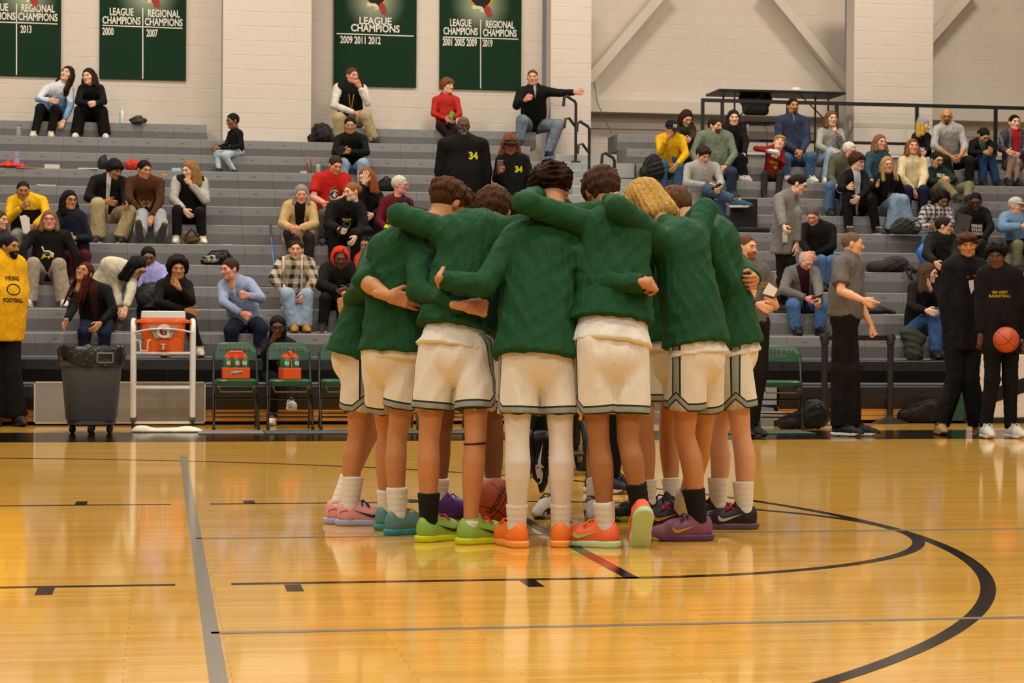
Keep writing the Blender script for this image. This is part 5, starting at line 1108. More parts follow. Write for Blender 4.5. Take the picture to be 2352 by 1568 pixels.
c = pp('woman in a long tan cardigan with hands clasped on her knees', 'z6', 4, [(360, 575), (240, 680), (450, 690), (190, 840), (480, 840), (270, 880), (340, 885), (340, 900), (250, 930), (430, 960), (300, 1110), (430, 1120)], 'red', ('bob', '8a8278'), mtop('bd9c6c', open_=('14110f', .03, .07)), '2a2622', P=D(h=.96, ln=.18, hl=.06, yaw=0, pitch=8), fem=1, hand='grip', skirt=1, topg=.026, group=GRP)
c = pp('man in a red holiday T-shirt over grey sleeves looking down', 'z6', 5, [(670, 310), (510, 430), (760, 430), (470, 600), (760, 600), (600, 670), (640, 665), (620, 720), (560, 760), (720, 760), None, None], 'red', ('short', '3a2414'), mtop('b01f18'), '4a4a40', P=D(h=1.02, ln=.08, hl=.07, yaw=18, pitch=24), sl=('short',), handb='grip', group=GRP)
for rad, cc in ((.082, '3a6a2a'), (.062, 'c9c4b8'), (.050, '1c3a24')): chest_print(c, *poly2([(rad*math.cos(t), rad*math.sin(t)) for t in np.linspace(0, 6.28, 21)[:-1]]), mat('print_'+cc, cc, .7), dx=.03, dz=.30-.0001*rad)
chest_print(c, *poly2([(-.03, -.02), (.0, .035), (.03, .03), (.035, .0), (.01, .0), (.015, -.03), (-.005, -.035), (-.01, -.01)]), mat('print_white', 'd0ccc4', .7), dx=.03, dz=.30)
chest_print(c, *poly2([(-.075, .03), (-.05, .075), (.0, .09), (.03, .075), (-.02, .055), (-.05, .03)]), mat('print_red2', 'b8322a', .7), dx=.03, dz=.32)
c = pp('woman with a tied-back bun in a black puffer jacket holding a phone', 'z6', 4, [(815, 550), (640, 690), (890, 690), (610, 850), (920, 850), (700, 890), (850, 960), (760, 880), (650, 910), (850, 930), None, None], 'pale', ('pony:.02', '8a5a30'), mtop('141211', open_=('100e0c', .03, .03), bump=.8), '131110', P=D(h=.98, ln=.2, hl=.06, yaw=-58, pitch=8), fem=1, topg=.036, handa='grip', group=GRP)
chest_print(c, *bars((3, ), .11, .035, .12), mat('print_gold', 'a8801c', .7), dz=.36); chest_print(c, ov*.6, of, mat('print_grey', '8a8688', .7), dz=.30); chest_print(c, *bars((3,), .07, .03, .5, .008), mat('print_gold', 'a8a01c', .7), dz=.245)
w = c['J']['Wa']; o = MB().rbox((-.035, -.005, -.07), (.035, .005, .07), .004).build('phone', mat('phone_dark', '141820', .2, spec=.6)); o.location = tuple(w+V(.03, -.06, .0)); o.rotation_euler = (.5, .5, .3); tag(o, 'dark phone in the hand of the woman in the black puffer', 'phone')
pp('woman with long red hair holding her forehead', 'z6', 5, [(945, 420), (900, 580), (1060, 590), (880, 680), (1090, 700), (925, 470), (1000, 760), (1000, 740), (930, 800), (1050, 800), None, None], 'pale', ('long:.18', '8a4a1c'), mtop('141110'), '2a2626', P=D(h=.95, ln=.12, hl=.06, yaw=-50, pitch=14), fem=1, handa='flat', group=GRP)
pp('white haired man with glasses in a maroon pullover', 'z6', 4, [(1250, 490), (1110, 640), (1330, 650), (1060, 820), (1350, 830), (1150, 900), (1280, 900), (1200, 900), (1120, 950), (1280, 950), None, None], 'red', ('short', 'c8c0b0'), mtop('5a1420'), '4a4234', P=D(h=1.0, ln=.06, hl=.05, yaw=62, pitch=2), glasses='9a9488', group=GRP)
pp('person in a black and yellow patterned top half hidden behind a player\'s arm', 'z6', 3, [(1285, 690), (1180, 800), (1350, 810), (1130, 900), (1380, 930), (1160, 980), (1300, 1000), (1260, 1050), (1200, 1060), (1320, 1060), None, None], 'dark', ('short', '0f0c0a'), mtop('14120e', plaid=('b8b010', '14120e', 70)), '131110', P=D(h=.92), group=GRP)
# --- top centre
c = pp('man with a lanyard in a black and white jacket and khakis', 'z5', 11, [(655, 545), (550, 630), (735, 640), (525, 760), (765, 740), (680, 815), (710, 625), (640, 900), (560, 850), (750, 830), (560, 1010), (815, 1010)], 'red', ('short', '5a3a22'), mtop('141210', sleeve='d0c8bc'), KHAKI, ('2a2420', '1a1614'), P=D(h=1.04, ln=.2, hl=.05, yaw=28, pitch=6), handb='fist', group=GRP, botg=.024)
J = c['J']; n0 = J['N']; pc = J['P']+J['up']*.18+J['n']*.17
MB().tube([n0+V(-.06, -.03, .0), J['P']+J['up']*.36+J['n']*.17+V(-.02, 0, 0), pc], .006, 5).tube([n0+V(.06, -.03, 0), J['P']+J['up']*.36+J['n']*.17+V(.02, 0, 0), pc], .006, 5).build('lanyard', mat('lanyard_gold', 'a87c1c', .7), c['root'], off=c['base']); MB().rbox((-.035, -.006, -.09), (.035, .006, .0), .003).build('badge', mat('badge', 'b8c4c8', .4), c['root'], loc=tuple(pc-c['base']))
c = pp('woman with glasses in a black sweater and light jeans checking a phone', 'z5', 8, [(640, 905), (560, 1000), (735, 1000), (530, 1100), (760, 1100), (590, 1090), (600, 1095), (650, 1180), (590, 1180), (735, 1180), (590, 1310), (720, 1310)], 'tan', ('lowbun', '14100d'), mtop('12100f'), JEANL, ('c9c4bc', 'c9c4bc'), P=D(h=.96, ln=.2, hl=.05, yaw=-4, pitch=8), glasses='b8b4b0', fem=1, group=GRP, botg=.024)
w = c['J']['Wa']; o = MB().rbox((-.035, -.005, -.07), (.035, .005, .07), .004).build('phone', mat('phone_dark', '141820', .2, spec=.6)); o.location = tuple(w+V(-.03, -.06, .0)); o.rotation_euler = (.5, .7, .0); tag(o, 'phone in the hands of the woman in black sweater and light jeans', 'phone')
c = pp('boy in a red hoodie with a green snack on the top row', 'z5', 11, [(1340, 620), (1255, 720), (1405, 720), (1240, 820), (1430, 820), (1340, 860), (1370, 850), (1330, 900), (1290, 910), (1400, 930), (1390, 1000), (1330, 1010)], 'pale', ('mop', '7a4a28'), mtop('b02a20'), '171310', ('2a2624', '1a1816'), P=D(h=.84, ln=.08, hl=.03, yaw=38, pitch=0), hoodie=1, handb='grip', group=GRP)
o = MB().rbox((-.03, -.012, -.05), (.03, .012, .05), .006).build('snack_pack', mat('green_wrap', '5aa028', .4)); o.location = tuple(c['J']['Wb']+V(-.01, -.07, .04)); o.rotation_euler = (0, .5, 0); tag(o, 'green snack pack in the hands of the boy in red', 'snack')
c = pp('balding man in a dark coat and jeans resting a hand on the handrail', 'z5', 11, [(1955, 560), (1870, 660), (2060, 660), (1840, 760), (2150, 670), (1900, 720), (2260, 665), (1960, 890), (1880, 870), (2140, 900), (1860, 1000), (2065, 1110)], 'red', ('buzz', '4a3a2c'), mtop('161412', open_=('9a948c', -.06, .14)), '6f7a84', ('1c2030', 'b0b0b4'), P=D(h=1.05, ln=.32, hl=.05, yaw=-12, pitch=2, free='Fb', hipdy=.10), handb='grip', group=GRP, topg=.022, botg=.026)
c = pp('large bald man with grey beard standing in a black 34 sweatshirt', 'z5', None, [(1455, 905), (1310, 1040), (1600, 1040), (1280, 1230), (1630, 1230), (1300, 1420), (1620, 1420), (1455, 1420), (1390, 1650), (1520, 1650), (1390, 1900), (1520, 1900)], 'dark', None, mtop('121010'), '131110', P=D(h=1.05, ln=.02, hl=.04, yaw=2, pitch=12, stand=(rowY(3)+.3, rowZ(3))), beard=('beard', '6a645c'), bw=1.22, belly=.05, topg=.022, hem=.1, group=GRP)
chest_print(c, *text_mesh('34', .12, bold=.004), mat('print_yellow', 'c8c01c', .7), dx=.10, dz=.37)
c = pp('woman standing in a grey cap and black 34 sweatshirt holding a phone', 'z5', None, [(1795, 1050), (1720, 1150), (1900, 1150), (1690, 1290), (1950, 1290), (1715, 1240), (1900, 1400), (1810, 1440), (1760, 1650), (1860, 1650), (1760, 1900), (1860, 1900)], 'brown', ('curls', '6a3c1c'), mtop('121010'), '131110', P=D(h=.95, ln=.02, hl=.05, yaw=-4, pitch=8, stand=(rowY(3)+.3, rowZ(3))), hat=('cap', '2e2c2e'), glasses=1, fem=1, bw=1.1, handa='grip', group=GRP)
chest_print(c, *text_mesh('34', .10, bold=.004), mat('print_yellow', 'c8c01c', .7), dx=.055, dz=.36)
w = c['J']['Wa']; o = MB().rbox((-.036, -.006, -.07), (.036, .006, .07), .005).build('phone', mat('phone_case', '5a4038', .4)); o.location = tuple(w+V(.0, -.06, .07)); tag(o, 'phone held up by the standing woman in the grey cap', 'phone')
# --- upper right
c = pp('man in a yellow sweatshirt and dark cap covering his face', 'r2', 8, [(450, 470), (320, 580), (570, 590), (330, 730), (610, 760), (405, 590), (510, 880), (450, 850), (350, 870), (530, 900), (370, 1120), (500, 1120)], 'tan', ('short', '15100c'), mtop('d8a414'), JEAN, ('2a2624', 'a09a90'), P=D(h=1.0, ln=.2, hl=.07, yaw=10, pitch=24), hat=('cap', '14141c'), handa='flat', group=GRP)
J = c['J']; v, f = text_mesh('PG', .055, bold=.004, xs=.8); cc = J['H'] + J['R'] @ V(0, -.098, .075); print_on('cap_letters', v, f, cc, J['R'] @ V(1, 0, 0), J['R'] @ V(0, .15, 1), WT, c['root'], c['base'], lift=.008)
chest_print(c, *poly2([(-.03, .05), (.02, .04), (.04, 0), (.02, -.04), (-.02, -.05), (-.035, -.01)]), mat('print_blue', '3a5a9a', .7), dx=.02, dz=.24)
pp('woman with long brown hair reading behind the yellow sweatshirt', 'r2', 9, [(620, 350), (530, 460), (680, 470), (510, 570), (700, 570), (590, 590), (660, 590), (600, 680), (560, 700), (660, 700), None, None], 'fair', ('straight:.18', '2e1c12'), mtop('2c2a1c'), '1c1a18', P=D(h=.94, ln=.18, hl=.07, yaw=12, pitch=28), fem=1, group=GRP)
c = pp('bearded man in a sage green hoodie and jeans looking aside', 'r2', 8, [(940, 440), (780, 550), (1100, 560), (690, 760), (1160, 760), (760, 880), (1060, 900), (940, 900), (830, 950), (1130, 960), (900, 1180), (1130, 1180)], 'fair', ('short', '2a1c12'), mtop('6c7460'), JEAND, ('2a2624', 'a09a90'), P=D(h=1.05, ln=.08, hl=.05, yaw=38, pitch=4), beard=('beard', '4a3c30'), bw=1.15, belly=.03, hoodie=1, group=GRP)
c = pp('man in a grey printed hoodie with crossed legs and teal shoe', 'r2', 6, [(810, 770), (640, 900), (950, 900), (620, 1080), (1010, 1070), (860, 1110), (990, 1140), (790, 1190), (1000, 1340), (860, 1150), (1020, 1540), (1160, 1270)], 'fair', ('med', '2e1e14'), mtop('9c9892'), '3e5064', None, P=D(h=1.0, ln=.12, hl=.06, yaw=16, pitch=24, free='Fb'), hoodie=1, hand='grip', group=GRP, botg=.022)
place_shoe(c['root'], c['base'], c['J']['Ab'], V(1, -.3, 0), c['J']['Ab'][2]-.10, mat('shoe_teal', '1e4a58', .6), mat('shoe_sole', 'c8c0b0', .6), label='teal running shoe'); place_shoe(c['root'], c['base'], c['J']['Aa'], V(.2, -1, 0), rowZ(5), mat('shoe_teal', '1e4a58', .6), mat('shoe_sole', 'c8c0b0', .6))
tv = np.array([(.062*math.cos(t), .062*math.sin(t), 0) for t in tt] + [(.054*math.cos(t), .054*math.sin(t), 0) for t in tt]); chest_print(c, tv, of, mat('print_green', '4a544a', .7), dz=.30); chest_print(c, *bars((9,), .22, .045, .3), mat('print_green', '4a544a', .7), dz=.30)
w = c['J']['Wb']; o = MB().rbox((-.035, -.005, -.07), (.035, .005, .07), .004).build('phone', mat('phone_dark', '141820', .2, spec=.6)); o.location = tuple(w+V(-.05, -.05, .02)); o.rotation_euler = (1.0, .3, .9); tag(o, 'phone held by the man with crossed legs', 'phone')
pp('girl with very long dark hair in a black top between two men', 'r2', 9, [(1150, 350), (1060, 470), (1250, 470), (1040, 590), (1290, 620), (1100, 690), (1265, 760), (1180, 700), (1160, 760), (1230, 800), (1230, 1010), (1280, 1015)], 'pale', ('straight:.26', '2a1a12'), mtop('131214'), '171412', ('d0c4bc', 'd8d0c8'), P=D(h=.96, ln=.08, hl=.04, yaw=-6, pitch=2), fem=1, group=GRP)
c = pp('small boy in a dark red sweatshirt drinking from a bottle', 'r2', 8, [(1665, 630), (1540, 700), (1690, 730), (1400, 690), (1710, 860), (1530, 720), (1630, 790), (1590, 980), (1500, 990), (1680, 980), (1490, 1220), (1650, 1200)], 'pale', ('med', 'a07844'), mtop('7a1c16'), '262422', ('1c1a18', '3a3632'), P=D(h=.72, ln=.06, hl=.05, yaw=-12, pitch=-16, roll=14), hs=.95, handb='grip', handa='grip', group=GRP)
chest_print(c, *bars((6,), .15, .045, .4), mat('print_gold', 'b88a1c', .7), dz=.27); chest_print(c, *poly2([(-.03, .01), (.0, .03), (.03, .015), (.02, -.02), (-.015, -.02)]), mat('print_gold', 'b88a1c', .7), dz=.20)
b_ = bottle(1773, 350, 8, [(.028, 0), (.03, .02), (.03, .11), (.012, .15), (.014, .155), (.014, .175)], CL, mat('cap_orange', 'e0702a', .4), 'clear bottle held sideways by the small boy in dark red', capf=.86); b_.location = tuple((c['J']['Wa']+c['J']['Wb'])/2 + V(.07, -.06, .02)); b_.rotation_euler = (0, -1.4, 0)
pp('man in a navy quarter-zip sitting upright with folded hands', 'r2', 9, [(1820, 215), (1660, 370), (1955, 380), (1660, 600), (1980, 600), (1860, 720), (1915, 730), (1830, 780), (1740, 800), (2020, 790), (1740, 1020), (2010, 1030)], 'tan', ('short', '1c130d'), mtop('30384c', open_=('7a7c80', -.07, .15)), JEAN, ('c8c4bc', 'd0ccc4'), P=D(h=1.06, ln=.08, hl=.04, yaw=2, pitch=0), beard=('goatee', '3a2c22'), hand='grip', group=GRP)
pp('woman in a grey hoodie with a finger on her cheek', 'r3', 9, [(275, 245), (160, 390), (370, 390), (140, 530), (390, 500), (270, 590), (335, 390), (230, 620), (270, 600), (330, 620), (200, 750), (300, 760)], 'pale', ('bob', '6a4c2c'), mtop('9a968e'), JEANL, ('cfcac2', 'd0ccc4'), P=D(h=.98, ln=.1, hl=.05, yaw=4, pitch=0), fem=1, handb='point', hoodie=1, group=GRP)
pp('white haired man in an olive sweater bending forward', 'r3', 7, [(465, 580), (300, 670), (440, 690), (270, 870), (470, 880), (330, 960), (470, 960), (350, 920), (270, 960), (420, 980), (255, 1240), (400, 1240)], 'red', ('short', 'd0c8bc'), mtop('575444'), '4a6488', ('1c1a18', '2a2826'), P=D(h=1.0, ln=.16, hl=.06, yaw=30, pitch=14), glasses='6a6258', group=GRP)
c = pp('boy with glasses in an open black jacket gesturing with his palm', 'r3', 6, [(545, 700), (430, 850), (620, 860), (370, 980), (650, 1000), (455, 970), (560, 1080), (520, 1100), (450, 1080), (700, 1100), (455, 1390), (750, 1400)], 'pale', ('mop', '3a2414'), mtop('141110', open_=('a8a4b0', .02, .05)), '15110f', ('2a2422', 'c0b8ac', 'b0a89c'), P=D(h=1.0, ln=.14, hl=.05, yaw=38, pitch=8), glasses=1, handa='flat', group=GRP)
pp('woman with shoulder-length brown hair in a teal sweater', 'r3', 7, [(790, 500), (680, 640), (860, 650), (650, 800), (880, 800), (700, 900), (800, 900), (770, 920), (720, 950), (820, 950), None, None], 'red', ('bob', '7a5636'), mtop('2e4650'), '2a2a30', P=D(h=1.0, ln=.05, hl=.03, yaw=14, pitch=-4), fem=1, group=GRP)
c = pp('blonde woman in a black printed top and wide jeans talking', 'r3', 6, [(870, 735), (770, 870), (960, 880), (740, 990), (1020, 1010), (760, 950), (975, 880), (900, 1090), (960, 1100), (1030, 1110), (920, 1370), (1080, 1370)], 'fair', ('straight:.20', 'a8844c'), mtop('14110f'), '7c92a6', ('2a2624', 'a89a80'), P=D(h=.97, ln=.1, hl=.05, yaw=-6, pitch=-4, roll=-6), fem=1, handa='flat', handb='flat', glasses='9a8a7c', botg=.03, botw=1.6, group=GRP)
for pts, m_ in (([(-.07, -.03), (-.03, .04), (.0, .02), (-.02, -.05)], '4a5a2c'), ([(-.02, .02), (.02, .05), (.04, .01), (.01, -.03)], 'a83a24'), ([(.03, .02), (.07, .04), (.06, -.03), (.03, -.04)], 'c8c0b0'), ([(-.05, -.05), (0, -.03), (-.01, -.08)], 'b89a30')): chest_print(c, *poly2(pts), mat('print_'+m_, m_, .7), dz=.25)
pp('woman with a wavy bob in a cream sweater', 'r3', 7, [(1135, 545), (1020, 700), (1240, 700), (1010, 860), (1260, 860), (1150, 1010), (1210, 1010), (1130, 940), (1080, 1000), (1250, 1000), None, None], 'red', ('bob', '7a4c2c'), mtop('d0bd92'), '1c2034', P=D(h=1.0, ln=.06, hl=.03, yaw=-4, pitch=-8), fem=1, hand='grip', topg=.024, group=GRP)
c = pp('blonde child in a grey beanie and black top turning her head', 'r3', 9, [(1250, 320), (1160, 430), (1300, 440), (1130, 520), (1310, 540), (1200, 590), (1270, 600), (1240, 640), (1200, 680), (1300, 690), None, None], 'pale', ('straight:.14', 'b8903c'), mtop('131110'), JEANL, P=D(h=.78, ln=.08, hl=.03, yaw=48, pitch=2), hat=('beanie', '8a8c90'), fem=1, hs=.95, group=GRP)
chest_print(c, *bars((5,), .12, .055, .3), WT, dz=.28)
pp('bald man with glasses in a light grey hoodie leaning forward', 'r3', 9, [(1495, 220), (1390, 360), (1640, 360), (1360, 530), (1690, 540), (1545, 650), (1640, 640), (1510, 640), (1480, 680), (1740, 690), (1560, 900), (1740, 900)], 'tan', None, mtop('a39f98'), '1a1816', ('1c1a18', '2a2826'), P=D(h=1.04, ln=.22, hl=.04, yaw=-20, pitch=10), beard=('goatee', '2a211a'), glasses=1, hoodie=1, hand='grip', sl=('long', .45), bw=1.1, group=GRP)
c = pp('man in a dark green lettered hoodie lounging with glasses', 'r3', 7, [(1390, 680), (1330, 800), (1510, 830), (1310, 920), (1570, 890), (1440, 900), (1520, 900), (1400, 960), (1460, 930), (1730, 960), (1600, 1080), (1720, 1090)], 'fair', ('short', '1c130d'), mtop('1c2a24'), '6c664c', ('2a2624', '4a4640'), P=D(h=1.0, ln=-.02, hl=.06, yaw=14, pitch=12, free='FaFb'), glasses=1, beard=('goatee', '2a1d14'), hand='grip', group=GRP)
chest_print(c, *text_mesh('FREE STATE', .070, bold=.003, xs=.40), WT, dx=-.005, dz=.385)
pp('dark haired girl in a black cardigan looking down at her hands', 'r3', 9, [(1885, 425), (1770, 500), (1950, 510), (1750, 600), (1980, 590), (1900, 600), (1975, 580), (1860, 640), (1880, 650), (1960, 620), (1880, 920), (2030, 880)], 'tan', ('lowbun', '15100d'), mtop('14120f', open_=('3a5a54', .01, .06)), '2a4468', ('1c1a18', 'c8c4bc'), P=D(h=.93, ln=.2, hl=.06, yaw=14, pitch=34), fem=1, hand='grip', group=GRP)
pp('woman in an open flannel shirt over red with crossed legs', 'r3', 9, [(2215, 285), (2100, 410), (2310, 410), (2070, 560), (2340, 560), (2140, 590), (2260, 620), (2200, 640), (2190, 650), (2240, 700), (2130, 880), (2235, 930)], 'pale', ('lowbun', '15100d'), mtop('34323c', plaid=('4a4448', '6a6468', 90), open_=('a81620', .03, .06)), '9a7c70', ('1c1816', '1c1816'), P=D(h=.97, ln=.06, hl=.03, yaw=0, pitch=0), fem=1, boot=1, botg=.0, group=GRP)
# --- right middle
pp('woman in a long grey cardigan standing bent with a can', 'r4', None, [(850, -170), (640, -10), (800, 0), (660, 130), (830, 140), (695, 280), (830, 460), (690, 420), (670, 640), (760, 640), (640, 1100), (730, 1100)], 'pale', ('lowbun', '1f140e'), mtop('76726c'), '14130f', ('1a1816', '2a2826'), P=D(h=1.02, ln=.05, hl=.08, yaw=62, pitch=24, stand=(rowY(1)+.3, rowZ(1)), by=40), glasses=1, fem=1, topg=.026, hem=.16, handa='grip', botg=.006, group=GRP)
q = at(1803, 545, rowY(1)+.13); r = empty('drink_can', q-V(0, 0, .06), 'white drink can in the lowered hand of the woman in grey cardigan', 'can'); MB().lathe([(0, 0), (.026, 0), (.031, .008), (.031, .112), (.026, .12), (0, .12)], (0, 0, 0), 14).build('can_body', mat('can_white', 'c9c0b8', .3), r, smooth=True)
pp('man in a black sweater and jeans sitting with crossed arms', 'r4', 3, [(1000, 165), (910, 290), (1200, 300), (880, 440), (1210, 490), (960, 560), (1010, 570), (1080, 580), (1090, 640), (1210, 640), (1095, 940), (1200, 940)], 'red', ('short', '5a5048'), mtop('141110'), '4a688c', ('1a1816', '2a2826'), P=D(h=1.02, ln=.14, hl=.06, yaw=-30, pitch=26), group=GRP)
c = pp('bald elderly man in an open grey jacket and jeans with a phone', 'r4', 1, [(925, 645), (750, 760), (1020, 770), (690, 950), (1060, 940), (935, 1040), (1070, 1060), (900, 1100), (790, 1110), (1100, 1110), (830, 1400), (1070, 1400)], 'red', ('fringe', 'b8aca0'), mtop('6f6b66', open_=('2e1018', .02, .09)), '4a6894', ('1a1816', '2a2826'), P=D(h=1.0, ln=.2, hl=.07, yaw=18, pitch=30), hand='grip', botg=.024, topg=.024, group=GRP)
w = (c['J']['Wa']+c['J']['Wb'])/2; o = MB().rbox((-.035, -.005, -.07), (.035, .005, .07), .004).build('phone', mat('phone_dark', '141820', .2, spec=.6)); o.location = tuple(w+V(.02, -.08, .03)); o.rotation_euler = (1.2, .2, 1.2); tag(o, 'phone in both hands of the elderly man in grey', 'phone')
STAFF = 'coaching staff standing by the bench'
c = pp('bearded coach in a grey polo with folded arms and papers', 'r4', None, [(300, 500), (190, 740), (470, 740), (200, 980), (600, 1120), (420, 1100), (440, 1020), (350, 1290), (330, 1800), (430, 1800), (240, 2440), (330, 2440)], 'fair', ('buzz', '5a3a22'), mtop('5f5a55'), '15110f', ('1a1817', '6a4a30'), P=D(h=1.0, ln=.0, hl=.02, yaw=36, pitch=2, stand=(8.35, 0), by=25), beard=('beard', '8a5424'), sl=('short',), collar=1, topg=.02, bw=1.05, hem=.02, group=STAFF, botg=.03)
chest_print(c, *text_mesh('SM WEST\nBASKETBALL', .028, bold=.0008), mat('print_gold', 'a8901c', .7), dx=.09, dz=.34)
w = c['J']['Wb']; b = MB().prism([(-.06, -.03), (.05, -.06), (.085, .01), (.0, .07)], -.002, .002, lambda x, y, t: (x, t, y)); o = b.build('folded_paper', mat('paper_white', 'd6d0c4', .8)); o.location = tuple(w + V(.06, -.08, .06)); tag(o, 'white folded paper held by the coach with folded arms', 'paper')
MB().lathe([(.034, -.02), (.037, -.02), (.037, .02), (.034, .02)], (0, 0, 0), 14, axis=np.stack([nrm(np.cross(nrm(c['J']['Wa']-c['J']['Ea']), (0, 0, 1))), np.cross(nrm(c['J']['Wa']-c['J']['Ea']), nrm(np.cross(nrm(c['J']['Wa']-c['J']['Ea']), (0, 0, 1)))), nrm(c['J']['Wa']-c['J']['Ea'])], 1)).build('watch', mat('watch_black', '121212', .4), c['root'], loc=tuple(c['J']['Ea']+(c['J']['Wa']-c['J']['Ea'])*.85-c['base']))
c = pp('bald coach in a grey polo pointing with one hand', 'r4', None, [(1420, 465), (1290, 680), (1460, 690), (1300, 960), (1440, 960), (1540, 1060), (1620, 1330), (1340, 1250), (1290, 1800), (1400, 1800), (1270, 2430), (1430, 2430)], 'fair', ('buzz', '6a5040'), mtop('625c57'), '15110f', ('161414', 'cfcac4'), P=D(h=1.05, ln=.0, hl=.0, yaw=72, pitch=2, stand=(8.5, 0), by=70, ), sl=('short',), collar=1, topg=.022, hem=.0, handa='point', handb='fist', bw=1.1, belly=.03, botg=.03, group=STAFF)
pp('woman with curly black hair in a black and white plaid shirt', 'r5', 4, [(830, 235), (690, 330), (890, 340), (640, 470), (920, 460), (740, 470), (850, 430), (770, 560), (700, 600), (850, 600), None, None], 'brown', ('curls', '120d0b'), mtop('b0a8a4', plaid=('2a2630', '3a3440', 110)), '3a5878', P=D(h=.97, ln=.14, hl=.05, yaw=14, pitch=22), fem=1, topg=.026, group=GRP)
c = pp('man in a black jacket and printed tee reading a program', 'r5', 4, [(1140, 245), (1020, 340), (1230, 350), (970, 440), (1280, 480), (1010, 480), (1200, 600), (1130, 600), (1060, 620), (1200, 640), None, None], 'dark', ('buzz', '0f0c0a'), mtop('15120f', open_=('100e10', .04, .02)), '15120f', P=D(h=1.0, ln=.14, hl=.06, yaw=-24, pitch=20), glasses=1, group=GRP)
chest_print(c, *bars((8, 6, 9), .15, .15, .45), WT, dz=.27)
w = c['J']['Wa']; o = MB().rbox((-.10, -.004, -.13), (.10, .004, .13), .002).build('game_program', mat('program_dark', '4a4644', .4, var=.5, bscale=9)); o.location = tuple(w+V(-.02, -.1, .03)); o.rotation_euler = (.15, .18, .15); tag(o, 'dark printed game program held by the reading man', 'booklet')
c = pp('man with glasses in a black puffer vest in front of a blue jacket', 'r5', 2, [(855, 470), (740, 590), (940, 600), (700, 720), (960, 740), (780, 800), (900, 810), (830, 850), (780, 870), (900, 870), None, None], 'fair', ('short', '2a1a12'), mtop('151311', sleeve='1f1d1b', bump=.8), '1a1816', P=D(h=1.0, ln=.06, hl=.04, yaw=62, pitch=4), glasses=1, topg=.03, group=GRP)
q = at(2160, 600, rowY(2)+.28); P_, Q_ = nets([cone((-.24, -.02, .10), (-.16, -.16, -.10), .07, .08, .05), cone((-.16, -.18, -.10), (.10, -.26, -.20), .07, .06, .05), cone((.10, -.26, -.20), (.24, -.1, .08), .06, .05, .05), cone((-.24, .0, .12), (-.22, .02, .2), .05, .03, .04)], .013, disp=fold(.028, 95, [(1, .4, .3), (.2, .2, 1)], 8)); tag(link('blue_jacket', npmesh('blue_jacket', P_, Q_, mat('blue_nylon', '2a62a8', .45, .5, 25)), None, tuple(q)), 'bright blue jacket wrapped around the man in the black vest', 'jacket')
c = pp('elderly man in a white and grey cap and light blue jacket', 'r5', 4, [(1505, 290), (1400, 390), (1620, 400), (1370, 480), (1680, 500), (1560, 470), (1640, 560), (1560, 600), (1520, 640), (1640, 640), None, None], 'red', ('short', 'b0a8a0'), mtop('6a8aa4', band=('2a2620', .0, .2)), '6a6a50', P=D(h=1.0, ln=.1, hl=.05, yaw=40, pitch=6), hat=('cap', 'b8b0a4'), topg=.03, group=GRP)
J = c['J']; v, f = poly2([(-.02, -.015), (.025, -.01), (.02, .02), (-.015, .018)]); print_on('cap_patch', v, f, J['H'] + J['R'] @ V(0, -.098, .075), J['R'] @ V(1, 0, 0), J['R'] @ V(0, .15, 1), mat('patch_red', 'a83020', .7), c['root'], c['base'], lift=.008)
pp('woman with long straight hair in a black sweater holding her cheek', 'r5', 0, [(715, 890), (580, 1030), (760, 1040), (560, 1190), (770, 1160), (700, 1230), (735, 1040), (620, 1300), (760, 1260), (800, 1280), (770, 1570), (800, 1570)], 'pale', ('straight:.20', '4a3626'), mtop('151213'), '3a5884', ('1a1614', '2a2420'), P=D(h=.97, ln=.1, hl=.05, yaw=52, pitch=6), glasses=1, fem=1, handb='flat', topg=.022, group=GRP)
TEAM = 'visiting players standing on the sideline'
c = pp('young man with tousled brown hair in an open black jacket', 'r5', None, [(1065, 640), (900, 830), (1190, 830), (860, 1150), (1200, 1150), (895, 1450), (1190, 1400), (1020, 1450), (960, 1850), (1090, 1850), (810, 2300), (1160, 2300)], 'tan', ('wave', '4a2c1a'), mtop('151314', open_=('0f0d10', .03, .06)), '131110', ('9a7844', '8a6a3c'), P=D(h=1.04, ln=.02, hl=.05, yaw=-14, pitch=6, roll=-6, stand=(8.75, 0)), topg=.028, hem=.14, botg=.03, botw=1.3, boot=1, handa='fist', group=TEAM)
for pts, cc in (([(-.03, .03), (.02, .04), (.03, -.05), (.0, -.10), (-.02, -.03)], 'c0bcb8'), ([(-.05, .06), (-.03, .06), (-.03, .075), (-.05, .075)], 'a83020'), ([(.02, .07), (.04, .07), (.04, .085), (.02, .085)], 'a83020')): chest_print(c, *poly2(pts), mat('print_'+cc, cc, .7), dx=.02, dz=.36)
c = pp('player in a black hooded warm-up holding a basketball at his hip', 'r5', None, [(1325, 740), (1210, 900), (1500, 900), (1190, 1180), (1600, 1200), (1190, 1440), (1590, 1500), (1370, 1480), (1290, 1850), (1450, 1850), (1225, 2330), (1455, 2330)], 'dark', ('fade', '0f0c0a'), mtop('121011'), '0f0d0c', ('c0bcb4', 'cfcac2'), P=D(h=1.02, ln=.0, hl=.05, yaw=-30, pitch=8, stand=(8.1, 0)), hoodie=1, topg=.026, hem=.14, botg=.014, handa='relax', handb='grip', shs=1.08, group=TEAM)
chest_print(c, *text_mesh('SM WEST\nBASKETBALL', .035, bold=.001), mat('print_gold', 'a8801c', .7), dx=-.045, dz=.33)
q = at(2311, 780, 7.86); ball(tuple(q), .12, (.5, .6, .4), 'orange basketball held at the hip by the player in black', txt=False)
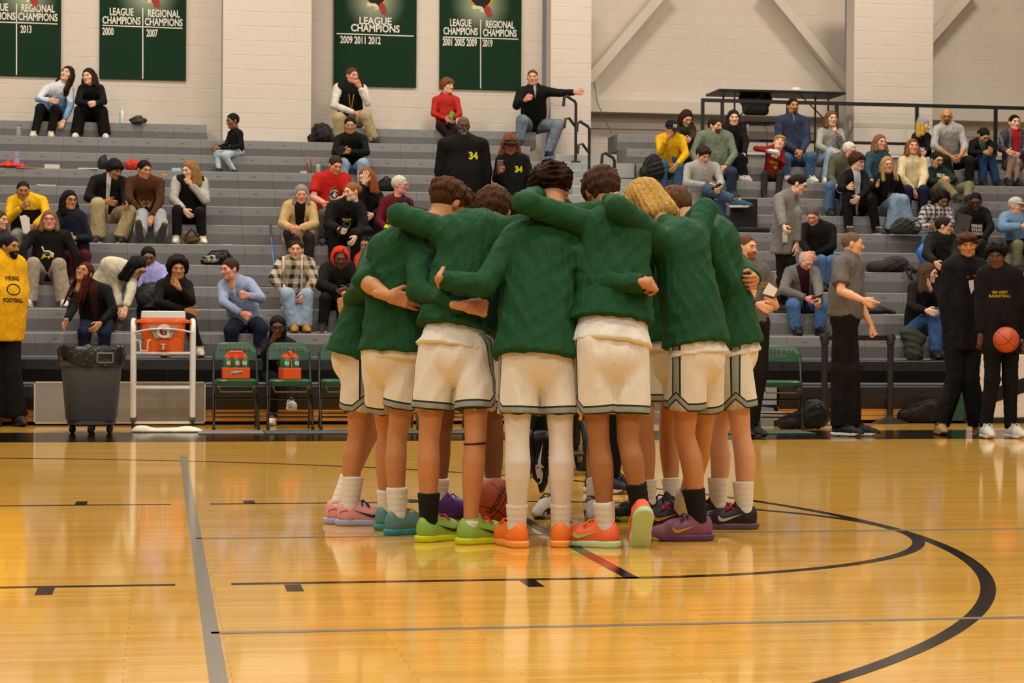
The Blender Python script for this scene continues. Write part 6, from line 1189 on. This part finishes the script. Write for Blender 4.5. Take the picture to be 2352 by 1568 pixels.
# ================================================================= THE HUDDLE
GRN = NT('jersey_green', .78, .2); _v = GRN.coord((1, 1, .3), (0, .35, 0)); GRN.bump(GRN.noise(_v, 20, 4), .6, .05); _k = GRN.noise(GRN.coord(), 900, 1); GRN.col(GRN.mix(GRN.math('MULTIPLY', _k, .5), lin('123f20'), lin('1e5530'))); GRN = GRN.m
UND = cloth('undershirt_white', 'ded8cc', .12, 14)
def shortsmat():
    n = NT('shorts_white', .75, .2); _, u, v, _z = n.attr('hem'); av = n.math('ABSOLUTE', v)
    notch = n.math('MULTIPLY', n.math('MAXIMUM', n.math('SUBTRACT', 1.0, n.math('DIVIDE', av, .055)), 0.0), .052)
    ue = n.math('SUBTRACT', u, notch)
    def band(x, a, b): return n.math('MULTIPLY', n.math('GREATER_THAN', x, a), n.math('LESS_THAN', x, b))
    w = lin('dcd4c4'); g = lin('16351f'); s = lin('8f8f8c'); hi = n.math('GREATER_THAN', ue, .043)
    col = n.mix(band(av, 0, .0225), w, g); col = n.mix(band(av, 0, .0145), col, s)
    hb = n.mix(band(ue, .009, .034), g, s); hb = n.mix(n.math('LESS_THAN', ue, 0.0), hb, lin('b8ae9c')); col = n.mix(hi, hb, col)
    n.col(col); vv = n.coord((1, 1, .35)); n.bump(n.noise(vv, 13, 4), .4, .05); return n.m
SHM = shortsmat()
SWOOSH = [(-.052, .016), (-.054, .002), (-.046, -.010), (-.030, -.013), (-.010, -.008), (.068, .024), (-.012, .004), (-.028, .001), (-.040, .005)]
def shoe_detail(s, tplk, side, sw, heel=None, tip=None):
    me = tplk[0]; tr = BVHTree.FromPolygons([tuple(v.co) for v in me.vertices], [tuple(p.vertices) for p in me.polygons])
    def lay(nm, pts, m, y0=-.045, z0=.052, sd=side, lift=.0035):
        v, f = poly2(pts); P = []
        for a, b, _ in v:
            h = tr.ray_cast(Vector((sd*.12, y0+a, z0+b)), Vector((-sd, 0, 0)), .2); P.append((h[0].x + sd*lift, y0+a, z0+b) if h[0] else (sd*.035, y0+a, z0+b))
        link(nm, npmesh(nm, np.array(P), f, m, smooth=False), s)
    if sw: lay('swoosh_mark', SWOOSH, mat('swoosh_'+sw, sw, .5))
    if heel: 
        for sd in (-1, 1): lay('heel_panel', [(-.035, -.02), (.0, -.022), (.03, -.018), (.028, .018), (-.005, .028)], mat('heel_'+heel, heel, .55), y0=.055, z0=.05, sd=sd, lift=.004)
    if tip:
        for sd in (-1, 1): lay('toe_panel', [(-.05, -.02), (.045, -.022), (.05, .004), (-.0, .012), (-.04, .0)], mat('tip_'+tip, tip, .55), y0=-.125, z0=.044, sd=sd, lift=.0035)
def j(px, py, Y): return at(px, py, Y)
HUD = 'home players in the huddle'
def player(label, Sa, Sb, P, Ea, Wa, Eb, Wb, Ka, Kb, Aa, Ab, H, front, yaw, pitch, hair, hem, und, shoes, toea, toeb, sk='tan', roll=0, sl=None, hd=None, socks=('dcd6c8',)*2, sockl=(.13, .13), tights=None, seed=1, bw=1.0, s=1.04, pa=0, pb=0, sw=None, heel=None, tip=None, side=1, handa='relax', handb='relax', hemfrac=.70, shoew=(1, 1), fold_dirs=None, foldamp=.014, skz=None, res=.0105, hs=1.0, lift=None):
    J = {'s': s}
    for k, q in (('Sa', Sa), ('Sb', Sb), ('P', P), ('Ea', Ea), ('Wa', Wa), ('Eb', Eb), ('Wb', Wb), ('Ka', Ka), ('Kb', Kb), ('Aa', Aa), ('Ab', Ab), ('H', H)): J[k] = j(*q)
    for q in 'ab':
        if lift and q in lift: J['A'+q][2] = .195; J['noft'+q] = 1; continue
        J['A'+q][2] = .085
    C = (J['Sa']+J['Sb'])/2; up = nrm(C-J['P']); J['up'] = up; lat = J['Sb']-J['Sa']; nn = np.cross(lat, up); J['n'] = nrm(nn)
    f = nrm((front[0], front[1], 0)); J['calf'] = f; rt = nrm((f[1], -f[0], 0))
    hv = rt*.090*s
    if np.dot(J['Kb']-J['Ka'], hv) < 0: hv = -hv
    J['hipb'] = J['P'] + hv; J['N'] = C + (J['H']-C)*.35; J['R'] = rotm(yaw, pitch, roll)
    for k, v in (hd or {}).items(): J[k] = V(*v)
    zb = 0; base = V(J['P'][0], J['P'][1], zb)
    disp = fold(foldamp, 85, fold_dirs or [(1, .2, .5), (-.8, .3, .9), (.5, .2, -.9)], seed)
    o = dict(label=label, sk=sk, hair=hair, base=base, top=GRN, topname='warmup_shirt', topg=.018, slg=1.0, hem=hem, bw=bw, res=res, bres=.0135, hres=.0050, hairres=.0070, group=HUD, sl=sl, disp=disp, legw=1.02, handa=handa, handb=handb, ex=.034, hs=hs)
    c = person('basketball_player', J, o); root = c['root']
    # undershirt
    if und is not None:
        hp = J['P'] - up*und*s; P_, Q_ = nets([cone(J['P']+up*(.02 if und > 0 else .10), hp, .150*bw*s+.012, .166*bw*s+.024, .05, flat=(J['n'], 1.5), cuts=[(hp, -up)])], .012, disp=fold(.004, 40, [(1, .2, .1), (.5, .5, .5)], seed)); link('undershirt', npmesh('undershirt', P_-base, Q_, UND), root)
    # shorts
    L = [cone(J['P']+up*.03, J['P']-V(0, 0, .05), .130*bw*s, .148*bw*s, .04, flat=(f, 1.35)), ell(J['P'] - f*.016 - V(0, 0, .05), (.148*bw*s, .098*s, .105*s), np.stack([rt, f, V(0, 0, 1)]), .04)]; ax = {}
    for q in 'ab':
        hp = J['P'] + (hv if q == 'b' else -hv); e = hp + (J['K'+q]-hp)*hemfrac; d = nrm(J['K'+q]-hp); ax[q] = (hp, e, d)
        L.append(cone(hp, e+d*.02, 0.088*s, .099*s*shoew['ab'.index(q)], .014, flat=None, cuts=[(e, d)]))
    P_, Q_ = nets(L, .0105, disp=fold(.012, 70, [(1, .3, .15), (-.7, .6, .2)], seed+3))
    dd = {}
    for q in 'ab':
        hp, e, d = ax[q]; w = P_-e; t = w @ d; dd[q] = (np.linalg.norm(w - t[:, None]*d, axis=1), -t, w)
    isb = dd['b'][0] < dd['a'][0]; u = np.where(isb, dd['b'][1], dd['a'][1]); vv = np.zeros(len(P_))
    for q, m in (('a', ~isb), ('b', isb)):
        out = nrm(hv)*(1 if q == 'b' else -1); w = dd[q][2]; ang = np.arctan2(w @ f, np.maximum(1e-4, np.abs(w @ out))*np.sign(w @ out)); vv = np.where(m, ang*.095, vv)
    link('shorts', npmesh('shorts', P_-base, Q_, SHM, attrs={'hem': np.stack([u, vv, 0*u], 1)}), root)
    # socks / tights, shoes
    for i, q in enumerate('ab'):
        K, A = J['K'+q], J['A'+q]; d = nrm(K-A); top = A + d*sockl[i]; lo = A - V(0, 0, .045) if not (lift and q in lift) else A - d*.05
        if tights:
            hp, e, dn = ax[q]; P_, Q_ = nets([cone(e-dn*.05, K, .064*s, .0475*s*1.02+.006, .010)] + shin(K, A, f, s*1.02, .006), .008); link('tights', npmesh('tights', P_-base, Q_, mat('tights_white', tights, .55, .04, 60)), root)
        if sockl[i] > .02:
            P_, Q_ = nets([cone(A+d*.18, A, .055*s, .041*s, .012, cuts=[(top, d)]), cone(A, lo, .041*s, .040*s, .012)], .0085, disp=lambda X, Y, Z: (.0012*np.sin(Z*520)).astype(np.float32) + 0*X); so = link('sock', npmesh('sock', P_-base, Q_, mat('sock_knit', socks[i], .9, .05, 160)), root)
        cu, cs, cl = (shoes if isinstance(shoes[0], str) else shoes[i])
        to = V(*(toea if i == 0 else toeb), 0); pz = pa if i == 0 else pb
        sh = place_shoe(root, base, A, to, 0.0, mat('sneaker_upper', cu, .5, .06, 200, var=.08), mat('sneaker_sole', cs, .45), pitch=pz, res=.0055, sc=1.08, lace=mat('sneaker_lace', cl, .7))
        shoe_detail(sh, tpl_shoe(0, .0055), side, sw, heel, tip)
    return c
# far side of the ring first (mostly hidden), then the near players
TN = 'tan'
PJ = player('player across the ring in purple shoes and one white legging', (1150, 540, .78), (1010, 545, .80), (1075, 800, .80), (1180, 660, .75), (1120, 700, .60), (990, 650, .75), (1030, 700, .60), (1135, 1000, .78), (1015, 1000, .82), (1132, 1130, .78), (1008, 1150, .86), (1075, 500, .55), (.1, -1), 0, 45, ('short', '2a1a10'), .02, .06, ('4a2a7a', '3c2266', '6a48a0'), (.2, -1), (.95, -.5), sk='brown', socks=('d6d0c4', 'd6d0c4'), seed=11, res=.012)
PI = player('player across the ring in white and black shoes', (1210, 540, .95), (1350, 545, .95), (1300, 800, .95), (1190, 660, .9), (1230, 700, .75), (1370, 650, .9), (1330, 700, .75), (1290, 1000, .90), (1372, 1000, .85), (1276, 1140, .88), (1366, 1150, .72), (1285, 505, .68), (0, -1), 0, 45, ('short', '1a120c'), .02, .06, ('b8b0aa', '8f8a86', '4a4644'), (-.6, -.8), (-.25, -1), sk='med', socks=('cfc8bc', 'cfc8bc'), seed=12, tip='17140f', res=.012)
PH = player('player between two teammates wearing black and lime shoes', (1440, 560, .62), (1560, 560, .72), (1518, 780, .62), (1430, 660, .55), (1440, 700, .45), (1690, 600, .50), (1733, 642, .15), (1480, 985, .62), (1535, 985, .75), (1488, 1150, .62), (1545, 1150, .70), (1490, 510, .45), (-.2, -.9), -10, 45, ('short', '2a1c12'), .02, .06, ('1a1818', 'a8b428', '2a2826'), (-1, -.35), (-.9, -.5), sk=TN, socks=('d6d0c4', 'd6d0c4'), seed=13, res=.012, handb='grip', hd=dict(Db=(-.30, -.9, -.15), Tb=(0, 0, 1), Bb=(1, -.4, 0)))
PA = player('player in pink shoes bending in side-on with sleeves pushed up', (866, 590, .34), (905, 575, .66), (818, 800, .52), (835, 645, .06), (893, 680, -.13), (960, 650, .60), (1000, 640, .50), (822, 1000, .50), (852, 990, .66), (803, 1150, .50), (776, 1140, .60), (960, 530, .62), (1, .15), 95, 35, ('short', '2a1c12'), .045, None, ('d99a94', 'a4acd0', '3a3050'), (1, -.02), (1, .05), sk=TN, sl=('long', .06), handa='flat', hd=dict(Da=(.9, -.12, -.18), Ta=(.3, 0, 1), Ba=(0, -1, .1)), sw='2a2436', heel='cc4a44', side=-1, seed=21, bw=.98, sockl=(.17, .17))
PB = player('player in teal and orange shoes with an arm round a teammate\'s waist', (878, 570, .16), (968, 560, -.04), (908, 795, .04), (845, 660, .25), (800, 690, .45), (960, 668, -.24), (1072, 703, -.50), (912, 1000, .02), (890, 1000, .24), (912, 1170, .0), (888, 1150, .26), (1027, 468, .18), (.55, .85), 128, 28, ('wave', '4a2e16'), .03, .06, ('5a8480', '3f8a8c', 'c8a83c'), (.8, .55), (.7, .6), sk=TN, handb='fist', hd=dict(Db=(.95, -.05, -.1), Tb=(0, .2, 1), Bb=(0, -1, .3)), seed=22, tip='c8642c', side=-1, sockl=(.15, .12))
PC = player('player in lime shoes with arms over both neighbours', (1022, 530, -.20), (1160, 530, -.22), (1048, 795, -.34), (916, 494, -.10), (985, 525, .20), (1290, 497, -.45), (1390, 480, -.38), (985, 1005, -.33), (1092, 1008, -.45), (985, 1170, -.32), (1080, 1180, -.45), (1133, 490, .0), (.25, .95), 165, 38, ('med', '4a2e18'), -.075, .02, ('8aae4a', 'c6d41c', 'd8481c'), (.8, .55), (.9, .35), sk=TN, socks=('14110f', 'dcd6c8'), sockl=(.15, .03), sw='3a1c1c', side=-1, seed=23, bw=1.02)
PD = player('player with curly hair and full white leggings seen from behind', (1180, 548, -.44), (1315, 545, -.44), (1236, 800, -.60), (1112, 655, -.58), (1010, 641, -.46), (1372, 648, -.64), (1484, 650, -.80), (1188, 1005, -.63), (1288, 1005, -.63), (1187, 1195, -.60), (1288, 1195, -.60), (1265, 440, -.20), (0, 1), 180, 32, ('fade', '2e1c0f'), .055, None, ('ee7a2a', 'f0a04a', 'e86a24'), (-.28, 1), (.30, 1), sk=TN, tights='d8cfc6', sockl=(.12, .12), socks=('d8cfc6', 'd8cfc6'), handa='flat', handb='grip', hd=dict(Da=(.15, .98, -.10), Ba=(-.6, -.3, .7), Db=(.55, .8, -.05), Tb=(-.3, .5, .9), Bb=(.8, -.6, .2)), seed=24, fold_dirs=[(1, .1, .45), (.9, .1, .6), (.4, .2, -.9)], bw=1.05, side=1, hemfrac=.75)
PE = player('player in coral shoes with mint soles, one heel lifted', (1362, 520, -.50), (1468, 522, -.50), (1405, 795, -.68), (1203, 464, -.56), (1240, 445, -.20), (1475, 620, -.30), (1440, 680, -.10), (1375, 1005, -.68), (1442, 1010, -.70), (1392, 1175, -.66), (1470, 1150, -.70), (1382, 445, -.22), (-.1, 1), 190, 38, ('med', '452b18'), -.105, -.0, ('ee6a40', 'b4d2a0', 'f08050'), (-.85, .5), (.05, 1), sk='med', pb=.95, socks=('d8d0c4', '14110f'), sockl=(.13, .11), sw='a8c84a', side=1, seed=25, lift='b', hemfrac=.73)
PF = player('player in mauve shoes stooping with arms over both neighbours', (1528, 562, -.42), (1598, 540, -.22), (1602, 795, -.40), (1418, 476, -.64), (1400, 462, -.30), (1620, 482, -.12), (1585, 505, .30), (1572, 1000, -.42), (1612, 1000, -.2), (1606, 1150, -.42), (1565, 1140, .15), (1478, 466, -.02), (-.75, .65), 215, 42, ('straight:.10', 'b48a44'), .00, .05, (('78485a', '54365a', '5a3a4a'), ('2e1a26', '3a2432', 'c82a5a')), (-1, .02), (-.95, .2), sk=TN, socks=('14110f', 'cfc8bc'), sockl=(.17, .15), sw='b8842c', side=1, seed=26, bw=1.0)
PG = player('player in black and magenta shoes at the outer edge of the ring', (1625, 545, .02), (1662, 540, .34), (1687, 785, .16), (1672, 650, .0), (1600, 690, .05), (1650, 640, .45), (1590, 660, .5), (1702, 1000, .10), (1648, 1000, .34), (1710, 1155, .10), (1650, 1150, .36), (1550, 480, .28), (-.9, .4), 235, 40, ('short', '5c3c22'), .02, .065, ('241a1e', '5a4a50', 'c81e50'), (-1, .12), (-.95, .2), sk='fair', socks=('dcd6c8', 'dcd6c8'), sockl=(.16, .16), sw='b0a8a8', side=1, seed=27, bw=.98)

# ---- adult in black behind the ring, beside a power wheelchair
pp('person in black trousers and black sneakers behind the huddle', 'px', None, [(1395, 560), (1340, 600), (1450, 600), (1325, 690), (1465, 690), (1350, 760), (1440, 760), (1395, 770), (1388, 950), (1420, 950), (1364, 1114), (1400, 1110)], 'brown', ('short', '120d0a'), mtop('14110f'), '0f0d0c', ('17171b', 'c8c4c0'), P=D(h=.98, stand=(2.35, 0), by=75, yaw=60, pitch=30), group='people helping at the huddle')
wc = fl(1330, 1082); r = empty('power_wheelchair', (wc[0], wc[1]+.1, 0), 'black power wheelchair with spoked wheels behind the huddle', 'wheelchair')
RUB = mat('rubber', '151413', .6); AX = [[0, 0, 1], [1, 0, 0], [0, 1, 0]]
for sx, rr, y in ((.04, .165, 0), (-.42, .165, 0), (.04, .10, -.38), (-.42, .10, -.38)):
    w = MB(); w.tube([(sx, y+rr*math.cos(t), rr+rr*.0+rr*math.sin(t)*.98) for t in np.linspace(0, 6.283, 33)[:-1]], rr*.17, 8, closed=True); wh = w.build('wheel', RUB, r, smooth=True)
    sp = MB(); 
    for q in range(5):
        t = q*1.2566+.3; sp.beam((sx, y, rr), (sx, y+rr*.85*math.cos(t), rr+rr*.85*math.sin(t)), .02, .03, (1, 0, 0))
    sp.lathe([(0, -.02), (.03, -.02), (.03, .02), (0, .02)], (sx, y, rr), 10, axis=AX); sp.build('spokes', mat('alloy', 'b8b0a4', .3, metal=.7), wh)
MB().rbox((-.40, -.05, .16), (.02, .55, .34), .03).build('base', mat('chair_black', '121111', .5), r); MB().rbox((-.42, -.05, .42), (.04, .45, .52), .03).build('seat', mat('chair_black', '121111', .5), r); MB().rbox((-.40, .40, .5), (.02, .50, 1.0), .03).build('backrest', mat('chair_black', '121111', .5), r)
for sx in (-.46, .08): MB().rbox((sx-.04, -.1, .68), (sx+.04, .36, .73), .02).build('armrest', mat('chair_black', '121111', .5), r)
MB().rbox((-.34, -.52, .13), (-.04, -.30, .16), .01).build('footrest', mat('chair_black', '121111', .5), r); MB().beam((-.19, -.3, .42), (-.19, -.42, .15), .05, .05).build('footrest_arm', mat('alloy', 'b8b0a4', .3, metal=.7), r)
# raised foot in a black sneaker hanging inside the ring
c = pp('seated person in the wheelchair wearing black with a dangling black sneaker', 'px', None, [(1275, 620), (1215, 690), (1330, 690), (1200, 770), (1345, 770), (1230, 830), (1320, 830), (1275, 850), (1235, 860), (1310, 860), (1238, 1040), (1305, 1040)], 'brown', ('short', '120d0a'), mtop('141113'), '0f0d0c', None, P=D(h=.95, stand=(1.75, .3), yaw=0, pitch=20), group='people helping at the huddle')
A = at(1240, 1020, 1.05); t = nrm((.10, -.25, -1)); Z = nrm((.92, -.35, .0)); Z = nrm(Z - t*np.dot(Z, t)); y = -t; R3 = np.stack([np.cross(y, Z), y, Z], 1); me, ms, ml = tpl_shoe(0, .0055)
sh = link('shoe', me, c['root']); o_ = A - c['base'] - Z*.06 - y*.03; sh.matrix_local = Matrix([[*(R3[i]*1.12), o_[i]] for i in range(3)] + [[0, 0, 0, 1]]); setmat(sh, mat('sneaker_black', '15120f', .5, .2, 80)); q = link('sole', ms, sh); setmat(q, mat('sole_black', '1c1a18', .5)); q = link('laces', ml, sh); setmat(q, mat('lace', 'd8d2c4', .8)); shoe_detail(sh, tpl_shoe(0, .0055), -1, 'd8d0c8', tip='cfc8c0'); shoe_detail(sh, tpl_shoe(0, .0055), 1, 'd8d0c8')
P_, Q_ = nets([cone(A+V(.0, .03, -.02), A+V(.02, .18, .34), .05, .07, .02)], .012); link('trouser_cuff', npmesh('trouser_cuff', P_-c['base'], Q_, cloth('trouser_cloth', '0f0d0c')), c['root'])

k_ = PC['J']['Kb'] - V(0, 0, .02); MB().tube([k_ + V(.053*math.cos(t), .053*math.sin(t), .004*math.cos(t)) for t in np.linspace(0, 6.283, 21)[:-1]], .005, 6, closed=True).build('knee_band', mat('band_black', '1a1614', .6), PC['root'], off=PC['base'], smooth=True)
